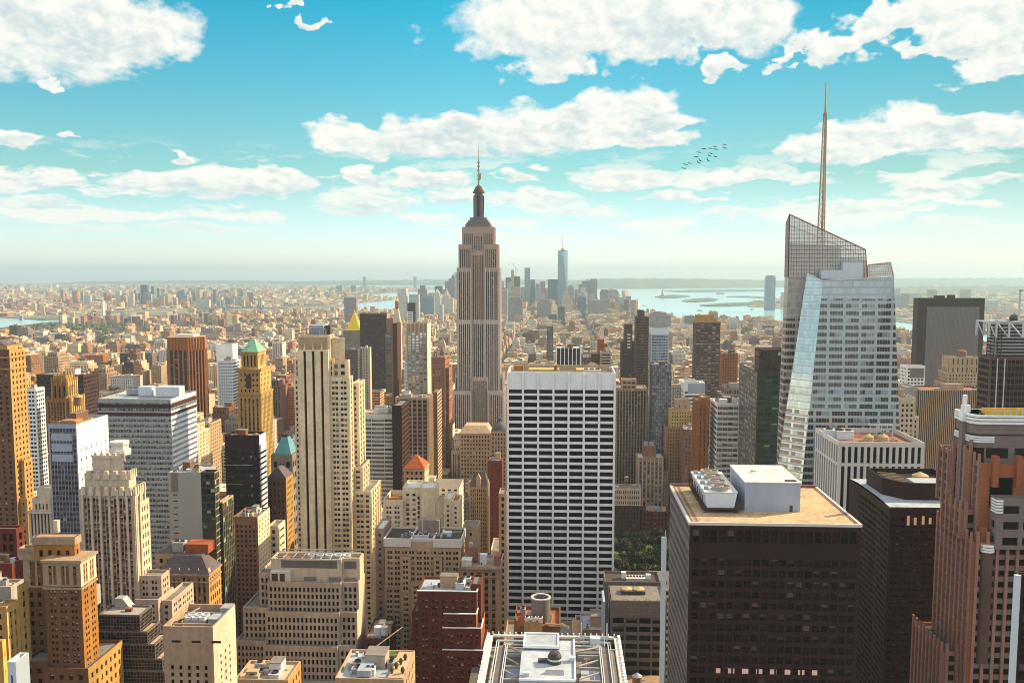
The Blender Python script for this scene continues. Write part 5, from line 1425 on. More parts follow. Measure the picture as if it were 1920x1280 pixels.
# slim white-banded block and little temple at the left
bld('banded_block', 'slim white banded block beside the gold tower at the left edge', 'building', 44, 66, 728, 780, dep=14, st=S(M['white_panel'], GD, bay=3, fl=3.6, ww=.8, wh=.5, rec=.3), clut=2, seen=900)
def ex(b):
    Z, W, D = b.Z, b.W, b.dep
    z1 = Z(958)
    b.block(1.5, W - 1.5, 2, D - 2, z1 - 1, Z(935), S(M['stone_white'], GD, bay=2.4, fl=4, ww=.4, wh=.5, top=1.5))
    b.block(3.5, W - 2, 4, D - 4, Z(935) - 1, Z(917), S(M['stone_white'], None, ), roof=M['roof_white'])
    b.cornice(0, W, 0, D, z1, 1.2, .5, M['stone_white'])
bld('temple_building', 'white classical building with columns and stepped attic between two towers', 'building', 53, 96, 958, 520, dep=16, st=S(M['stone_white'], GD, M['spandrel_dark'], bay=2.0, fl=14, ww=.5, wh=.86, rec=1.0, edge=.8, top=3), clut=1, extra=ex, short='the white columned building', seen=1000)
bld('brick_block', 'dark red brick block with rows of deep window bays at the left edge', 'building', -40, 30, 990, 380, side=45, st=S(M['brick_red'], GD, bay=3, fl=4.4, ww=.55, wh=.7, rec=.5, top=2), clut=3, tank=0, short='the dark red block at the left edge', seen=1080, nwin=20)
bld('brick_block', 'long low red brick block below the dark red one at the left edge', 'building', -40, 22, 1055, 345, side=44, st=S(M['brick_red'], G_, bay=3.6, fl=4.2, ww=.36, wh=.45, rec=.4, top=3), roof=M['roof_tan'], clut=4, tank=0, seen=1090)
def ex(b):
    Z, W, D = b.Z, b.W, b.dep
    b.sub('dark_bay', lambda a: a.box(-4, 6.5, -.6, .3, Z(1170), Z(1142)), [M['blue_metal']])
    b.block(W - 1, b.X(36, 1120, 8), 8, b.D(54, b.X(36, 1120, 8), 1118), 0, Z(1112), dict(st_gold, wall=M['stone_yellow']), dict(st_gold, wall=M['stone_yellow']), roof=M['roof_tan'])
bld('yellow_block', 'sunlit yellow apartment block with tan roof at the left edge', 'apartment building', -70, 12, 1135, 300, side=36, st=dict(st_gold, wall=M['stone_gold'], bay=3.0), we=dict(st_gold, wall=M['stone_yellow'], bay=3.0), roof=M['brick_tan'], clut=2, tank=0, extra=ex, short='the sunlit yellow block', seen=1215, nwin=30)  # west wall is a lighter copy, sunlight put into its colour
bld('roof_annex', 'long concrete roof annex with machinery between yellow and red blocks', 'building', -40, 20, 1098, 322, side=46, st=S(M['concrete'], G_, bay=4, fl=4, ww=.3, wh=.4, top=6), roof=M['roof_tan'], clut=6, tank=0, seen=1135)
bld('white_annex', 'small white block with open roof in the lower left corner', 'building', 12, 29, 1240, 232, side=55, st=S(M['white_blue'], GP, bay=4, fl=4.2, ww=.35, wh=.5, top=2.5), we=S(M['blue_metal'], None), roof=M['roof_tan'], par=1.2, clut=1, tank=0, short='the small white block in the corner', seen=1280, nwin=10)
bld('gold_block', 'bright ochre wall of a near block in the bottom left corner', 'building', -60, 4, 1200, 180, side=11, st=dict(st_gold, bay=3.4), we=dict(st_gold, wall=wall('ochre', (.62, .36, .06)), ww=.2, bay=5), clut=0, seen=1280, nwin=6)

# blue-green hipped roof and dark gothic gable block next to the cream tower
def ex(b):
    Z, W, D = b.Z, b.W, b.dep
    pyramid(b, 1.5, W - 1.5, 2, D - 2, Z(852), Z(818, 6, 8), M['copper_blue'], flat=.32, child=[('roof_lantern', lambda a: a.box(W * .36, W * .64, D * .36, D * .64, Z(819, 6, 8), Z(814, 6, 8)), [M['bronze']])])
bld('hipped_tower', 'grey tower with a blue green hipped roof tucked behind the cream tower', 'building', 508, 548, 852, 660, dep=22, st=S(M['stone_grey'], GD, bay=4, fl=8, ww=.6, wh=.5, rec=.5, top=3), clut=0, extra=ex, short='the blue green hipped roof', seen=890)
def ex(b):
    Z, W, D = b.Z, b.W, b.dep
    b.sub('gable_roof', lambda a: a.prism([(-.2, -.2), (W + .2, -.2), (W + .2, D + .2), (-.2, D + .2)], Z(896), Z(876, 5, 4), 0, ring2=[(W * .45, 3), (W * .55, 3), (W * .55, D - 3), (W * .45, D - 3)]), [M['slate']])
bld('gothic_block', 'brown brick gothic block with a dark steep roof', 'building', 500, 536, 896, 585, side=549, st=S(M['brick_brown'], GD, bay=2.6, fl=3.8, ww=.4, wh=.55, top=2), we=S(M['stone_gold'], GD, bay=2.8, fl=3.8, ww=.4, wh=.55), clut=0, extra=ex, short='the brown block with the dark steep roof', seen=1000)
bld('bay_building', 'narrow cream building with rounded terraces left of the cream tower', 'building', 503, 522, 985, 505, side=535, st=st_cream, we=S(M['stone_cream'], GD, bay=9, fl=4.2, ww=.8, wh=.42, rec=.9), clut=2, seen=1060)

# pink terraced ziggurat
b = B('terraced_block', 'pale pink office block stepping out in terraces with an open rooftop', 'office building', 501, 671, 1092, 430, 'the pink terraced block', seen=1255)
x, Z, W = b.X, b.Z, b.W
pk = S(M['stone_mauve'], GP, bay=2.0, fl=3.0, ww=.55, wh=.66, sill=.16, rec=.55, edge=.7, top=2.0)
wb = S(M['stone_white'], None)
xm = x(639)
yb = b.D(684, W, 1092)
zs = [Z(1090), Z(1140), Z(1196), Z(1252)]
b.block(0, xm, 0, yb, zs[1] - 2, zs[0], pk, wb); b.block(xm, W, 1.6, yb, zs[1] - 2, zs[0], pk, wb)
for k, dy in ((1, 4.2), (2, 8.6), (3, 13.0)):
    zb = zs[k + 1] - 2 if k < 3 else 0
    b.block(0 - .02 * k, xm - .02 * k, -dy, yb - .1 * k, zb, zs[k], pk, wb); b.block(xm, W - .02 * k, -dy + 1.6, yb - .1 * k, zb, zs[k], pk, wb)
b.block(x(485, 1078, 3), .5, 3, 26, zs[1] - 3, Z(1077), pk, pk)
b.block(x(455, 1137, -1.5), .4, -1.5, 30, zs[2] - 3, Z(1137), pk, pk); b.block(x(441, 1194, -6.2), .3, -6.2, 34, 0, Z(1192), pk, pk)
ph0, ph1, zp = x(508, 1045, 4), x(653, 1045, 4), Z(1046, 0, 4)
b.block(ph0, x(640, 1045, 4), 4, yb - 1, zs[0] - 1.2, zp, wb, wb, roof=M['roof_dark'], par=3.2); b.block(x(640, 1045, 4), W - .3, 6, yb - .6, zs[0] - 1.2, zp, wb, wb, roof=M['roof_dark'], par=3.2)
b.sub('louvre_panel', lambda a: [a.box(ph0 + 5, ph1 - 5.5, 3.9, 4.2, Z(1063, 0, 4), Z(1049, 0, 4)), a.box(x(645, 1045, 6), x(668, 1045, 6), 5.9, 6.2, Z(1063, 0, 6), Z(1049, 0, 6))], [M['spandrel_grey']])
b.sub('terrace_room', lambda a: a.box(ph0 + .3, ph0 + 10, 1.2, 4.1, zs[0] - 1, Z(1072)), [M['pale_panel']], child=[('glazed_wall', lambda a: [a.box(ph0 + 1, ph0 + 4, 1.1, 1.3, zs[0], Z(1076)), a.box(ph0 + 5, ph0 + 7.4, 1.1, 1.3, zs[0], Z(1076))], [M['g_blue']])])
b.sub('glazed_wall', lambda a: [a.box(ph0 + 16 + k * 12, ph0 + 22 + k * 12, 3.85, 4.1, zs[0] - .5, Z(1079, 0, 4)) for k in range(2)] + [a.box(x(646, 1080, 6), x(668, 1080, 6), 5.85, 6.1, zs[0] - .5, Z(1079, 0, 6))], [M['g_sky']])
b.sub('roof_beam', lambda a: [a.box(ph0 + .6 + k * 4.6, ph0 + 1.0 + k * 4.6, 5, yb - 2, zp - .5, zp - .1) for k in range(8)] + [a.box(ph0 + .6, W - 2, 4 + j * 4, 4.4 + j * 4, zp - .55, zp - .15) for j in range(1, 5)], [M['steel_beam']])
for k in range(5): b.sub('fan', lambda a, k=k: a.lathe(ph0 + 18 + k * 4.4, yb - 5, [(1.9, zp - 3), (1.9, zp + .5), (1.5, zp + .5), (1.5, zp - .5), (0, zp - .4)], 14), [M['white_metal']])
b.sub('dome_tank', lambda a: a.lathe(ph0 + 5, 10, [(2.6, zp - 3), (2.6, zp - 1.6), (1.6, zp - .6), (0, zp - .2)], 14), [M['tile_orange']])
b.nwin = 100
b.build()

# wavy banded glass office with black neighbour
def ex(b):
    Z, W, D = b.Z, b.W, b.dep
    xx, yy = 8, 10
    b.unit(W * .45, D * .4, Z(775) - 1, 8, 5, 3.5, M['white_metal'], fans=3); b.unit(W * .7, D * .55, Z(775) - 1, 6, 5, 4.5, M['white_metal'], fans=2)
bld('banded_office', 'pale concrete banded office with ribbon glazing', 'office building', 671, 745, 777, 720, dep=28, st=S(M['pale_panel'], M['g_grey'], bay=9, fl=3.25, ww=.95, wh=.6, sill=.1, rec=.6, edge=.4, top=2.5), roof=M['roof_tan'], clut=1, tank=0, extra=ex, short='the concrete banded office', seen=950, nwin=50)
bld('black_tower', 'narrow black tower standing against the concrete banded office', 'office building', 735, 753, 760, 712, side=767, st=S(M['black_metal'], None), we=S(M['bronze'], GK, bay=2, fl=3.8, ww=.7, wh=.5, rec=.2), clut=0, short='the narrow black tower', seen=880)
def ex(b):
    b.unit(6, 8, b.Z(745) - 1, 7, 6, 3, M['grey_metal'])
bld('ribbed_building', 'rose brown building with pale ribs below the mirrored white tower', 'building', 742, 803, 745, 830, side=811, st=S(M['stone_pink'], GD, M['spandrel_rose'], bay=4.4, fl=3.9, ww=.72, wh=.55, srec=.3, rec=.4, edge=.8, top=1.5, pier=(1, 1.1, .6), base=0), we=S(M['stone_tan'], GD, M['spandrel_rose'], bay=4.4, fl=3.9, ww=.6, wh=.55, pier=(1, 1.1, .6)), clut=3, tank=0, extra=ex, short='the rose ribbed building', seen=900)
# mirrored white tower
def ex(b):
    x, Z, W, D = b.X, b.Z, b.W, b.dep
    b.block(-.05, W + .1, -.1, D + .05, Z(624), Z(606), S(M['stone_pink'], None), S(M['stone_cream'], None))
    b.sub('crown_rib', lambda a: [a.box(q - .5, q + .5, -.8, .1, Z(626), Z(605)) for q in [W * k / 5 for k in range(6)]], [M['stone_white']])
    b.block(x(757), .1, 1, 14, 0, Z(677), S(M['white_blue'], M['g_blue'], bay=3, fl=3.7, ww=.5, wh=.5))
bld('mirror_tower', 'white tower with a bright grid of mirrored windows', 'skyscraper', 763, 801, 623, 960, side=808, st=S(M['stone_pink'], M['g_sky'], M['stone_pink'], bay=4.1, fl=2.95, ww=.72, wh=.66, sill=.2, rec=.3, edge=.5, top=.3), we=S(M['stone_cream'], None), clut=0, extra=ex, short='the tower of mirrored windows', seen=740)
# terracotta stepped brick
def ex(b):
    x, Z, W, D = b.X, b.Z, b.W, b.dep
    sb_ = S(M['brick_brown'], GB, bay=3.2, fl=3.5, ww=.45, wh=.5); sw = S(M['brick_orange'], GB, bay=50, fl=3.5, ww=.95, wh=.4)
    b.block(W - 2, x(842, 690, 5), 5, b.D(848, x(842, 690, 5), 690), 0, Z(690), sb_, sw)
    b.sub('roof_turret', lambda a: a.lathe(W - 4, 8, [(2.6, Z(668)), (2.6, Z(658)), (0, Z(650))], 8), [M['brick_rose']])
bld('stepped_brick_tower', 'stepped red brown brick tower against the needle tower', 'apartment building', 808, 834, 669, 1060, side=843, st=S(M['brick_rose'], GB, bay=3.2, fl=3.5, ww=.45, wh=.5), we=S(M['brick_orange'], GB, bay=50, fl=3.5, ww=.95, wh=.4), clut=1, tank=0, extra=ex, short='the stepped red brick tower', seen=780)
bld('brick_building', 'gold striped narrow building below the stepped brick tower', 'building', 811, 820, 735, 900, side=828, st=S(M['brick_brown'], None), we=S(M['stone_tan'], GD, bay=50, fl=3.6, ww=.97, wh=.5, rec=.3), clut=0, seen=800)

# orange pyramid roof
def ex(b):
    Z, W, D = b.Z, b.W, b.dep
    pyramid(b, -.4, W + .4, -.4, D + .4, Z(878), Z(853, 8, 8), M['tile_orange'], flat=.06)
    b.cornice(0, W, 0, D, Z(880), .8, .5, M['stone_tan']); b.cornice(0, W, 0, D, Z(893), .5, .3, M['stone_tan'])
bld('pyramid_building', 'brick building under an orange tiled pyramid roof', 'building', 757, 796, 878, 620, side=804, st=S(M['stone_pink'], G_, bay=3.2, fl=3.9, ww=.5, wh=.5, top=1), we=S(M['stone_cream'], GB, bay=3.4, fl=3.9, ww=.55, wh=.45), clut=0, extra=ex, short='the orange pyramid roof', seen=915)

# cream apartment house with blank wall
def ex(b):
    x, Z, W, D = b.X, b.Z, b.W, b.dep
    ap = S(M['stone_cream'], GB, bay=2.5, fl=2.8, ww=.5, wh=.55, top=3); bl = S(M['stone_cream'], None)
    yb_ = 5
    b.block(x(755, 915, 3), x(785, 915, 3), 3, 22, 0, Z(915), dict(ap, bay=4.2), bl, roof=M['roof_white'])
    b.block(x(785, 915, 3), x(815, 915, 3), 3.5, 20, 0, Z(915.5), bl, bl, roof=M['roof_white'])
    b.block(x(815, 940, 4.5), x(832, 940, 4.5), 4.5, 20, 0, Z(942), bl, bl, roof=M['roof_tan'])
    b.block(x(832, 930, 2), x(847, 930, 2), 2, 20, 0, Z(934), dict(ap, bay=5), ap, roof=M['roof_white'])
    b.block(x(847, 933, 1), x(861, 933, 1), 1, 16, 0, Z(937), dict(ap, bay=5), ap, roof=M['brick_gold'])
    b.sub('window_strip', lambda a: [a.box(x(782.5, 915, 3), x(786.5, 915, 3), 2.9, 3.2, Z(935 + k * 9) - 1, Z(935 + k * 9) + 1) for k in range(5)], [GB])
bld('cream_apartments', 'cream apartment block with a tall blank wall and gold penthouse walls', 'apartment building', 718, 755, 937, 520, dep=24, st=S(M['stone_cream'], GB, bay=2.1, fl=2.8, ww=.5, wh=.55, top=3, pair=True), roof=M['brick_gold'], par=3, clut=0, extra=ex, short='the cream apartments with the blank wall', seen=1010, nwin=50)

# gridded office in front of it
def ex(b):
    x, Z, W, D = b.X, b.Z, b.W, b.dep
    gs_ = S(M['stone_tan'], G_, bay=1.95, fl=2.8, ww=.6, wh=.56, rec=.4, edge=.8, top=1.0, pair=True)
    zr = Z(1008)
    for (ua, ub, dy) in ((751, 770, -1.3), (813, 829, -1.3)):
        b.block(x(ua), x(ub), dy, 2, 0, Z(1042), gs_, gs_)
    b.block(x(771), W + .3, -2.6, 3, 0, Z(1088), gs_, gs_)
    b.block(-.3, x(767), -.8, 2, 0, Z(1098), dict(gs_, wall=M['stone_pink']), gs_)
    fr = S(M['pale_panel'], M['g_blue'], bay=5.6, fl=4.6, ww=.9, wh=.62, sill=.16, rec=.5, edge=.3, top=.7)
    b.block(-.4, x(771), -.7, D - 2, zr - 4.4, zr, fr, fr, roof=M['roof_dark']); b.block(x(771), x(812), 1.2, D - 2, zr - 4.5, zr - .3, fr, fr, roof=M['roof_dark']); b.block(x(812), W + .4, -.7, D - 2, zr - 4.4, zr, fr, fr, roof=M['roof_dark'])
    b.sub('elevator_house', lambda a: a.box(W * .40, W * .68, D * .5, D * .8, zr - 1, zr + 6.5), [M['stone_grey']])
    b.sub('steel_mast', lambda a: [a.tube((W * .47, D * .3, zr - 1), (W * .47, D * .3, zr + 8), .25, 6)] + [a.box(W * .2 + k * 1.7, W * .2 + k * 1.7 + 1.2, D * .2 + (k % 3) * 1.5, D * .2 + (k % 3) * 1.5 + 1.0, zr - 1, zr + .6 + (k % 4) * .4) for k in range(9)], [M['grey_metal']])
    b.unit(W * .36, D * .15, zr - 1, 8, 3, 1.5, M['white_metal'], fans=3); b.unit(W * .75, D * .3, zr - 1, 4, 4, 2, M['white_metal'])
    b.sub('roof_duct', lambda a: [a.box(W * .55, W * .8, D * .3, D * .3 + .7, zr - 1, zr + .6), a.box(W * .72, W * .72 + .8, D * .1, D * .7, zr - 1, zr + .5)], [M['steel_beam']])
bld('gridded_office', 'tan office block of paired windows with a white framed top floor', 'office building', 721, 864, 1014, 470, dep=24, st=S(M['stone_tan'], G_, bay=1.95, fl=2.8, ww=.6, wh=.56, rec=.4, edge=.8, top=4.5, pair=True), clut=0, extra=ex, short='the tan office with the white framed top floor', seen=1180, nwin=100)
bld('brick_wing', 'narrow mauve brick wing between the cream tower and the tan office', 'building', 703, 720, 990, 476, dep=20, st=S(M['stone_pink'], GB, bay=2.6, fl=3.6, ww=.5, wh=.5), roof=M['roof_white'], clut=0, seen=1190, nwin=12)
# gabled tan tower
def ex(b):
    Z, W, D = b.Z, b.W, b.dep
    zt = Z(912)
    b.sub('hipped_roof', lambda a: a.prism([(-.2, -.2), (W + .2, -.2), (W + .2, D + .2), (-.2, D + .2)], zt, Z(884, 5, 6), 0, ring2=[(W * .3, D * .45), (W * .8, D * .45), (W * .8, D * .55), (W * .3, D * .55)]), [M['slate']],
          child=[('gable', lambda a: a.prism([(W * .38, -.6), (W * .62, -.6), (W * .62, 3), (W * .38, 3)], zt - 1, zt + 5, 0), [M['stone_tan']]), ('gable_peak', lambda a: a.prism([(W * .36, -.7), (W * .64, -.7), (W * .64, 3), (W * .36, 3)], zt + 5, zt + 8.5, 0, ring2=[(W * .49, -.6), (W * .51, -.6), (W * .51, 2), (W * .49, 2)]), [M['stone_tan']])])
    b.sub('corner_pinnacle', lambda a: [a.lathe(px, 0, [(.8, zt - 6), (.8, zt + 3), (0, zt + 6)], 6) for px in (0, W)], [M['stone_tan']])
bld('gabled_tower', 'slender tan tower with a gable and slate hipped roof', 'building', 879, 915, 912, 600, side=918, st=S(M['stone_tan'], G_, M['brick_tan'], bay=1.45, fl=2.8, ww=.6, wh=.55, rec=.35, edge=.8, top=1.2, pier=(3, .8, .4)), clut=0, extra=ex, short='the slender gabled tower', seen=1010, nwin=40)
def ex(b):
    x, Z, W, D = b.X, b.Z, b.W, b.dep
    zt = Z(1063) - 1
    b.sub('penthouse', lambda a: a.box(W * .18, W * .42, 8, 14, zt, zt + 9), [M['brick_rose']], child=[('roof_tank', lambda a: a.box(W * .2, W * .3, 9, 12, zt + 9, zt + 11), [M['grey_metal']])])
    b.unit(1, 2, zt, 5, 6, 4, M['roof_white']); b.unit(W * .5, 5, zt, 3.4, 3.4, 6, M['white_blue']); b.unit(W * .86, 3, zt, 3, 7, 6, M['brick_rose'])
    b.cornice(0, W, 0, D, Z(1063), .9, .8, M['stone_pink']); b.cornice(0, W, 0, D, Z(1078), .7, .5, M['stone_pink'])
bld('rooftop_building', 'rose stone building with cornices and a cluttered roof beside the gridded slab', 'building', 861, 936, 1063, 460, dep=24, st=S(M['stone_pink'], GD, M['brick_rose'], bay=3.6, fl=3.6, ww=.46, wh=.6, rec=.4, edge=1, top=2), roof=M['roof_dark'], clut=7, tank=0, extra=ex, short='the rose building with the cluttered roof', seen=1190, nwin=40)
bld('roof_block', 'small blank rose roof house right of the tan office', 'building', 868, 897, 985, 498, dep=12, st=S(M['stone_tan'], GP, bay=5, fl=5, ww=.2, wh=.3), clut=0, roof=M['roof_grey'], seen=1030)
bld('brick_tower', 'dark red brick tower behind the slender gabled tower', 'apartment building', 914, 941, 863, 690, side=944, st=S(M['brick_red'], GD, bay=4, fl=3.7, ww=.2, wh=.35), clut=1, tank=0, short='the dark red brick tower', seen=960)
bld('ornate_block', 'narrow ornate stone block squeezed against the gridded slab', 'building', 935, 950, 925, 585, dep=16, st=S(M['stone_pink'], GD, bay=2.4, fl=4.2, ww=.5, wh=.6), clut=1, tank=0, seen=1010)
# domed department store before the needle tower
def ex(b):
    Z, W, D = b.Z, b.W, b.dep
    b.sub('tiled_roof', lambda a: a.prism([(-.5, -.5), (W + .5, -.5), (W + .5, D), (-.5, D)], Z(812), Z(797, 10, 8), 0, ring2=[(5, 8), (W - 5, 8), (W - 5, D - 5), (5, D - 5)]), [M['roof_tan']])
bld('mansard_store', 'long tan roofed building at the foot of the needle tower', 'building', 862, 920, 812, 1010, dep=34, st=S(M['stone_tan'], GD, bay=3.4, fl=4.5, ww=.5, wh=.6), clut=0, extra=ex, short='the long tan roof', seen=850)
def ex(b):
    Z, W, D = b.Z, b.W, b.dep
    cx_, cy_ = W / 2, D * .4
    b.sub('dome', lambda a: a.lathe(cx_, cy_, [(W * .46, Z(808)), (W * .44, Z(803)), (W * .34, Z(797)), (W * .15, Z(793)), (2.2, Z(792)), (2.2, Z(787)), (3.4, Z(786)), (0, Z(781))], 20), [M['slate']])
bld('domed_building', 'stone building with a grey dome and lantern left of the gridded slab', 'building', 920, 950, 808, 960, dep=22, st=S(M['stone_tan'], GD, bay=3, fl=4.2, ww=.5, wh=.6), clut=0, extra=ex, short='the grey dome', seen=850)

# red brick stepped block, near
def ex(b):
    x, Z, W, D = b.X, b.Z, b.W, b.dep
    rd_ = S(M['brick_red'], GB, bay=2.3, fl=3.05, ww=.45, wh=.5, rec=.35, edge=.9, top=2.2, pair=True)
    xa = x(832, 1130, -4)
    b.block(xa, W + .1, -4, 14, 0, Z(1143), rd_, dict(rd_, wall=M['brick_orange']), roof=M['roof_blue'])
    b.block(xa - .1, W + 2.4, -6, 16, 0, Z(1166), rd_, dict(rd_, wall=M['brick_orange']))
    b.block(xa - .2, W + 3.6, -7.5, 18, 0, Z(1204), rd_, dict(rd_, wall=M['brick_orange']))
    b.block(-3.2, 1, 3, D + 1, 0, Z(1150), rd_)
    b.block(-5.5, 1, 5, D + 2, 0, Z(1215), rd_)
    for (x0, x1, yy, v) in ((xa, W + .1, -4, 1143), (xa - .1, W + 2.4, -6, 1166), (xa - .2, W + 3.6, -7.5, 1204), (0, W, 0, 1107)):
        b.sub('white_coping', lambda a, x0=x0, x1=x1, yy=yy, v=v: (a.box(x0 - .3, x1 + .35, yy - .3, yy + .3, Z(v) - .05, Z(v) + .35), a.box(x1 - .2, x1 + .35, yy + .3, yy + 12, Z(v) - .05, Z(v) + .35)), [M['white_panel']])
    zt = Z(1107) - 1
    b.unit(W * .62, 5, zt, 4, 7, 3, M['white_metal'], fans=2); b.unit(W * .3, 8, zt, 2.4, 2, 1.4, M['brick_brown']); b.unit(W * .8, 2, zt, 2, 2, 2, M['grey_metal'])
    b.block(W - 3, W + 1.5, 4, D - 2, Z(1180), Z(1098), S(M['brick_red'], None), roof=M['roof_grey'])
bld('brick_block', 'dark red brick block with white copings and blue grey stepped roofs', 'apartment building', 783, 894, 1107, 412, dep=20, st=S(M['brick_red'], GB, bay=2.3, fl=3.05, ww=.45, wh=.5, rec=.35, edge=.9, top=3.2, pair=True), we=S(M['brick_orange'], GB, bay=3.2, fl=3.5, ww=.4, wh=.5, top=3), roof=M['roof_blue'], clut=2, tank=0, extra=ex, short='the dark red block with white copings', seen=1280, nwin=100)  # orange west brick is the red front's sunlit tone, painted in

# near rooftops along the bottom edge
def ex(b):
    Z, W, D = b.Z, b.W, b.dep
    zt = Z(1268)
    b.sub('roof_lawn', lambda a: a.box(W * .55, W * .72, D * .75, D * .95, zt - .6, zt - .1), [M['lawn']])
    b.sub('terrace', lambda a: a.box(W * .76, W * .99, D * .05, D * .95, zt - .9, zt - .4), [M['roof_tan']])
    b.sub('skylight', lambda a: a.box(W * .3, W * .5, D * .1, D * .5, zt - 1, zt + 1.3), [M['roof_blue']])
    b.sub('stair_house', lambda a: a.prism([(W * .42, D * .6), (W * .55, D * .6), (W * .55, D * .8), (W * .42, D * .8)], zt - 1, zt + 1.6, 0, ring2=[(W * .47, D * .6), (W * .5, D * .6), (W * .5, D * .8), (W * .47, D * .8)]), [M['brick_rose']])
    for k in range(5):
        px, py = W * (.79 + .04 * k), D * (.2 + .15 * (k % 4))
        b.sub('potted_shrub', lambda a, px=px, py=py: a.lathe(px, py, [(.35, zt - .5), (.5, zt + .2), (.8, zt + .8), (.5, zt + 1.7), (0, zt + 2.1)], 7), [wall('shrub_leaf', (.09, .075, .02))])
    b.sub('roof_crane', lambda a: a.tube((W * .35, D * 1.0, zt), (W * .75, D * 1.35, zt + 5), .22, 6), [M['steel_beam']])
bld('terrace_building', 'low near building with a lawn, terrace and pale roofs at the bottom edge', 'building', 628, 757, 1270, 300, dep=24, st=st_tan, roof=M['roof_blue'], clut=7, tank=0, extra=ex, short='the low roof with the lawn', seen=1280)
bld('rooftop_block', 'tan rooftop with plant units at the bottom edge below the pink terraces', 'building', 440, 540, 1272, 310, dep=16, st=st_tan, we=st_gold, roof=M['roof_tan'], clut=9, tank=0, seen=1280)
bld('service_building', 'dim low building with twin round roof tanks between terraces and red block', 'building', 682, 724, 1196, 420, dep=26, st=S(M['brick_dark'], GD), roof=M['roof_grey'], clut=3, tank=0, seen=1250, extra=lambda b: [b.sub('round_tank', lambda a, k=k: a.lathe(b.W * (.55 + .28 * k), 5, [(1.9, b.Z(1196)), (1.9, b.Z(1196) + 4), (0, b.Z(1196) + 4.3)], 14), [M['white_metal']]) for k in range(2)])

# steel framed rooftop nearest the camera
b = B('rooftop', 'nearest rooftop with exposed steel trusses, catwalks and white boxes at the bottom edge', 'building', 919, 1157, 1187, 212, 'the steel trussed roof', seen=1280)
zt = b.Z(1187)
lx, rx, far, near = 0.0, b.W, 0.0, -62.0
st_rt = S(M['grey_panel'], GP, bay=2.4, fl=3.8, ww=.6, wh=.55)
b.block(lx, rx, near, far, 0, zt - 3.2, st_rt, roof=M['roof_grey'], par=.2)
b.grow(lx, rx, near, far, zt)
def frame(a):
    for yy in (far - .5, near + .5): a.box(lx, rx, yy - .4, yy + .4, zt - .5, zt)
    for xx in (lx + .4, rx - .4): a.box(xx - .4, xx + .4, near, far, zt - .5, zt)
b.sub('edge_beam', frame, [M['pale_panel']])
def scallop(a):
    for k in range(44):
        yy = near + (far - near) * (k + .5) / 44
        for xx in (lx - .35, rx + .35): a.box(xx - .3, xx + .3, yy - .5, yy + .45, zt - 1.0, zt + .35)
    for k in range(22): a.box(lx + (rx - lx) * (k + .5) / 22 - .12, lx + (rx - lx) * (k + .5) / 22 + .12, far - .2, far + .1, zt - .2, zt + .5)
b.sub('scalloped_edge', scallop, [M['white_panel']])
def track(a):
    for q in (1.7, 2.2, 3.9, 4.3):
        a.box(lx + q, lx + q + .18, near, far - q, zt - 1.0, zt - .7); a.box(rx - q - .18, rx - q, near, far - q, zt - 1.0, zt - .7); a.box(lx + q, rx - q, far - q - .18, far - q, zt - 1.0, zt - .7)
    a.box(lx + 2.3, lx + 3.9, near, far - 4, zt - 1.25, zt - 1.1, 1); a.box(rx - 3.9, rx - 2.3, near, far - 4, zt - 1.25, zt - 1.1, 1)
b.sub('catwalk', track, [M['white_metal'], M['spandrel_grey']])
cxa, cya = at(b, 983, 1209, zt - .2); cxb = at(b, 1047, 1209, zt - .2)[0]
def beams(a):
    n = 8
    for k in range(n):
        yy = far - 9 - k * 6.5
        a.box(lx + 4.4, cxa - .6, yy - .22, yy + .22, zt - 1.6, zt - 1.0); a.box(cxb + 4.5, rx - 4.4, yy - .22, yy + .22, zt - 1.6, zt - 1.0)
        a.tube((lx + 4.6, yy - 2.0, zt - 1.2), (cxa - .8, yy - 5.4, zt - 1.2), .22, 5); a.tube((rx - 4.6, yy - 2.0, zt - 1.2), (cxb + 4.6, yy - 5.4, zt - 1.2), .22, 5)
    a.tube((lx + 4.4, far - 4.5, zt - 1), (cxa, far - 9, zt - 1), .3, 6); a.tube((rx - 4.4, far - 4.5, zt - 1), (cxb, far - 9, zt - 1), .3, 6)
b.sub('roof_truss', beams, [M['steel_beam']])
b.sub('lower_deck', lambda a: [a.box(lx + 4.6, cxa - .8, far - 20 - k * 13, far - 13 - k * 13, zt - 3.2, zt - 2.4) for k in range(3)] + [a.box(cxb + 5, rx - 4.6, far - 20 - k * 13, far - 13 - k * 13, zt - 3.2, zt - 2.4) for k in range(3)], [M['blue_metal']])
hz = b.Z(1191, cxa, far - 4)
yb1 = far - 9.5
b.sub('stair_house', lambda a: (a.box(cxa, cxb, yb1, far - 2.0, zt - 3, hz - .5, 0), a.box(cxa - .15, cxb + .15, far - 2.2, far - 1.8, hz - .6, hz, 1), a.box(cxa - .15, cxb + .15, yb1 - .15, yb1 + .2, hz - .6, hz, 1), a.box(cxa - .15, cxa + .2, yb1 + .2, far - 2.2, hz - .6, hz, 1), a.box(cxb - .2, cxb + .15, yb1 + .2, far - 2.2, hz - .6, hz, 1), a.box(cxa + .2, cxb - .2, yb1 + .2, far - 2.2, hz - .6, hz - .3, 2)), [M['granite_grey'], M['white_panel'], M['roof_blue']])
zl = zt + .6
lxa, lya = at(b, 980, 1272, zl); lxb = at(b, 1079, 1272, zl)[0]
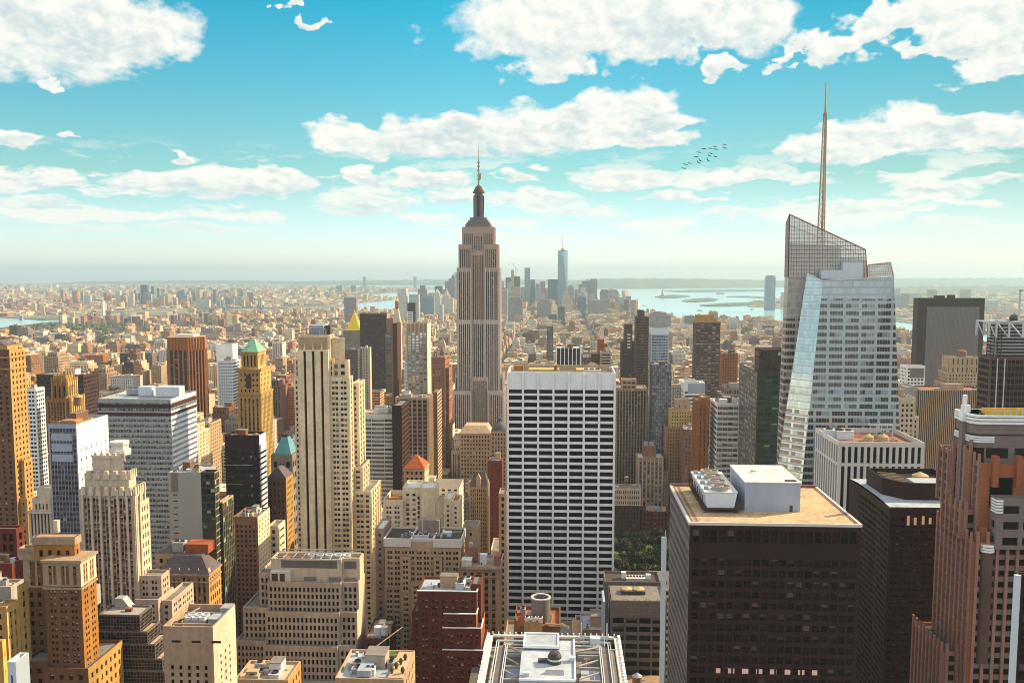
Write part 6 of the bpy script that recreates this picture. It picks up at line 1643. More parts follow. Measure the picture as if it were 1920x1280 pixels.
b.sub('lower_roof', lambda a: (a.box(cxa - .4, lxb, lya, yb1 - .1, zt - 3, zl - .3, 0), a.box(cxa - .4, lxb, lya - .2, lya + .15, zl - .3, zl + .1, 1), a.box(lxb - .2, lxb + .15, lya + .2, yb1 + 5.5, zl - .3, zl + .1, 1), a.box(cxb + .2, lxb - .2, yb1, yb1 + 5.5, zt - 3, zl - .3, 0)), [M['roof_blue'], M['white_panel']])
ux, uy = at(b, 1040, 1235, zl)
b.sub('chiller_drum', lambda a: (a.lathe(ux, uy - 1.2, [(1.5, zl - .3), (1.5, zl + 1.4), (1.1, zl + 2.1), (0, zl + 2.4)], 14), a.box(ux - 3.6, ux - 1.4, uy - 1.6, uy - .6, zl - .3, zl + .5)), [M['dark_metal']], child=[('band', lambda a: a.lathe(ux, uy - 1.2, [(1.56, zl + .5), (1.56, zl + .9)], 14), [M['white_metal']])])
sx_, sy_ = at(b, 1040, 1260, zl)
b.sub('skylight', lambda a: a.prism([(sx_ - 2, sy_ - .8), (sx_ + 2, sy_ - .8), (sx_ + 2, sy_ + .8), (sx_ - 2, sy_ + .8)], zl - .3, zl + .6, 0, ring2=[(sx_ - 1.9, sy_), (sx_ + 1.9, sy_), (sx_ + 1.9, sy_ + .2), (sx_ - 1.9, sy_ + .2)]), [M['grey_metal']])
vx, vy = at(b, 1068, 1238, zl)
b.unit(vx, vy, zl - .3, 1.2, 1.2, .8, M['white_metal']); b.unit(cxa + .5, lya + 2, zl - .3, 1.2, .8, .6, M['white_metal'])
# window-cleaning gantry
gx0, gy0 = at(b, 1090, 1197, zt); gx1 = at(b, 1138, 1197, zt)[0]
b.sub('cleaning_gantry', lambda a: [a.tube((gx0, far - 1.5, zt - .5), (gx0, far - 1.5, zt + 3.6), .14, 5), a.tube((gx1, far - 1.5, zt - .5), (gx1, far - 1.5, zt + 3.6), .14, 5), a.tube((gx0 - .5, far - 1.5, zt + .4), (gx1 + .5, far - 1.5, zt + .4), .16, 5), a.box(gx0 + 2.0, gx1 - 1.6, far - 3.6, far - 1.6, zt - .8, zt + .7)] + [a.tube((gx0 + .6 + k * 1.6, far - 3, zt - 1.4), (gx0 + .6 + k * 1.6, far - 1.5, zt + .4), .12, 4) for k in range(4)], [M['white_metal']])
b.build()

# roof with a big open drum behind it
def ex(b):
    x, Z, W, D = b.X, b.Z, b.W, b.dep
    zt = Z(1165)
    px, py = x(1014, 1118, 8), 8.0
    r = (x(1032, 1118, 8) - x(996, 1118, 8)) / 2
    zr = Z(1119, px, py)
    b.sub('open_drum', lambda a: a.lathe(px, py, [(r, zt - 2), (r, zr), (r * .86, zr), (r * .84, zr - 5.2), (0, zr - 5.2)], 24), [M['granite_grey']],
          child=[('conical_lid', lambda a: a.lathe(px, py, [(r * .6, zr - 5.2), (r * .58, zr - 3.6), (0, zr - 1.6)], 16), [M['tank_lid']]), ('rim', lambda a: a.lathe(px, py, [(r * 1.03, zr - .1), (r * 1.03, zr + .3), (r * .84, zr + .3), (r * .84, zr - .1)], 24), [M['pale_panel']])])
    b.sub('plant_box', lambda a: a.box(x(983, 1165), x(1017, 1165), -3, 3, zt - 4, zt + 1.0), [M['brick_tan']])
    for k in range(3): b.unit(x(985, 1165) + k * 2.4, -2, zt + 1.0, 1.5, 1.8, 1.2, M['pale_panel'], fans=1)
    b.sub('roof_duct', lambda a: [a.tube((x(1030, 1170), 1, zt - 1), (x(1034, 1170), 2, zt + 2.5), .8, 7), a.tube((x(1052, 1180), 0, zt - .5), (x(1066, 1190), -2, zt - 1), .5, 6), a.tube((x(1022, 1180), -1, zt), (x(1050, 1180), -1, zt - .4), .35, 6)], [M['tan_metal']])
bld('drum_building', 'red brown rooftop carrying a big open concrete drum, before the gridded slab', 'building', 963, 1051, 1172, 330, dep=20, st=S(M['brick_brown'], GD), roof=M['roof_red'], clut=3, tank=0, extra=ex, short='the open concrete drum', seen=1190)

# dark gridded block with latticed attic, right of the gridded slab
def ex(b):
    x, Z, W, D = b.X, b.Z, b.W, b.dep
    zt = Z(1125)
    b.block(-.1, W + .1, -.15, D + .1, Z(1153), zt, S(M['granite_grey'], M['g_dark'], bay=1.0, fl=1.1, ww=.35, wh=.35, rec=.2, edge=.2, top=.2), roof=M['roof_dark'], par=2.5)
    b.block(0, W, .4, D - .2, Z(1161) - .3, Z(1153) + .1, S(M['pale_panel'], GD, bay=7.5, fl=3, ww=.94, wh=.8, sill=.1, rec=.6, top=.1), noroof=True)
    b.sub('side_fin', lambda a: a.box(-3.4, -2.4, -.5, D * .6, 0, Z(1127)), [M['blue_metal']])
    zi = zt - 2.5
    b.sub('cooling_tower', lambda a: a.box(W * .22, W * .66, D * .45, D * .68, zi, zt + .4), [M['dark_metal']], child=[('fan', lambda a, k=k: a.lathe(W * (.33 + .22 * k), D * .565, [(2.6, zt + .4), (2.6, zt + 1), (0, zt + 1.9)], 14), [M['tank_lid']]) for k in range(2)])
    b.sub('steel_brace', lambda a: [a.tube((W * q, 1, zi + .2), (W * q + 4, 3.5, zt - .2), .25, 5) for q in (.1, .3, .5, .7, .85)] + [a.tube((W * q + 4, 1, zi + .2), (W * q, 3.5, zt - .2), .25, 5) for q in (.1, .3, .5, .7, .85)], [M['tan_metal']])
    b.block(-1.5, W + .1, D + .3, D + 16, 0, zt + .5, S(M['granite_grey'], GD), roof=M['roof_dark'])
    b.unit(W * .36, D + 4, zt - .5, 9, 5, 1.2, M['pale_panel'], fans=6); b.unit(W * .28, D + 7, zt - .5, 2, 2, 3, M['white_panel']); b.unit(W * .75, D + 7, zt - .5, 2, 2, 2, M['white_panel'])
bld('lattice_block', 'dim grey gridded block with a latticed attic band and rooftop fans', 'office building', 1145, 1250, 1125, 400, dep=24, st=S(M['spandrel_grey'], GK, M['spandrel_grey'], bay=6.2, fl=3.9, ww=.86, wh=.62, sill=.15, rec=.35, edge=.5, top=3), clut=0, extra=ex, short='the grey block with the latticed attic', seen=1280, nwin=60)
# thin pale slab edge beside the dark block
b = B('slab_edge', 'thin pale blue edge of a slab standing left of the dark block', 'building', 1241, 1250, 1007, 292, seen=1280)
b.block(0, b.W, 0, 1.2, 0, b.Z(1007), S(M['white_blue'], None)); b.sub('antenna', lambda a: a.tube((b.W * .8, .5, b.Z(1007)), (b.W * .8, .5, b.Z(994)), .12, 5), [M['pale_panel']])
b.build()
b = B('slab_edge', 'black glass slab with a bright white corner strip in the lower right corner', 'office building', 1904, 1960, 1078, 190, seen=1280)
zz = b.Z(1078)
b.block(.9, b.W, .4, 2.4, 0, zz, S(M['black_metal'], GK, bay=1.6, fl=3.6, ww=.9, wh=.8, rec=.1), roof=M['roof_grey'])
b.sub('corner_strip', lambda a: a.box(0, 1.2, 0, .7, 0, zz), [M['white_blue']])
b.build()
# ---------------------------------------------------------------- towers of the middle distance
FM = facade_mat('city_facade')
def boxes(N, x0, x1, y0, y1, z0, z1, tint, look, rtint, rz=None):
    """N boxes -> quads, uv in metres, tint and look per face (arrays); rz turns each about its centre"""
    x0, x1, y0, y1, z0, z1 = [np.broadcast_to(np.asarray(q, dtype=np.float64), (N,)) for q in (x0, x1, y0, y1, z0, z1)]
    cx, cy, hw, hd = (x0 + x1) / 2, (y0 + y1) / 2, (x1 - x0) / 2, (y1 - y0) / 2
    c, s_ = (np.cos(rz), np.sin(rz)) if rz is not None else (np.ones(N), np.zeros(N))
    P = []
    for sx, sy in ((-1, -1), (1, -1), (1, 1), (-1, 1)):
        P.append((cx + sx * hw * c - sy * hd * s_, cy + sx * hw * s_ + sy * hd * c))
    Q, U = [], []
    for k in range(4):
        a, b2 = P[k], P[(k + 1) % 4]; L_ = 2 * (hw if k % 2 == 0 else hd); o = np.zeros(N)
        Q.append(np.stack([np.stack([a[0], a[1], z0], -1), np.stack([b2[0], b2[1], z0], -1), np.stack([b2[0], b2[1], z1], -1), np.stack([a[0], a[1], z1], -1)], 1))
        h = z1 - z0 + .05
        U.append(np.stack([np.stack([o, o + .05], -1), np.stack([L_, o + .05], -1), np.stack([L_, h], -1), np.stack([o, h], -1)], 1))
    Q.append(np.stack([np.stack([p[0], p[1], z1], -1) for p in P], 1)); U.append(np.zeros((N, 4, 2)))
    T = [tint] * 4 + [rtint]
    return np.concatenate(Q), np.concatenate(U), np.concatenate(T), np.concatenate([look] * 5)


def tinted(name, parts, parent=None, loc=(0, 0, 0), rz=0.0):
    q, uv, T, Lk = [np.concatenate(z) for z in zip(*parts)]
    a = Acc(); a.quads(q, 0, uv)
    me = a.mesh(name, [FM], weld=False)
    for nm, arr in (('tint', T), ('look', Lk)):
        at_ = me.attributes.new(nm, 'FLOAT_COLOR', 'CORNER')
        c4 = np.ones((len(arr), 4, 4), dtype=np.float32); c4[:, :, :3] = arr[:, None, :]
        at_.data.foreach_set('color', c4.ravel())
    return link(name, me, parent, loc, rz)


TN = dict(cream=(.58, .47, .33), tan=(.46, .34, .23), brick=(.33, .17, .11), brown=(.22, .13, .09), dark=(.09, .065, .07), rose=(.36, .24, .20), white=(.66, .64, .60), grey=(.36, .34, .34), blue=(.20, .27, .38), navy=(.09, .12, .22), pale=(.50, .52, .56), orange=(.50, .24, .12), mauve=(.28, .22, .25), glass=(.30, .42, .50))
def simple(name, label, cat, u0, u1, vt, Y, dep, tint, look=(.4, .5, .4), roof=None, more=(), peak=None, short=None, group=None, z0=0.0):
    """a far tower in one mesh; more = [(u0, u1, vt)] higher tiers set back; peak = (u, half width px, v, tint)"""
    tA = ray(u0, vt)[0]; x0 = tA * Y
    c, s_ = math.cos(-GR), math.sin(-GR)
    def X(u, v): t = ray(u, v)[0]; return (t * Y - x0) / (c - t * s_)
    def Z(v): return H + ray((u0 + u1) / 2, v)[1] * Y
    tt = np.array([TN[tint]]) if isinstance(tint, str) else np.array([tint])
    rt = np.array([TN.get(roof, roof) if roof else tuple(.6 * q + .14 for q in tt[0])])
    lk = np.array([look])
    P = [boxes(1, 0, X(u1, vt), 0, dep, z0, Z(vt), tt, lk, rt)]
    zl = Z(vt)
    for k, (ua, ub, v) in enumerate(more):
        i = .12 * dep * (k + 1)
        P.append(boxes(1, X(ua, v), X(ub, v), i, dep - i * .8, zl - .5, Z(v), tt, lk, rt)); zl = Z(v)
    o = tinted(name, P, None, (x0, Y, 0), -GR)
    tag(o, label, cat, group)
    if peak:
        pu, hw, pv, pm, shape = peak
        a = Acc(); px, w_ = X(pu, pv), hw / F * Y; py = dep * .45
        n = 4 if shape == 'pyramid' else 10
        if shape == 'pyramid': a.prism([(px - w_, py - w_), (px + w_, py - w_), (px + w_, py + w_), (px - w_, py + w_)], zl - .3, Z(pv), 0, ring2=[(px - .3, py - .3), (px + .3, py - .3), (px + .3, py + .3), (px - .3, py + .3)])
        else: a.lathe(px, py, [(w_, zl - .3), (w_ * .8, zl + (Z(pv) - zl) * .35), (w_ * .3, zl + (Z(pv) - zl) * .5), (0, Z(pv))], 10)
        link('spire' if shape == 'pyramid' else 'spire', a.mesh('spire', [pm]), o)
    cs = [to_grid(x0 + x * c - y * s_, Y + x * s_ + y * c) for x in (0, X(u1, vt)) for y in (0, dep)]
    FOOT.append((min(q[0] for q in cs), max(q[0] for q in cs), min(q[1] for q in cs), max(q[1] for q in cs), Z(vt), None))
    if short: SHORT.append(((u0 + u1) / 2, vt + 15, Y, short))
    return o

# -- right half
cp = S(M['stone_tan'], GD, M['spandrel_brown'], bay=3.2, fl=3.9, ww=.62, wh=.55, srec=.3, rec=.4, edge=.6, top=2, pier=(1, 1.1, .5), pm=M['stone_pink'])
def ex(b): b.block(b.X(1166), b.X(1194), 4, 16, b.Z(728) - 1, b.Z(711), S(M['stone_tan'], GD, bay=5, fl=3.5, ww=.8, wh=.4), roof=M['roof_tan'])
bld('piered_tower', 'tan tower of close vertical piers just right of the gridded slab', 'office building', 1156, 1213, 728, 1015, dep=36, st=cp, clut=0, extra=ex, short='the tan tower of close piers', seen=880, nwin=0)
def ex(b):
    Z, W = b.Z, b.W
    b.sub('penthouse', lambda a: a.box(W * .22, W * .72, 6, 16, Z(857) - 1, Z(838)), [M['brick_rose']], child=[('rooftop_unit', lambda a, k=k: a.box(W * (.26 + .22 * k), W * (.42 + .22 * k), 8, 12, Z(838), Z(831)), [M['grey_metal']]) for k in range(2)])
    b.block(W - 1, b.X(1253, 880, 3), 3, 24, 0, Z(884), S(M['stone_pink'], G_, bay=3, fl=3.8, ww=.4, wh=.5))
bld('stone_building', 'rose stone building with pale ribs and a brown penthouse, left of the dark block', 'building', 1196, 1244, 857, 955, dep=24, st=S(M['stone_pink'], GB, M['spandrel_rose'], bay=4.2, fl=4.6, ww=.45, wh=.6, rec=.3, top=3.5, pier=(1, .8, .4), pm=M['stone_white']), clut=0, roof=M['roof_white'], extra=ex, short='the rose stone building', seen=950, nwin=30)
bld('attic_building', 'dim brown building under a white arcaded attic beside the gridded slab', 'building', 1150, 1201, 917, 908, dep=22, st=S(M['brick_dark'], GD, bay=3, fl=3.9, ww=.4, wh=.5, top=9), roof=M['roof_dark'], clut=7, tank=1, extra=lambda b: b.block(-.4, b.W + .4, -.5, 21, b.Z(947), b.Z(915), S(M['stone_white'], GD, bay=2.2, fl=5, ww=.5, wh=.62, rec=.5, top=1.6)), short='the white arcaded attic', seen=1005, nwin=20)
bld('brick_house', 'dark red brick building with three pale rooftop skylights', 'building', 1203, 1254, 958, 912, dep=20, st=S(M['brick_red'], GD, bay=3.6, fl=4.4, ww=.5, wh=.6), roof=M['roof_dark'], clut=4, tank=0, extra=lambda b: [b.sub('skylight', lambda a, k=k: a.prism([(b.W * (.34 + .2 * k), 3), (b.W * (.5 + .2 * k), 3), (b.W * (.5 + .2 * k), 5), (b.W * (.34 + .2 * k), 5)], b.Z(958) - 1, b.Z(951)), [M['tank_lid'] if k != 1 else M['blue_metal']]) for k in range(3)], seen=1005, nwin=12)
# brown slender pair
bld('slender_tower', 'slender dark brown tower with a notched top rising before the bay', 'skyscraper', 1193, 1217, 594, 1120, dep=26, st=S(M['bronze_mid'], GD, M['spandrel_brown'], bay=3.0, fl=3.4, ww=.7, wh=.5, rec=.3, edge=.6), clut=0, extra=lambda b: b.block(b.X(1197), b.X(1209), 4, 20, b.Z(594) - 1, b.Z(582), S(M['bronze_mid'], None)), short='the slender dark brown tower', seen=700)
bld('slab_tower', 'dark brown tower with a white window strip, left of the slender brown one', 'apartment building', 1165, 1190, 640, 1160, dep=24, st=S(M['bronze_mid'], GD, bay=3.2, fl=3.2, ww=.5, wh=.5), clut=0, extra=lambda b: (b.block(b.X(1171), b.X(1186), 3, 20, b.Z(640) - 1, b.Z(609), S(M['bronze_mid'], None)), b.sub('window_strip', lambda a: [a.box(b.X(1176) , b.X(1182), -.06, .2, b.Z(626 + 6 * k) - 1.6, b.Z(626 + 6 * k)) for k in range(5)], [M['white_panel']])), short='the dark tower with the white strip', seen=720)
bld('glass_tower', 'blue grey glass tower with pale blank crown', 'skyscraper', 1221, 1254, 626, 1080, dep=24, st=S(M['blue_metal'], M['g_blue'], M['blue_metal'], bay=2.6, fl=3.3, ww=.8, wh=.6, rec=.1), clut=0, extra=lambda b: b.block(-.1, b.W + .1, -.1, 23, b.Z(626) - .5, b.Z(617), S(M['white_blue'], None)), short='the blue grey glass tower', seen=700)
bld('glass_block', 'deep navy glass tower standing before the blue grey one', 'office building', 1223, 1259, 684, 985, dep=24, st=S(M['dark_metal'], M['g_blue'], M['dark_metal'], bay=2.2, fl=3.6, ww=.92, wh=.9, sill=.05, rec=.08, edge=.2, top=.3), clut=2, tank=0, short='the navy glass tower', seen=765)
def ex(b):
    a = lambda q: [q.prism([(0, -.2), (b.W, -.2), (b.W, 10), (0, 10)], b.Z(604) - .3, b.Z(590), 0, ring2=[(0, -.2), (b.W * .62, -.2), (b.W * .62, 10), (0, 10)])]
    b.sub('arched_top', a, [M['stone_gold']])
bld('arched_tower', 'dark banded apartment tower with a golden curved crown', 'skyscraper', 1305, 1351, 604, 1150, dep=26, st=S(M['bronze_mid'], GB, M['spandrel_brown'], bay=4.6, fl=3.4, ww=.86, wh=.5, rec=.5, edge=.7), clut=0, extra=ex, short='the tower with the golden curved crown', seen=740)
bld('office_block', 'small white banded block with a blue grey blank top', 'office building', 1282, 1322, 717, 1030, dep=22, st=S(M['white_panel'], GD, bay=50, fl=4.2, ww=.97, wh=.45, top=9), roof=M['roof_white'], clut=2, tank=0, short='the small white banded block', seen=770, extra=lambda b: b.sub('blank_top', lambda a: a.box(b.W * .2, b.W + .1, -.12, .2, b.Z(737), b.Z(718)), [M['blue_metal']]))
def ex(b):
    b.block(b.X(1267), b.X(1295), 5, 16, b.Z(768) - 1, b.Z(749), S(M['stone_tan'], GD, bay=9, fl=8, ww=.12, wh=.3))
    b.block(b.X(1249, 800, -3), b.W + 2, -3, 20, 0, b.Z(800), S(M['brick_tan'], GD, bay=2.8, fl=3.6, ww=.42, wh=.5))
bld('stepped_building', 'tan stepped building with a plain square tower top', 'building', 1257, 1304, 768, 965, dep=22, st=S(M['stone_yellow'], GD, bay=2.8, fl=3.6, ww=.42, wh=.5), clut=0, extra=ex, short='the tan stepped building', seen=890)
bld('brick_block', 'purple brown stepped brick block below the tan stepped building', 'building', 1283, 1310, 805, 930, dep=24, st=S(M['brick_rose'], GB, bay=2.8, fl=3.5, ww=.4, wh=.5), clut=3, roof=M['roof_white'], seen=890)
bld('brick_tower', 'sunlit orange brick slab tower beside the silver banded one', 'apartment building', 1308, 1329, 752, 735, dep=26, st=S(M['brick_orange'], GD, bay=3.2, fl=3.6, ww=.22, wh=.7, rec=.5, edge=1.0, top=2, pier=(1, .8, .4)), clut=0, extra=lambda b: b.block(b.X(1316), b.W + .1, 2, 20, b.Z(752) - 1, b.Z(745), S(M['brick_gold'], None), roof=M['roof_tan']), short='the orange brick slab', seen=885)
def ex(b): b.unit(3, 6, b.Z(758) - 1, 6, 6, 4, M['white_metal']); b.unit(14, 8, b.Z(758) - 1, 5, 5, 5, M['white_metal'], fans=1)
bld('banded_tower', 'silver banded glass building with a faceted bay front', 'office building', 1345, 1386, 757, 725, side=1331, st=S(M['pale_panel'], M['g_grey'], bay=4.2, fl=4.1, ww=.94, wh=.55, sill=.1, rec=.4, edge=.3, top=.8), we=S(M['white_panel'], GD, bay=50, fl=4.1, ww=.98, wh=.5, rec=.4), roof=M['roof_blue'], clut=2, tank=0, extra=ex, short='the silver banded building', seen=890)
def ex(b):
    b.block(b.X(1424, 660, 6), b.W + .2, 6, 22, b.Z(697) - 1, b.Z(656), S(M['bronze'], M['g_green'], bay=2.6, fl=3.9, ww=.86, wh=.7, rec=.08))
bld('green_tower', 'dark green glass tower tucked behind the faceted glass tower', 'office building', 1420, 1476, 697, 660, side=1386, st=S(M['spandrel_dark'], M['g_green'], wall('green_spandrel', (.03, .055, .05), rough=.4), bay=5.6, fl=3.9, ww=.9, wh=.62, sill=.2, rec=.3, edge=.5), we=S(M['spandrel_grey'], M['g_grey'], M['spandrel_grey'], bay=2.2, fl=3.9, ww=.9, wh=.86, rec=.06), roof=M['roof_tan'], clut=5, tank=0, extra=ex, short='the dark green glass tower', seen=890)
bld('brick_building', 'orange brown brick building behind the tower with the curved crown', 'building', 1353, 1384, 662, 1190, dep=24, st=S(M['brick_orange'], GD, bay=3.4, fl=3.7, ww=.5, wh=.5), clut=3, seen=730, short='the orange brown brick building')
# far right
def ex(b):
    Z, W = b.Z, b.W
    b.sub('ribbed_panel', lambda a: a.box(b.X(1739), b.X(1838), -.25, .05, 0, Z(575)), [wall('panel_grey', (.20, .175, .17), var=.1)], child=[('mullion', lambda a: [a.box(q, q + .55, -.55, -.2, 0, Z(575)) for q in np.linspace(b.X(1740), b.X(1837), 42)], [M['spandrel_grey']])])
    b.unit(W * .3, 8, Z(558) - 1, 12, 8, 3.5, M['bronze']); b.unit(W * .5, 8, Z(558) - 1, 8, 8, 4.5, M['bronze'])
bld('black_slab', 'broad dark slab tower with a grey ribbed face framed in black', 'skyscraper', 1722, 1847, 559, 1260, side=1713, st=S(M['black_metal'], None), clut=0, extra=ex, short='the broad black framed slab', seen=730)
def ex(b):
    s_ = S(M['stone_tan'], GD, bay=3.2, fl=3.7, ww=.45, wh=.5)
    b.block(-3, b.W + 3, -3, 24, 0, b.Z(697), s_); b.block(-7, b.W + 1, -5, 24, 0, b.Z(716), s_)
    b.sub('roof_drum', lambda a: a.lathe(b.W / 2, 10, [(5, b.Z(668) - 1), (5, b.Z(660)), (4, b.Z(658)), (0, b.Z(657))], 14), [M['brick_rose']])
bld('octagonal_building', 'tan stepped tower with a drum top in front of the broad black slab', 'building', 1782, 1838, 669, 1000, dep=22, st=S(M['stone_tan'], GD, bay=5, fl=9, ww=.25, wh=.7), clut=0, extra=ex, short='the tan tower with the drum top', seen=730)
def ex(b): b.block(-10, .2, 3, 30, 0, b.Z(727), S(M['grey_panel'], None))
bld('striped_block', 'dark office block of thin white vertical stripes', 'office building', 1724, 1850, 731, 800, dep=32, st=S(M['bronze'], None, pier=None), clut=5, tank=0, roof=M['brick_rose'], extra=lambda b: (ex(b), b.sub('stripe', lambda a: [a.box(q, q + .62, -.5, .1, 0, b.Z(731)) for q in np.linspace(0, b.W - .7, 36)], [M['stone_tan']])), short='the block of white vertical stripes', seen=950)
bld('white_building', 'white stone building with stepped top right of the faceted glass tower', 'building', 1687, 1717, 745, 690, dep=22, st=S(M['stone_white'], GD, bay=3.4, fl=3.8, ww=.5, wh=.55, top=4), clut=2, tank=0, extra=lambda b: b.block(0, b.X(1727), 2, 20, 0, b.Z(782), S(M['stone_white'], GD, bay=3.4, fl=3.8, ww=.5, wh=.55)), short='the white stone building', seen=830)
bld('framed_block', 'small white framed block with a dark screen below the broad black slab', 'building', 1700, 1735, 686, 1050, dep=20, st=S(M['white_panel'], GD, bay=4, fl=4, ww=.6, wh=.5), clut=0, seen=722, extra=lambda b: b.sub('dark_screen', lambda a: a.box(b.X(1707), b.X(1733), -.2, .1, b.Z(708), b.Z(690)), [M['mauve'] if 'mauve' in M else M['granite_grey']]))
b = B('truss_tower', 'dark glass tower with white steel truss frame on its roof at the right edge', 'skyscraper', 1857, 1960, 668, 560, 'the tower with the white steel truss', seen=760)
Z, W = b.Z, b.W
b.block(0, W, 0, 16, 0, Z(668), S(M['bronze_mid'], GP, M['bronze'], bay=2.4, fl=3.9, ww=.9, wh=.6, rec=.08), S(M['bronze_mid'], GP, bay=2.4, fl=3.9, ww=.9, wh=.6, rec=.08))
b.block(b.X(1870), W, 4, 15, Z(668) - 1, Z(607), S(M['grey_metal'], M['g_dark'], bay=50, fl=1.9, ww=.98, wh=.55, rec=.3, edge=.4, top=.4), roof=M['roof_dark'])
def truss(a):
    zt_, zm = Z(602), Z(632)
    xs = [b.X(1848), b.X(1862), b.X(1886), b.X(1912), b.X(1940)]
    for yy in (-2.5, 14):
        a.box(xs[0], xs[-1], yy - .5, yy + .5, zt_ - .8, zt_)
        for k, q in enumerate(xs):
            a.box(q - .45, q + .45, yy - .45, yy + .45, zm, zt_)
            if k < 4: a.tube((q, yy, zt_ - .5), (xs[k + 1], yy, zm), .4, 5)
    for q in xs: a.box(q - .4, q + .4, -2.5, 14, zt_ - .7, zt_ - .1)
b.sub('steel_truss', truss, [M['white_metal']], child=[('antenna_frame', lambda a: [a.box(b.X(1909), b.X(1912), 2, 3, Z(605), Z(543)), a.box(b.X(1909), b.X(1945), 2, 3, Z(546), Z(543)), a.tube((b.X(1857), 4, Z(605)), (b.X(1857), 4, Z(583)), .25, 5), a.box(b.X(1854), b.X(1860), 3.8, 4.2, Z(588), Z(587))], [M['white_metal']])])
b.sub('lattice_panel', lambda a: [a.box(b.X(1848) + k * 2.1, b.X(1848) + k * 2.1 + .35, -1, -.6, Z(668), Z(608)) for k in range(5)] + [a.box(b.X(1848), b.X(1876), -1, -.6, Z(608 + k * 8) - .3, Z(608 + k * 8)) for k in range(8)], [M['bronze']])
b.sub('corner_mast', lambda a: [a.tube((b.X(q), -.6, Z(770)), (b.X(q), -.6, Z(672)), .35, 5) for q in (1870, 1884)], [M['white_metal']])
b.sub('radome', lambda a: a.lathe(b.X(1917), 12, [(0, Z(607)), (2.2, Z(604)), (3.2, Z(598)), (2.2, Z(592)), (0, Z(589))], 12), [M['dark_metal']])
b.build()
# -- middle
bld('piered_block', 'dark block with white vertical fins behind the gridded slab', 'office building', 1043, 1089, 652, 1120, dep=34, st=S(M['bronze_mid'], GD, M['bronze'], bay=4.9, fl=3.7, ww=.7, wh=.6, srec=.3, rec=.4, edge=.5, pier=(1, 1.0, .7), pm=M['white_panel']), roof=M['roof_white'], clut=2, tank=0, short='the dark block with white fins', seen=690)
bld('brick_building', 'brown brick building with an orange rooftop tank near the white steam', 'building', 1108, 1125, 662, 1180, dep=20, st=S(M['brick_brown'], GD, bay=3.4, fl=3.5, ww=.4, wh=.5), clut=0, seen=690, extra=lambda b: b.sub('orange_tank', lambda a: a.box(b.X(1121), b.X(1133), 4, 14, b.Z(662) - 1, b.Z(636)), [M['tile_orange']]), short='the orange rooftop tank')
bld('round_block', 'pale banded corner building right of the orange rooftop tank', 'building', 1126, 1146, 660, 1160, dep=20, st=S(M['stone_white'], GD, bay=50, fl=3.6, ww=.95, wh=.5), clut=2, seen=690)
bld('navy_tower', 'small navy blue glass tower far behind the gridded slab', 'building', 1025, 1037, 612, 2100, dep=20, st=S(M['dark_metal'], M['g_blue'], bay=3, fl=3.6, ww=.9, wh=.8, rec=.1), clut=0, seen=645, short='the small navy tower')
# gold pyramid tower
def ex(b):
    x, Z, W, D = b.X, b.Z, b.W, b.dep
    pyramid(b, x(648), x(674), 6, 6 + x(674) - x(648), Z(620), Z(583, 9, 15), M['gold_leaf'], flat=.03, child=[('lantern', lambda a: a.lathe(x(661), 6 + (x(674) - x(648)) / 2, [(2.2, Z(595)), (2.2, Z(588)), (0, Z(580))], 8), [M['gilt']])])
bld('pyramid_tower', 'grey stone tower crowned by a bright gold pyramid', 'skyscraper', 643, 675, 621, 1800, side=681, st=S(M['stone_grey'], GD, bay=4.2, fl=3.9, ww=.45, wh=.5), we=S(M['stone_white'], GD, bay=4.2, fl=3.9, ww=.45, wh=.5), clut=0, extra=ex, short='the gold pyramid', seen=650)
bld('dark_slab', 'broad dark brown slab right of the gold pyramid', 'skyscraper', 674, 725, 588, 1560, side=731, st=S(M['bronze'], GD, M['bronze'], bay=2.6, fl=3.7, ww=.6, wh=.5, rec=.15, top=8), we=S(M['stone_pink'], None), clut=0, short='the broad dark brown slab', seen=690)
bld('slate_tower', 'slate grey tower standing before the gold pyramid', 'skyscraper', 644, 671, 655, 1180, dep=24, st=S(M['spandrel_grey'], GD, M['spandrel_grey'], bay=2.6, fl=3.6, ww=.5, wh=.5), clut=3, tank=0, short='the slate tower', seen=735)
bld('white_tower', 'white stone tower squeezed between slate tower and dark brown slab', 'building', 673, 691, 652, 1250, side=696, st=S(M['stone_white'], GD, bay=3.4, fl=3.8, ww=.45, wh=.5), we=S(M['stone_cream'], None), clut=1, tank=0, seen=695, extra=lambda b: b.sub('antenna', lambda a: [a.tube((q, 6, b.Z(652)), (q, 6, b.Z(640)), .3, 5) for q in (6, 12)], [M['dark_metal']]))
bld('banded_tower', 'grey banded tower behind the plain chocolate slab edge', 'building', 722, 734, 625, 1240, dep=24, st=S(M['spandrel_grey'], M['g_grey'], bay=50, fl=3.8, ww=.96, wh=.5), clut=0, seen=700, extra=lambda b: b.block(b.X(725), b.W, 3, 14, b.Z(625) - 1, b.Z(597), S(M['brick_rose'], None)))
bld('chocolate_slab', 'plain chocolate brown slab edge left of the mirrored white tower', 'apartment building', 736, 744.5, 606, 1080, dep=26, st=S(M['brick_dark'], None), clut=0, short='the chocolate slab', seen=745, extra=lambda b: b.block(-1.6, .0, .5, 20, 0, b.Z(640), S(M['brick_orange'], None)))
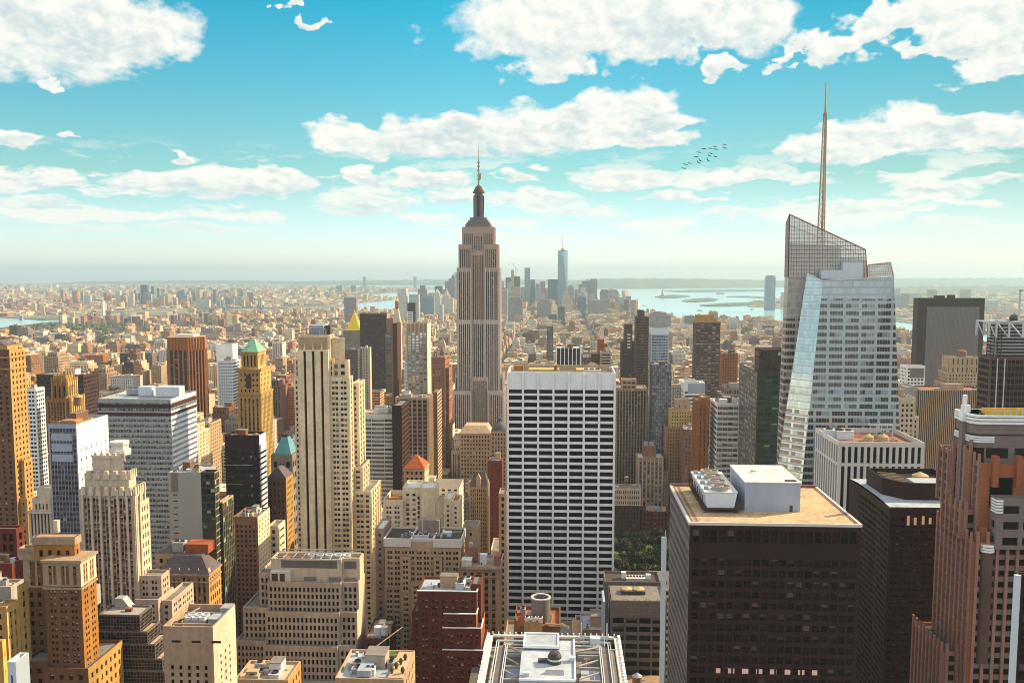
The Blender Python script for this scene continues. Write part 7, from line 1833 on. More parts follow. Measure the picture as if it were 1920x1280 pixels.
# clock tower with gilded lantern
b = B('clock_tower', 'slim pale tower with a gilded lantern far down the avenue', 'skyscraper', 735, 751, 606, 1980, 'the slim tower with the gilded lantern', seen=700)
x, Z = b.X, b.Z
b.block(0, b.W, 0, 20, 0, Z(606), S(M['stone_white'], GD, bay=3.6, fl=4.4, ww=.35, wh=.4))
cx_ = b.W / 2
b.sub('spire', lambda a: (a.prism([(1, 1), (b.W - 1, 1), (b.W - 1, 19), (1, 19)], Z(606) - .2, Z(579), 0, ring2=[(cx_ - 3.6, 6.4), (cx_ + 3.6, 6.4), (cx_ + 3.6, 13.6), (cx_ - 3.6, 13.6)]),), [M['stone_white']],
      child=[('belfry', lambda a: a.lathe(cx_, 10, [(4.2, Z(579)), (4.0, Z(566)), (3.0, Z(565))], 8), [M['brick_rose']]), ('gilded_lantern', lambda a: a.lathe(cx_, 10, [(3.0, Z(568)), (3.2, Z(563)), (1.4, Z(560)), (1.2, Z(557)), (0, Z(554))], 8), [M['gilt']])])
b.build()
bld('dark_tower', 'small dark tower with a louvred white base near the bay', 'building', 764, 778, 568, 2150, dep=18, st=S(M['bronze'], None), clut=0, seen=600, extra=lambda b: b.block(-1, b.X(774), -1, 12, 0, b.Z(584), S(M['white_panel'], GD, bay=50, fl=4, ww=.95, wh=.5)))

# ---------------------------------------------------------------- harbour skyline and far towers, one thing each
b = B('skyscraper', 'tallest tapering blue glass tower with needle spire in the far downtown cluster', 'skyscraper', 1046, 1064.5, 471, 5900, 'the tapering blue glass tower', seen=585)
W_ = b.W; zt = b.Z(470); h2 = W_ / 2
z0_ = 40.0
sq = [(0, 0), (W_, 0), (W_, W_), (0, W_)]
mid = [(h2, 0), (W_, h2), (h2, W_), (0, h2)]
gl1 = wall('far_glass', (.16, .24, .36), rough=.12, spec=.8, metal=.4, var=.12); gl2 = wall('far_glass_bright', (.40, .56, .64), rough=.1, spec=.8, metal=.6, var=.1)  # brighter copy: the lit right half is put into the glass colour
a, (i1, i2) = b.acc('facade', [gl1, gl2])
a.prism(sq, 0, z0_, i1)
for k in range(4):
    p, q = sq[k], sq[(k + 1) % 4]; m_ = mid[k]; m2 = mid[(k - 1) % 4]
    P = lambda c, z: (c[0], c[1], z)
    a.quads([[P(p, z0_), P(q, z0_), P(m_, zt), P(m_, zt)], [P(p, z0_), P(m_, zt), P(m2, zt), P(m2, zt)]], i1)
a.quads([[(0 - .01, 0, zt), (W_, 0, zt), (W_, W_, zt), (0, W_, zt)]], i1)
a.prism([(1.5, 1), (W_ * .52, 1), (W_ * .52, W_ - 1), (1.5, W_ - 1)], z0_, zt - 4, i1, ring2=[(1.5, 1), (W_ * .34, 1), (W_ * .34, W_ - 1), (1.5, W_ - 1)])
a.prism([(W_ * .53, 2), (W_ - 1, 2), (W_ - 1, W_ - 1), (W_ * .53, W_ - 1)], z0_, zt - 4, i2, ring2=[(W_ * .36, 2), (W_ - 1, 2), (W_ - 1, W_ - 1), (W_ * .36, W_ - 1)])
b.sub('spire', lambda a: (a.lathe(h2, h2, [(14, zt), (14, b.Z(467)), (10, b.Z(466.5)), (2.2, b.Z(464)), (1.4, b.Z(450)), (0, b.Z(434))], 10),), [M['tan_metal']])
b.grow(0, W_, 0, W_, zt); b.build()
st_, gp_ = M['stone_white'], 'towers of the far downtown cluster'
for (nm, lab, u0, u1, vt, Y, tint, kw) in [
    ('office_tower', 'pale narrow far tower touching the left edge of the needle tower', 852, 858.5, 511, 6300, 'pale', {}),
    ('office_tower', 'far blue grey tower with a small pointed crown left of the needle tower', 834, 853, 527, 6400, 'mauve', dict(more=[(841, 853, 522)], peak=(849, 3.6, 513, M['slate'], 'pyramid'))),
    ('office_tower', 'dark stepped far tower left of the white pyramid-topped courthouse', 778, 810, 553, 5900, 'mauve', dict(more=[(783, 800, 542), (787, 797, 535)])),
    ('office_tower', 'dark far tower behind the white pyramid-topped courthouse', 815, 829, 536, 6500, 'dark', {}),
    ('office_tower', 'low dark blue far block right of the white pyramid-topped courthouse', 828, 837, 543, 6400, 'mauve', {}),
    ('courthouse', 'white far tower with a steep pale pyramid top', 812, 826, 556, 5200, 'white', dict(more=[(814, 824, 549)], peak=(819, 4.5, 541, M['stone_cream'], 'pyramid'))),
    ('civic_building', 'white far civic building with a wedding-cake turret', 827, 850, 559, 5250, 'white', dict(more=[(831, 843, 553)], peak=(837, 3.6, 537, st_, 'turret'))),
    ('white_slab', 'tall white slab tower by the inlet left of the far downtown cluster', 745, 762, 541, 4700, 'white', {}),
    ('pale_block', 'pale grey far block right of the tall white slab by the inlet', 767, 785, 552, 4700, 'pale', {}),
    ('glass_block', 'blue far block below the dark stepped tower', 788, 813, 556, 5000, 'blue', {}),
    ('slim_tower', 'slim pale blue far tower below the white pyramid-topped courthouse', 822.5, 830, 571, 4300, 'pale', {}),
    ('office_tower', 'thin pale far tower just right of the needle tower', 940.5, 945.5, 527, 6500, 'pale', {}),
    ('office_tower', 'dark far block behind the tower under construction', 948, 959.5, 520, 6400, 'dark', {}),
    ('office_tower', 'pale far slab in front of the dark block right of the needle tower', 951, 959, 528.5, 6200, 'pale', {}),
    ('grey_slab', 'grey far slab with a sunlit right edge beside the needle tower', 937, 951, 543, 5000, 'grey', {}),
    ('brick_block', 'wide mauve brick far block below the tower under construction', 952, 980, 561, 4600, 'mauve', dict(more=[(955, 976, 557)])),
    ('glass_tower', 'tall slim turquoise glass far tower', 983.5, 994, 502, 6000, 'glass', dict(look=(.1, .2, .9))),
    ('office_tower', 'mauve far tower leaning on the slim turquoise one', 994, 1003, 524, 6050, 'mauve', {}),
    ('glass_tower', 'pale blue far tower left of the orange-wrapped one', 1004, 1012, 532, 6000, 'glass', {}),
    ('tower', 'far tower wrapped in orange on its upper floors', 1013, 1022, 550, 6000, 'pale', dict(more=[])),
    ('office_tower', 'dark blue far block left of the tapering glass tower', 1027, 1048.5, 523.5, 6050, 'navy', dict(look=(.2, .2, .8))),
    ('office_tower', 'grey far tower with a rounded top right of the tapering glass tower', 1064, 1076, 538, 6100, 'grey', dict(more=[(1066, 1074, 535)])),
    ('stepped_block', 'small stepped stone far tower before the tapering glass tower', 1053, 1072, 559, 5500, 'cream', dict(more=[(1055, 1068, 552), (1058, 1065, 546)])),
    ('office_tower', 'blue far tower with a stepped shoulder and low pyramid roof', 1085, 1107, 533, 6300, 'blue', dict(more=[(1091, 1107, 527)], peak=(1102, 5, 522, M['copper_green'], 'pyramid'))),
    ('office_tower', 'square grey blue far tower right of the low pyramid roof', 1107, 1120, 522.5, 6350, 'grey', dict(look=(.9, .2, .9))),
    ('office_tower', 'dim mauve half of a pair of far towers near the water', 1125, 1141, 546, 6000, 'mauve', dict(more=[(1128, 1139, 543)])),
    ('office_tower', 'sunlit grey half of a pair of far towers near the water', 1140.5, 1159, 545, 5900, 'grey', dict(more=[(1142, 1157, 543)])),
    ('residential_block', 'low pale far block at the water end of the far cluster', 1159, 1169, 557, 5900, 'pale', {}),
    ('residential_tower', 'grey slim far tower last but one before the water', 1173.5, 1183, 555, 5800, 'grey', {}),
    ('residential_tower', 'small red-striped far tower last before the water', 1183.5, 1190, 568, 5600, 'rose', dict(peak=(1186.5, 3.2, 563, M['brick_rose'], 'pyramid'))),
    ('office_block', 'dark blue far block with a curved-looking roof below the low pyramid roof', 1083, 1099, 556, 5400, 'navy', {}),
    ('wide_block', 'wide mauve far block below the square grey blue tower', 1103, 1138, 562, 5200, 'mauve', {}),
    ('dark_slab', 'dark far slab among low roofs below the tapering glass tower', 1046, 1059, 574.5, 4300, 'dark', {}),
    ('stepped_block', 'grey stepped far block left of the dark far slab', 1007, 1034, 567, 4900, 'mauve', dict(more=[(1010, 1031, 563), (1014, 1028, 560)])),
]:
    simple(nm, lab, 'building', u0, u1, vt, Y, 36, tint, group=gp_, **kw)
# the tower under construction with its crane, and the orange wrap
b = B('construction_tower', 'far tower under construction with a dark netted top and crane', 'skyscraper', 958, 975, 537, 5950, 'the tower under construction', group=gp_)
b.block(0, b.W, 0, 40, 0, b.Z(537), S(M['stone_pink'], None)); b.block(b.X(964), b.W, 1, 38, b.Z(537), b.Z(518), S(M['bronze'], None)); b.block(0, b.X(964), 4, 36, b.Z(537), b.Z(506), S(M['stone_tan'], None))
b.sub('crane', lambda a: (a.tube((b.X(967), 20, b.Z(518)), (b.X(967), 20, b.Z(503)), 1.2, 5), a.tube((b.X(971), 20, b.Z(508)), (b.X(960), 20, b.Z(493.5)), .9, 5)), [M['bronze_mid']])
b.build()
simple('tower_wrap', 'orange wrapped top of a far slim tower', 'building', 1013, 1022.2, 527, 5996, 40, 'orange', z0=H + ray(1017, 550)[1] * 5996, group=gp_)
# across the river, left
gp_ = 'towers across the river'
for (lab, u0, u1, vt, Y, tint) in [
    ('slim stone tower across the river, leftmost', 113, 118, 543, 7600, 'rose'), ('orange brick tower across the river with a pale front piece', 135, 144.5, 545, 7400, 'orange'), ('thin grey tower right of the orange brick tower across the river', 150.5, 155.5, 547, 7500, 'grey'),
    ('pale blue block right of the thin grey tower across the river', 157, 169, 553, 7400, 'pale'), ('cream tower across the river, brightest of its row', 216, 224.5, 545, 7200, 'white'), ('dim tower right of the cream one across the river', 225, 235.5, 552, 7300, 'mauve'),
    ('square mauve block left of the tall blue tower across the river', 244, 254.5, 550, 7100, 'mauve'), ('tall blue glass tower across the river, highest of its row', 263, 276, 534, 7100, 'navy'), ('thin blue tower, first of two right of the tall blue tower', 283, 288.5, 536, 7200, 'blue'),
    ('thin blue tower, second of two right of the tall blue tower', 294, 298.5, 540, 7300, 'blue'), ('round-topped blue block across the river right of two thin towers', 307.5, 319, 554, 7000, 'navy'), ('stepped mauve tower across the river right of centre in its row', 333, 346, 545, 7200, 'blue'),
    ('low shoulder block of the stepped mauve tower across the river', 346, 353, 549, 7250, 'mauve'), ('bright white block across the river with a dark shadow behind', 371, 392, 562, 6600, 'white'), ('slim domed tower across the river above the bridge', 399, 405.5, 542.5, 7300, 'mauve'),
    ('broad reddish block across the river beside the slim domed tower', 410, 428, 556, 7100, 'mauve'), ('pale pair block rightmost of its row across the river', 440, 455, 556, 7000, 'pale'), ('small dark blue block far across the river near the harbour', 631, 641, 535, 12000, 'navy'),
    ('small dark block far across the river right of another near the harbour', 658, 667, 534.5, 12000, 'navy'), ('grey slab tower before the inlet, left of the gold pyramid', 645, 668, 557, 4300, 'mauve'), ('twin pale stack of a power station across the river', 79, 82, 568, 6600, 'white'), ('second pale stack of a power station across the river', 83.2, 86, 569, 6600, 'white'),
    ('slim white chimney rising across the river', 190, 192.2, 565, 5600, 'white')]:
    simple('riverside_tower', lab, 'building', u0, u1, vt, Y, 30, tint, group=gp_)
gp_ = 'brick housing towers on the near bank'
k_ = 0
for (u0, u1, vt, Y, tint, lab) in [(170, 186, 620, 3900, 'rose', 'lone rose brick tower over the sunlit low roofs'), (168, 186, 599, 4500, 'tan', 'tan housing tower behind the lone rose brick tower'), (191, 200, 602, 4600, 'tan', 'tan housing slab, first of three by the green trees'), (202, 211, 601, 4600, 'cream', 'cream housing slab, second of three by the green trees'), (214, 229, 600, 4600, 'cream', 'cream housing slab, third of three by the green trees'),
        (133, 147, 597, 4700, 'rose', 'rose housing tower left of the tan one, by the river'), (250, 268, 598, 4500, 'rose', 'pair-like rose housing block right of three cream slabs'), (313, 328, 583, 4800, 'rose', 'tall rose housing tower above the rust ribbed tower'), (330, 338, 589, 4800, 'mauve', 'mauve housing tower second above the rust ribbed tower'), (347, 357, 588, 4850, 'tan', 'tan housing tower third above the rust ribbed tower'),
        (367, 378, 583, 4850, 'rose', 'rose housing tower fourth above the rust ribbed tower'), (381, 394, 587, 4900, 'mauve', 'mauve housing tower above the pale blue gridded tower'), (412, 424, 590, 4800, 'mauve', 'dim housing tower right above the pale blue gridded tower'), (371, 383, 613, 4100, 'rose', 'rose block behind the rust ribbed tower, lower row left'), (385, 399, 615, 4000, 'rose', 'rose block behind the rust ribbed tower, lower row middle'), (420, 434, 611, 4100, 'rose', 'rose block above the green pyramid tower'), (441, 451, 606, 4100, 'tan', 'tan block above the green pyramid tower')]:
    simple('housing_tower', lab, 'apartment building', u0, u1, vt, Y, 24, tint, group=gp_)
# across the other river, right
gp_ = 'towers on the far bank at the right'
for (lab, u0, u1, vt, Y, tint, kw) in [('lone tall blue glass tower by the water left of the faceted tower', 1436, 1454.5, 519, 6300, 'blue', dict(more=[(1438, 1453, 516.5)], look=(.3, .2, .8))), ('tall pale far tower just right of the faceted tower', 1676, 1688, 541, 7000, 'pale', {}), ('blue far block right of the faceted tower by the water', 1681, 1692, 554, 6600, 'blue', {}),
        ('second blue far block right of the faceted tower', 1693, 1706, 550, 6700, 'mauve', {}), ('low pale far block before the broad black slab', 1708, 1729, 549, 6800, 'pale', {}), ('grey far tower rising behind the left of the broad black slab', 1742, 1757, 543, 7200, 'grey', {}), ('grey far tower rising behind the right of the broad black slab', 1803, 1821, 543, 7200, 'grey', {}),
        ('pale far tower right of the broad black slab', 1852, 1872, 563, 6200, 'pale', {}), ('white far tower by the steel truss', 1882, 1899, 568, 6100, 'white', {}), ('low blue far block left of the lone tall blue glass tower', 1466, 1478, 548, 6900, 'pale', {})]:
    simple('waterfront_tower', lab, 'building', u0, u1, vt, Y, 34, tint, group=gp_, **kw)
simple('warehouse', 'long stepped mauve warehouse by the water right of the slender brown tower', 'building', 1219, 1258, 590, 4000, 60, 'mauve', more=[(1224, 1250, 586), (1228, 1240, 584)])
simple('pale_block', 'small pale block at the water edge above the orange brown brick building', 'building', 1369, 1381, 594, 4300, 30, 'white')
# ---------------------------------------------------------------- the ordinary blocks between the towers
rng = random.Random(11)
AVE = [-2100, -1830, -1560, -1340, -1150, -960, -770, -620, -480, -330, -165, 131, 410, 660, 920, 1180, 1420]
def visible_rows(gx0, gx1, gy, h):
    """screen span of a block's front"""
    pts = [proj(*to_world(gx, gy), h) for gx in (gx0, gx1)]
    return min(p[0] for p in pts), max(p[0] for p in pts), min(p[1] for p in pts)
HID = []
for (x0, x1, y0, y1, zt, seen) in FOOT:
    u_a, u_b, v_t = visible_rows(x0, x1, y0, zt)
    u_c, u_d, _ = visible_rows(x0, x1, y1, zt)
    HID.append((min(u_a, u_c), max(u_b, u_d), y0, seen or (v_t + 25)))
HID.append((1152, 1250, 735, 1105));
SKYLINE_U = [0, 120, 300, 420, 520, 700, 840, 950, 1160, 1290, 1480, 1700, 1920]
SKYLINE_V = [655, 660, 655, 650, 640, 640, 640, 650, 640, 640, 645, 640, 640]
lots = []
for bi in range(len(AVE) - 1):
    xa, xb = AVE[bi] + 14, AVE[bi + 1] - 14
    for k in range(3, 72):
        ya = k * 80.5 - 44 + 9; yb = ya + 62
        for (p, q) in ((ya, ya + 30), (ya + 31.5, yb)):
            x = xa
            while x < xb - 9:
                big = p < 1900
                wd = rng.choice([14, 18, 22, 26, 32, 40] if big else [16, 22, 28, 34, 44])
                wd = min(wd, xb - x)
                if wd < 9: break
                gx0, gx1 = x + .3, x + wd - .3; x += wd
                cxw, cyw = to_world((gx0 + gx1) / 2, p)
                if cyw < 150: continue
                uu = U0 + F * cxw / cyw
                if uu < -120 or uu > 2040: continue
                if p < 620: h = rng.choice([45, 60, 75, 90, 105])
                elif p < 1300: h = rng.choice([24, 34, 42, 50, 58, 66, 80, 100])
                elif p < 2100: h = rng.choice([18, 22, 28, 36, 44, 52, 70])
                elif p < 3500: h = rng.choice([14, 16, 18, 20, 24, 30, 46])
                else: h = rng.choice([12, 14, 16, 18, 20, 24, 40])
                if rng.random() < .02 and p > 900: h *= 1.6
                h *= rng.uniform(.85, 1.15)
                if uu < 440 and 1000 < p < 2100: h *= 1.25
                lots.append([gx0, gx1, p, q, h])
def blocked(l, m=2.0):
    return any(l[0] < f[1] + m and l[1] > f[0] - m and l[2] < f[3] + m and l[3] > f[2] - m for f in FOOT)
PARKS = [(-100, 205, 735, 890), (-150, 120, 2050, 2140), (-95, 60, 2760, 2860), (-1010, -800, 3250, 3500), (-420, -330, 2570, 2700)]
def in_park(l): return any(l[0] < q[1] and l[1] > q[0] and l[2] < q[3] and l[3] > q[2] for q in PARKS)
ok = []
for l in lots:
    if in_park(l): continue
    wx, wy = to_world((l[0] + l[1]) / 2, l[2])
    # keep to the land: the inlet and the two rivers
    uu, vv, _ = (lambda q: (q[0], q[1], 0))(proj(wx, wy, 0.0))
    lim = np.interp(uu, [-200, 0, 90, 200, 300, 480, 600, 745, 850, 1100, 1190, 1210, 1245, 1300, 1400, 1480, 1700, 2040], [640, 617, 607, 601, 597, 593, 591, 586, 583, 582, 586, 591, 599, 601, 607, 610, 632, 690])
    if vv < lim: continue
    if wy < 1900 and blocked(l): continue
    ua, ub, vt = visible_rows(l[0], l[1], l[2], l[4])
    need = np.interp((ua + ub) / 2, SKYLINE_U, SKYLINE_V) if wy < 2600 else 0
    for (hu0, hu1, hy, hs) in HID:
        if hy > l[2] and ua < hu1 - 1 and ub > hu0 + 1: need = max(need, hs)
    if vt < need:
        # lower the block until it clears what the photo shows behind it
        yd = wy; hmax = H + ray(U0, need)[1] * yd
        if hmax < 9: continue
        l[4] = hmax * rng.uniform(.8, .98)
    ok.append(l)
lots = ok
# which blocks show most: a coarse front-to-back pass over the picture
SW, SH = 480, 320
buf = np.full((SH, SW), -1, dtype=np.int32)
items = [(f[2], -2, f[0], f[1], f[2], f[3], f[4]) for f in FOOT] + [(l[2], k, l[0], l[1], l[2], l[3], l[4]) for k, l in enumerate(lots)]
items.sort(key=lambda q: q[0])
count = {}
for (_, k, gx0, gx1, gy0, gy1, h) in items:
    P = [proj(*to_world(gx, gy), z) for gx in (gx0, gx1) for gy in (gy0, gy1) for z in (0.0, h)]
    u0 = max(0, int(min(p[0] for p in P) / 4)); u1 = min(SW, int(max(p[0] for p in P) / 4) + 1)
    v0 = max(0, int(min(p[1] for p in P) / 4)); v1 = min(SH, int(max(p[1] for p in P) / 4) + 1)
    if u0 >= u1 or v0 >= v1: continue
    sub = buf[v0:v1, u0:u1]; free = sub == -1
    if k >= 0: count[k] = int(free.sum())
    sub[free] = k
NEAR = 185
rank = sorted(count, key=lambda k: -count[k])
named = set(rank[:NEAR])
STY = [('tan stone', 'stone_tan', (.46, .34, .23)), ('cream', 'stone_cream', (.58, .47, .33)), ('brown brick', 'brick_brown', (.22, .12, .07)), ('rose brick', 'brick_rose', (.33, .17, .12)), ('red brick', 'brick_red', (.30, .08, .045)),
       ('tan brick', 'brick_tan', (.40, .24, .14)), ('pale grey', 'pale_panel', (.60, .57, .54)), ('rose stone', 'stone_pink', (.44, .30, .24)), ('dark brown', 'brick_dark', (.12, .06, .045)), ('grey', 'stone_grey', (.36, .31, .29)), ('gold brown', 'brick_gold', (.40, .2, .06)), ('orange brick', 'brick_orange', (.44, .17, .07))]
WGT = [4, 4, 3, 4, 2, 3, 5, 3, 3, 5, 1, 1]
pend = []
for k in named:
    l = lots[k]; r = random.Random(k * 3 + 1)
    sname, sm, tint = r.choices(STY, WGT)[0]
    wx, wy = to_world(l[0], l[2])
    u_, v_ = proj(wx, wy, l[4]); uc, vc_ = proj(*to_world((l[0] + l[1]) / 2, l[2]), l[4])
    roofs = [('roof_grey', 'grey roof'), ('roof_white', 'white roof'), ('roof_dark', 'dark roof'), ('roof_tan', 'tan roof'), ('roof_blue', 'bluish roof')]
    rf = r.choices(roofs, [4, 3, 4, 2, 2])[0]
    ntank = r.random() < .55
    pend.append((k, l, r, sname, sm, rf, ntank, wx, wy, u_, v_, uc, vc_))
# labels: look first, then the nearest landmark, counted outwards where several look alike
def rel(uc, v, Y, s):
    du, dv = uc - s[0], v - s[1]
    if abs(du) > abs(dv) * 1.2: return 'left of' if du < 0 else 'right of'
    if Y < s[2]: return 'below'
    return 'behind'
groups = {}
for p in pend:
    k, l, r, sname, sm, rf, ntank, wx, wy, u_, v_, uc, vc_ = p
    s = min(SHORT, key=lambda q: math.hypot(q[0] - uc, q[1] - vc_))
    key = (sname, rf[1], ntank, rel(uc, vc_, wy, s), s[3])
    groups.setdefault(key, []).append((math.hypot(s[0] - uc, s[1] - vc_), k))
LAB = {}
ORD = ['nearest', 'second nearest', 'third nearest', 'fourth nearest', 'fifth nearest', 'sixth nearest', 'seventh nearest', 'eighth nearest']
for (sname, rn, nt, rl_, sh), mem in groups.items():
    mem.sort()
    for i, (_, k) in enumerate(mem):
        base = '%s block with %s%s' % (sname, rn, ' and water tank' if nt else '')
        LAB[k] = ('%s, %s %s' % (base, rl_, sh)) if len(mem) == 1 else ('%s, %s %s %s' % (base, ORD[min(i, 7)], rl_, sh))
        wds = LAB[k].split()
        if len(wds) > 16: LAB[k] = LAB[k].replace(' with ', ', ').replace(' and water tank', ', tank')
for (k, l, r, sname, sm, rf, ntank, wx, wy, u_, v_, uc, vc_) in pend:
    gx0, gx1, gy0, gy1, h = l
    b = B('city_block_building' if False else 'building', LAB[k], 'building', u_, u_ + 10, v_, wy, group='ordinary buildings between the towers')
    b.W = gx1 - gx0; D_ = gy1 - gy0
    fl = r.choice([3.4, 3.6, 3.9]); bay = r.choice([2.6, 3.0, 3.4])
    pairw = r.random() < .4
    st = S(M[sm], r.choice([M['g'], M['g'], M['g_blind'], M['g_dark']]), M[sm] if r.random() < .7 else M['spandrel_brown'], bay=bay, fl=fl, ww=r.choice([.4, .46, .55]), wh=r.choice([.48, .54, .6]), rec=.35, edge=.8, top=r.choice([1.2, 2.0, 3.0]), pair=pairw)
    if r.random() < .25: st['pier'] = (2, .7, .35)
    we = st if r.random() < .75 else dict(st, glass=None)
    b.block(0, b.W, 0, D_, 0, h, st, we, roof=M[rf[0]], par=r.uniform(.8, 1.6))
    if h > 38 and r.random() < .5:
        i = r.uniform(2, 4); h2_ = h + r.uniform(4, 9)
        vv = visible_rows(gx0, gx1, gy0, h2_)[2]
        if all(not (hy > gy0 and uc < hu1 and uc > hu0 and vv < hs) for (hu0, hu1, hy, hs) in HID):
            b.block(i, b.W - i, i, D_ - i, h - 1, h2_, st, we, roof=M[rf[0]]); h = h2_
    if r.random() < .6: b.cornice(0, b.W, 0, D_, l[4] + .1, .7, r.uniform(.3, .7), M[sm] if r.random() < .6 else M['stone_pink'])
    b.rnd = r
    b.clutter(2, b.W - 2, 2, D_ - 2, h - .9, r.choice([2, 3, 4, 5]), 0)
    if ntank:
        for q in range(r.choice([1, 1, 2])): b.tank(b.W * r.uniform(.2, .8), D_ * r.uniform(.25, .7), h - 1, r.uniform(1.6, 2.3), r.uniform(3.2, 4.4), r.uniform(2.5, 4.5), roofm=r.choice([M['tank_lid'], M['tank_lid'], M['roof_blue'], M['roof_tan']]))
    FOOT_n = len(FOOT); b.build()

# the rest of the city: one mass
nr = np.random.default_rng(5)
TT = np.array([t[2] for t in STY]); TW = np.array(WGT, float); TW /= TW.sum(); TW2 = np.array([5, 7, 2, 3, 1, 4, 6, 4, 1.5, 3, 1, 1.5]); TW2 /= TW2.sum()
rest = [lots[k] for k in range(len(lots)) if k not in named]
R_ = np.array(rest)
parts = []
def mass(gx0, gx1, gy0, gy1, h, tints, lift=None, grid=True, pent=True):
    N = len(gx0)
    look = nr.uniform(0, 1, (N, 3)); tints = np.clip(tints * np.array([[1.12, .98, .80]]), 0, .85)
    rt = np.where(nr.uniform(0, 1, (N, 1)) < .62, nr.uniform(.45, .8, (N, 1)) * np.array([[1., .90, .68]]), nr.uniform(.08, .28, (N, 1)) * np.array([[1., .88, .8]]))
    cx, cy = (gx0 + gx1) / 2, (gy0 + gy1) / 2
    wx, wy = (cx * GC + cy * GS, -cx * GS + cy * GC) if grid else (cx, cy)
    hw, hd = (gx1 - gx0) / 2, (gy1 - gy0) / 2
    rz = np.full(N, -GR) if grid else nr.choice([-.5, -.1, .35, .7], N)
    z0 = np.zeros(N)
    parts.append(boxes(N, wx - hw, wx + hw, wy - hd, wy + hd, z0, h, tints, look, rt, rz))
    if pent:
        s_ = nr.uniform(.2, .45, N); ox, oy = nr.uniform(-.25, .25, N) * hw, nr.uniform(-.2, .4, N) * hd
        parts.append(boxes(N, wx + ox - hw * s_, wx + ox + hw * s_, wy + oy - hd * s_, wy + oy + hd * s_, h - .2, h + nr.uniform(2, 5, N), tints * nr.uniform(.7, 1.2, (N, 1)), look * np.array([1, 1, 0]), rt, rz))
        s_ = nr.uniform(.08, .15, N); ox, oy = nr.uniform(-.7, .7, N) * hw, nr.uniform(-.7, .6, N) * hd
        parts.append(boxes(N, wx + ox - hw * s_, wx + ox + hw * s_, wy + oy - hd * s_, wy + oy + hd * s_, h - .2, h + nr.uniform(1.5, 5, N), np.tile(np.array([[.4, .36, .32]]), (N, 1)) * nr.uniform(.5, 1.5, (N, 1)), look * 0, rt, rz))
mass(R_[:, 0], R_[:, 1], R_[:, 2], R_[:, 3], R_[:, 4], np.clip(TT[nr.choice(len(STY), len(R_), p=TW2)] * nr.uniform(1.0, 1.8, (len(R_), 1)), 0, .8))
# far bank on the left: low houses out to the horizon, some taller
def scatter(n, ulo, uhi, vlo, vhi, hfun, size, skip=None, pal=None):
    u = nr.uniform(ulo, uhi, n); v = vlo + (vhi - vlo) * nr.uniform(0, 1, n) ** 1.3
    P = np.array([ground_at(a_, b_) for a_, b_ in zip(u, v)])
    keep = np.ones(n, bool) if skip is None else np.array([not skip(a_, b_) for a_, b_ in zip(u, v)])
    P = P[keep]; n = len(P); s_ = nr.uniform(*size, n) * (P[:, 1] / 7000) ** .7; d = nr.uniform(.6, 1.4, n) * s_
    h = hfun(n)
    t = TT[nr.choice(len(STY), n, p=TW2)] * nr.uniform(1.0, 1.8, (n, 1))
    if pal is not None: t = np.array(pal)[nr.choice(len(pal), n)] * nr.uniform(.8, 1.3, (n, 1))
    mass(P[:, 0] - s_ / 2, P[:, 0] + s_ / 2, P[:, 1] - d / 2, P[:, 1] + d / 2, h, np.clip(t, 0, .8), grid=False, pent=False)
def wet(u, v):
    e = np.interp(u, [-100, 0, 88, 200, 300, 480, 590, 662, 700, 741], [602, 593, 591, 583, 579, 576, 572, 568, 564, 560])
    n_ = np.interp(u, [-100, 165, 300, 600, 683, 752, 835], [534.5, 533.5, 533, 536, 539, 542, 542.5])
    if 690 < u < 752 and 547.5 < v < 557: return True
    if u > 741 and v > 546: return True
    return v > e or v < n_
low = lambda n: nr.choice([7, 9, 11, 14, 18, 26], n, p=[.28, .26, .2, .14, .08, .04]) * nr.uniform(.8, 1.2, n)
scatter(15000, -60, 800, 534, 596, low, (26, 60), wet)
scatter(420, -60, 760, 540, 590, lambda n: nr.uniform(28, 62, n), (22, 34), wet)
scatter(60, 200, 470, 562, 578, lambda n: nr.uniform(45, 95, n), (24, 40), wet)
def wet2(u, v): return v > np.interp(u, [1400, 1440, 1480, 1700, 2000], [572, 574, 577, 601, 650]) or v < np.interp(u, [1400, 1480, 1640, 1660, 1950], [566, 556, 548, 533, 531])
scatter(3200, 1420, 1990, 533, 640, lambda n: nr.choice([8, 12, 20, 35], n, p=[.5, .3, .14, .06]), (30, 70), wet2)
# housing slabs and bigger roofs over the near bank, and around the far downtown cluster
scatter(520, 780, 1200, 578.5, 590, lambda n: nr.uniform(25, 95, n), (22, 40), lambda u, v: v < np.interp(u, [780, 1100, 1190, 1210], [581, 580, 585, 590]))
PALE = [(.42, .46, .52), (.5, .48, .46), (.3, .36, .46), (.56, .52, .44), (.28, .26, .32)]
scatter(150, 938, 1180, 579.2, 585.5, lambda n: nr.uniform(60, 165, n), (26, 40), lambda u, v: v < np.interp(u, [780, 1100, 1190], [580.5, 579.5, 584]), PALE)
scatter(60, 775, 850, 581, 586, lambda n: nr.uniform(50, 120, n), (26, 38), None, PALE)
scatter(120, 230, 470, 562, 577, lambda n: nr.uniform(50, 120, n), (26, 40), wet, PALE)
scatter(260, 60, 720, 590, 616, lambda n: nr.uniform(30, 62, n), (22, 40), lambda u, v: v < np.interp(u, [-200, 0, 90, 200, 300, 480, 600, 745], [640, 619, 608, 602, 598, 594, 592, 588]))
o = tinted('city_mass', parts); o['kind'] = 'stuff'

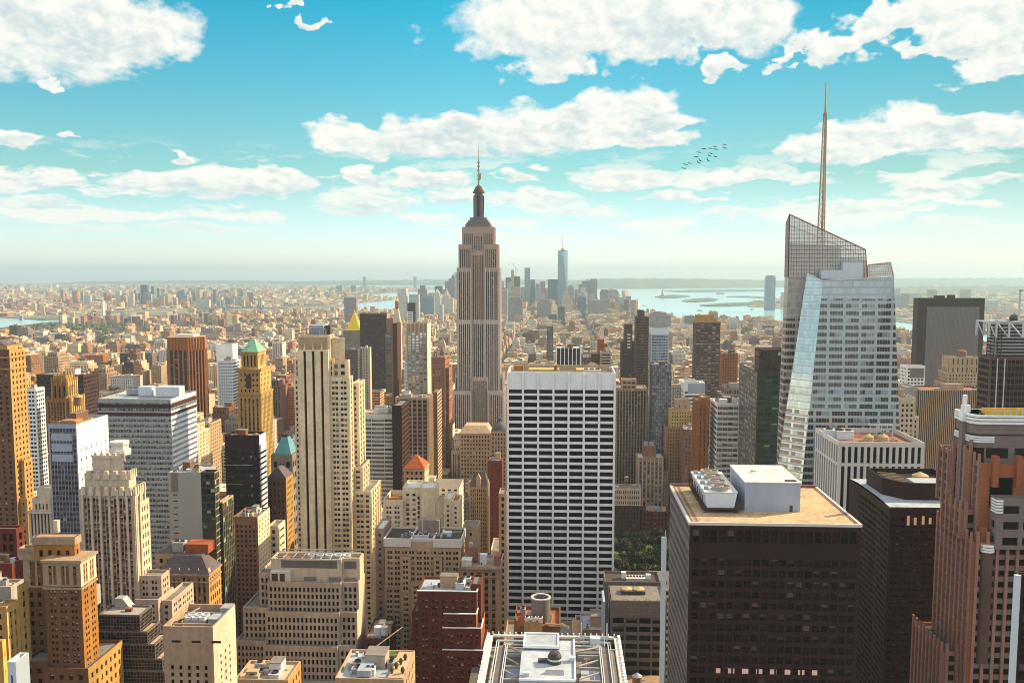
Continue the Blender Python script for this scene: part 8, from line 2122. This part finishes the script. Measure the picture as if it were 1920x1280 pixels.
# ---------------------------------------------------------------- trees
def leaf_mat(name, c):
    m, t, b = principled(name, c, .7, 0, .2)
    r0 = t.node('ShaderNodeNewGeometry').outputs['Random Per Island']
    t.put(b.inputs['Base Color'], t.vec('SCALE', c, t.math('MULTIPLY_ADD', r0, 1.1, .45)))
    return m
LEAF = [leaf_mat('foliage_dark', (.026, .027, .006)), leaf_mat('foliage_mid', (.036, .036, .009)), leaf_mat('foliage_light', (.13, .14, .035))]  # park grove leaves darkened, the grove's shade put into their colour
bark = wall('bark', (.10, .07, .05))
def crown(rd, r, h, n, leaf):
    a = Acc(); Q = []
    cl = [(rd.gauss(0, .42) * r, rd.gauss(0, .42) * r, h * (.55 + rd.random() * .42), r * rd.uniform(.28, .5)) for _ in range(14)]
    for k in range(n):
        cx, cy, cz, cr = rd.choice(cl)
        d = Vector((rd.gauss(0, 1), rd.gauss(0, 1), rd.gauss(0, .8))).normalized() * cr * rd.uniform(.6, 1.05)
        p = Vector((cx, cy, cz)) + d
        nrm = (d + Vector((rd.gauss(0, .5), rd.gauss(0, .5), rd.gauss(0, .5) + .4)) * cr).normalized()
        t1 = nrm.orthogonal().normalized(); t2 = nrm.cross(t1); s_ = leaf * rd.uniform(.6, 1.3)
        Q.append([p - t1 * s_ - t2 * s_ * .6, p + t1 * s_ - t2 * s_ * .5, p + t1 * s_ * .8 + t2 * s_ * .7, p - t1 * s_ * .7 + t2 * s_ * .6])
    a.quads(Q)
    return a
rt_ = random.Random(4)
crowns = []
for v_ in range(4): crowns.append(crown(rt_, 6.2, 15, 1500, .55).mesh('crown', [LEAF[v_ % 2]], weld=False))
at_ = Acc(); at_.tube((0, 0, 0), (.2, .1, 6), .45, 8, .3)
for k in range(5):
    an = k * 1.26; at_.tube((.2, .1, 5 + k * .5), (math.cos(an) * 3, math.sin(an) * 3, 10 + k * .4), .22, 5, .08)
trunk_me = at_.mesh('trunk', [bark])
# park trees between the dark block and the gridded slab
spots = []
for row, v in enumerate((1000, 1012, 1025, 1038, 1051, 1064)):
    for j in range(5):
        spots.append((1160 + j * 19 + (row % 2) * 9 + rt_.uniform(-3, 3), v))
for i, (u, v) in enumerate(spots):
    tx, tz = ray(u, v); Y = (13 - H) / tz
    t = bpy.data.objects.new('tree', None); col.objects.link(t); t.location = (tx * Y, Y, 0); t.rotation_euler = (0, 0, rt_.uniform(0, 6)); sc = rt_.uniform(.85, 1.25); t.scale = (sc, sc, sc)
    tag(t, 'leafy dark green park tree in the grove between the gridded slab and the dark block', 'tree', 'trees of the park grove')
    link('trunk', trunk_me, t); link('crown', crowns[i % 4], t)
a = Acc(); P = [to_world(*q) for q in ((-99, 730), (206, 730), (206, 892), (-99, 892))]
a.quads([[(p[0], p[1], .3) for p in P]]); tag(link('park_ground', a.mesh('park_ground', [M['lawn']])), kind='structure')
# far parks and street trees that read as green patches
Q = []
def blob(px, py, r, h, n):
    for k in range(n):
        d = Vector((rt_.gauss(0, 1), rt_.gauss(0, 1), abs(rt_.gauss(0, 1)))).normalized()
        p = Vector((px, py, h * .45)) + Vector((d.x * r, d.y * r, d.z * h * .6)); t1 = d.orthogonal().normalized(); t2 = d.cross(t1); s_ = r * .5
        Q.append([p - t1 * s_ - t2 * s_ * .7, p + t1 * s_ - t2 * s_ * .5, p + t1 * s_ * .8 + t2 * s_ * .8, p - t1 * s_ * .8 + t2 * s_ * .6])
for (u0, u1, v0, v1, n) in ((185, 305, 631, 645, 260), (95, 180, 640, 650, 60), (60, 200, 612, 624, 110), (150, 240, 612, 622, 60), (285, 330, 603, 612, 60), (1060, 1110, 616, 634, 90), (590, 640, 596, 606, 60), (0, 300, 650, 668, 40), (560, 640, 606, 640, 25), (960, 1180, 630, 660, 25)):
    for _ in range(n):
        x_, y_ = ground_at(rt_.uniform(u0, u1), rt_.uniform(v0, v1)); blob(x_, y_, rt_.uniform(5, 9), rt_.uniform(16, 26), 16)
a = Acc(); a.quads(Q); o = link('tree_canopy', a.mesh('tree_canopy', [LEAF[2]], weld=False)); o['kind'] = 'stuff'

# ---------------------------------------------------------------- bridges, statue, boats
def wpt(u, v, Y): tx, tz = ray(u, v); return Vector((tx * Y, Y, H + tz * Y))
def bridge(label, towers, ends, Y, vdeck, tw, mat, leg):
    root = bpy.data.objects.new('suspension_bridge', None); col.objects.link(root); p0 = wpt(ends[0], vdeck, Y); root.location = (p0.x, Y, 0); tag(root, label, 'bridge')
    off = Vector((p0.x, Y, 0))
    A = Acc(); p1 = wpt(ends[1], vdeck, Y); A.box(0, p1.x - p0.x, -10, 10, p0.z - 4, p0.z + 3); link('deck', A.mesh('deck', [mat]), root)
    tops = []
    for (u, vt, vb) in towers:
        q = wpt(u, vt, Y) - off; w_ = tw / F * Y
        A = Acc()
        for s_ in (-1, 1): A.box(q.x + s_ * w_ - leg, q.x + s_ * w_ + leg, -8, 8, -4, q.z)
        A.box(q.x - w_, q.x + w_, -6, 6, q.z - leg * 2.2, q.z - leg * .2); A.box(q.x - w_, q.x + w_, -6, 6, q.z * .55, q.z * .55 + leg)
        link('tower', A.mesh('tower', [mat]), root); tops.append(q)
    A = Acc()
    pts = [Vector((0, 0, p0.z))] + tops + [Vector((p1.x - p0.x, 0, p0.z))]
    for k in range(len(pts) - 1):
        a_, c_ = pts[k], pts[k + 1]; sag = (.75 if 0 < k < len(pts) - 2 else .25) * abs(max(a_.z, c_.z) - p0.z)
        prev = a_
        for j in range(1, 13):
            t = j / 12; q = a_.lerp(c_, t); q.z -= sag * 4 * t * (1 - t) * (1 if 0 < k < len(pts) - 2 else .5)
            A.tube(prev, q, leg * .18, 4); prev = q
    link('cable', A.mesh('cable', [mat]), root)
bm_ = wall('bridge_steel', (.22, .28, .32))
bridge('hazy suspension bridge with two tall portal towers across the far strait', [(683, 518.5, 538), (778, 518.2, 541)], (640, 870), 15400, 532.6, 1.3, bm_, 14)
bridge('low grey bridge reaching over the river from the left edge of the picture', [(-60, 585, 610), (40, 592, 608)], (-120, 120), 5150, 602.5, 1.5, bm_, 3)
bridge('faint suspension bridge among dim blocks across the river, above the housing towers', [(418, 562, 578), (487, 561, 578)], (380, 540), 6300, 577, 2.2, bm_, 4)
# statue on its island
q = ground_at(1242, 556); st_root = bpy.data.objects.new('statue', None); col.objects.link(st_root); st_root.location = (q[0], q[1], 3)
tag(st_root, 'tiny green statue with a raised arm on a star-shaped pedestal on the low island', 'statue')
vert = wall('verdigris', (.18, .30, .27))
A = Acc(); A.prism([(-30, -30), (30, -30), (30, 30), (-30, 30)], 0, 10, 0); A.prism([(-13, -13), (13, -13), (13, 13), (-13, 13)], 10, 46, 0, ring2=[(-8, -8), (8, -8), (8, 8), (-8, 8)]); link('pedestal', A.mesh('pedestal', [M['stone_tan']]), st_root)
A = Acc(); A.lathe(0, 0, [(7.5, 46), (6.2, 60), (5.2, 70), (5.6, 75), (2.2, 79), (2.6, 82), (2.6, 86), (0, 88)], 12); A.tube((3.5, 0, 75), (6.5, 0, 90), 1.5, 7, 1.1); A.lathe(6.8, 0, [(0, 89), (1.8, 91), (2.0, 93), (.8, 95), (0, 97)], 8); A.tube((-4, 0, 74), (-5.5, -3, 66), 1.7, 7); A.box(-7.5, -5, -5, -3, 63, 70); link('figure', A.mesh('figure', [vert]), st_root)
A = Acc(); A.box(-1.5, 1.5, -2, 2, 0, 1)
def boat(u, v, ln, mat, label):
    x_, y_ = ground_at(u, v, -4); r = bpy.data.objects.new('boat', None); col.objects.link(r); r.location = (x_, y_, -4); r.rotation_euler = (0, 0, .2); tag(r, label, 'boat', 'boats on the bay')
    w_ = ln * .22
    A = Acc(); A.prism([(-ln / 2, -w_ * .8), (ln * .3, -w_), (ln / 2, 0), (ln * .3, w_), (-ln / 2, w_ * .8)], -.5, ln * .10, 0); link('hull', A.mesh('hull', [mat]), r)
    A = Acc(); A.box(-ln * .35, ln * .15, -w_ * .6, w_ * .6, ln * .10, ln * .2); A.box(-ln * .25, 0, -w_ * .4, w_ * .4, ln * .2, ln * .28); link('cabin', A.mesh('cabin', [M['white_panel']]), r)
    A = Acc(); A.tube((-ln * .1, 0, ln * .28), (-ln * .1, 0, ln * .42), ln * .012, 5); link('mast', A.mesh('mast', [M['dark_metal']]), r)
for (u, v, ln, m, lb_) in [(1352, 551, 110, 'dark_metal', 'dark cargo boat far out on the bay right of the statue'), (1313, 582.5, 40, 'brick_dark', 'dark ferry on the bay below the second island'), (1282, 590, 24, 'white_panel', 'small boat nearest the city shore on the bay'), (1208, 573.5, 26, 'brick_orange', 'orange ferry closest to the far downtown cluster'), (1196, 560.5, 34, 'white_panel', 'white sailing boat left of the statue'), (1410, 580.5, 30, 'dark_metal', 'dark small ferry right on the bay'), (1337, 586, 18, 'white_panel', 'little white launch in mid bay'), (1170, 551, 60, 'dark_metal', 'long dark boat beyond the far downtown cluster')]:
    boat(u, v, ln, M[m], lb_)

# ---------------------------------------------------------------- birds
bird_m = wall('bird_dark', (.02, .025, .03), var=.1)
def bird_mesh(l1, l2, r1, r2):
    """one continuous bird: body, neck, tail and two bent wings; wing bend angles per side"""
    import bmesh
    bm = bmesh.new()
    verts = [(0, 0, 0), (.28, 0, .02), (.52, 0, .05), (-.32, 0, 0), (-.5, 0, -.01)]
    rad = [.085, .06, .035, .06, .03]
    ed = [(0, 1), (1, 2), (0, 3), (3, 4)]
    def wing(s, a1, a2):
        i = len(verts)
        verts.append((.06, s * .34 * math.cos(a1), .34 * math.sin(a1))); rad.append(.06)
        verts.append((-.04, s * (.34 * math.cos(a1) + .42 * math.cos(a2)), .34 * math.sin(a1) + .42 * math.sin(a2))); rad.append(.025)
        ed.append((0, i)); ed.append((i, i + 1))
    wing(1, l1, l2); wing(-1, r1, r2)
    me = bpy.data.meshes.new('bird'); me.from_pydata(verts, ed, [])
    o = bpy.data.objects.new('bird_form', me); col.objects.link(o)
    o.modifiers.new('skin', 'SKIN'); 
    for k, v in enumerate(me.skin_vertices[0].data): v.radius = (rad[k] * (2.6 if k >= 5 else 1.5), rad[k] * (1.2 if k >= 5 else 1.4)); v.use_root = (k == 0)
    o.modifiers.new('sub', 'SUBSURF').levels = 1
    dg = bpy.context.evaluated_depsgraph_get(); ev = o.evaluated_get(dg)
    out = bpy.data.meshes.new_from_object(ev); out.name = 'bird'; bpy.data.objects.remove(o)
    out.materials.clear(); out.materials.append(bird_m)
    return out
BM = [bird_mesh(.5, -.75, .5, -.75), bird_mesh(.25, -.55, .6, -.9), bird_mesh(.75, .5, .3, -.2), bird_mesh(.9, .75, .1, -.3), bird_mesh(.15, -.1, .3, -.5)]
BL = ['upper of two birds at the right tip of the flock', 'lower of two birds at the right tip of the flock', 'arched bird above another, third from the right of the flock', 'spread bird just below an arched one in the flock', 'small bird in the top row, left of the arched one',
      'arched bird leading the top row of the flock on the left', 'flat winged bird below and left of the top row', 'wide arched bird in the middle of the flock', 'bird with raised wing tips in the middle of the flock', 'wide arched bird low at the right of the flock', 'drooping winged bird at the left middle of the flock',
      'bird with one wing raised, apart below the middle', 'bird with one wing raised, upper of a touching pair', 'bird with one wing raised, lower of a touching pair', 'arched bird right of two at the lower left tail', 'bent bird left of two at the lower left tail', 'last bird of the flock at the lower left end']
for k, (zx, zy, m) in enumerate([(1575, 185, 0), (1575, 275, 0), (1285, 240, 1), (1310, 325, 4), (1150, 300, 1), (960, 310, 1), (810, 415, 4), (1175, 450, 0), (1115, 525, 2), (1300, 545, 0), (725, 555, 1), (1070, 655, 3), (840, 665, 3), (785, 720, 3), (540, 745, 1), (410, 775, 4), (360, 895, 4)]):
    u, v = 1260 + zx / 16, 260 + zy / 16
    p = wpt(u, v, 330.0)
    o = link('bird', BM[m], None, tuple(p), 0); o.rotation_euler = (.25, rt_.uniform(-.15, .15), R(70) + rt_.uniform(-.25, .25)); o.scale = (1.45,) * 3
    tag(o, BL[k], 'bird', 'birds of the flock')

# ---------------------------------------------------------------- steam behind the gridded slab and the haze over it all
vm = bpy.data.materials.new('steam'); vm.use_nodes = True; t = NT(vm.node_tree)
pv = t.node('ShaderNodeVolumePrincipled'); pv.inputs['Color'].default_value = (1, 1, 1, 1); pv.inputs['Density'].default_value = .10
t.l.new(pv.outputs[0], t.node('ShaderNodeOutputMaterial').inputs['Volume'])
A = Acc(); p = wpt(1115, 691, 640)
prof = []
rs_ = random.Random(3)
for k in range(9):
    t_ = k / 8; prof.append((max(.05, math.sin(math.pi * min(1, t_ * .93 + .07)) * (2.2 + 3.2 * t_) * (1 + .25 * math.sin(k * 2.3))), t_ * 8.5))
n = 14; rows = [[(p.x - z * .25 + r * math.cos(2 * math.pi * i / n) * (1 + .2 * math.sin(i * 2.1 + z)), p.y + r * math.sin(2 * math.pi * i / n) * .7, p.z - 3 + z) for i in range(n)] for r, z in prof]
A.quads([[rows[k][i], rows[k][(i + 1) % n], rows[k + 1][(i + 1) % n], rows[k + 1][i]] for k in range(8) for i in range(n)])
o = link('steam', A.mesh('steam', [vm])); o['kind'] = 'stuff'
hm = bpy.data.materials.new('haze_air'); hm.use_nodes = True; hm.cycles.volume_sampling = 'DISTANCE'; t = NT(hm.node_tree)
pv = t.node('ShaderNodeVolumePrincipled'); pv.inputs['Color'].default_value = (.56, .82, 1.0, 1); pv.inputs['Density'].default_value = HAZE; pv.inputs['Anisotropy'].default_value = .25
t.l.new(pv.outputs[0], t.node('ShaderNodeOutputMaterial').inputs['Volume'])
A = Acc(); A.box(-16000, 16000, -2500, 24500, -8, 392)
o = link('haze', A.mesh('haze', [hm])); o['kind'] = 'stuff'
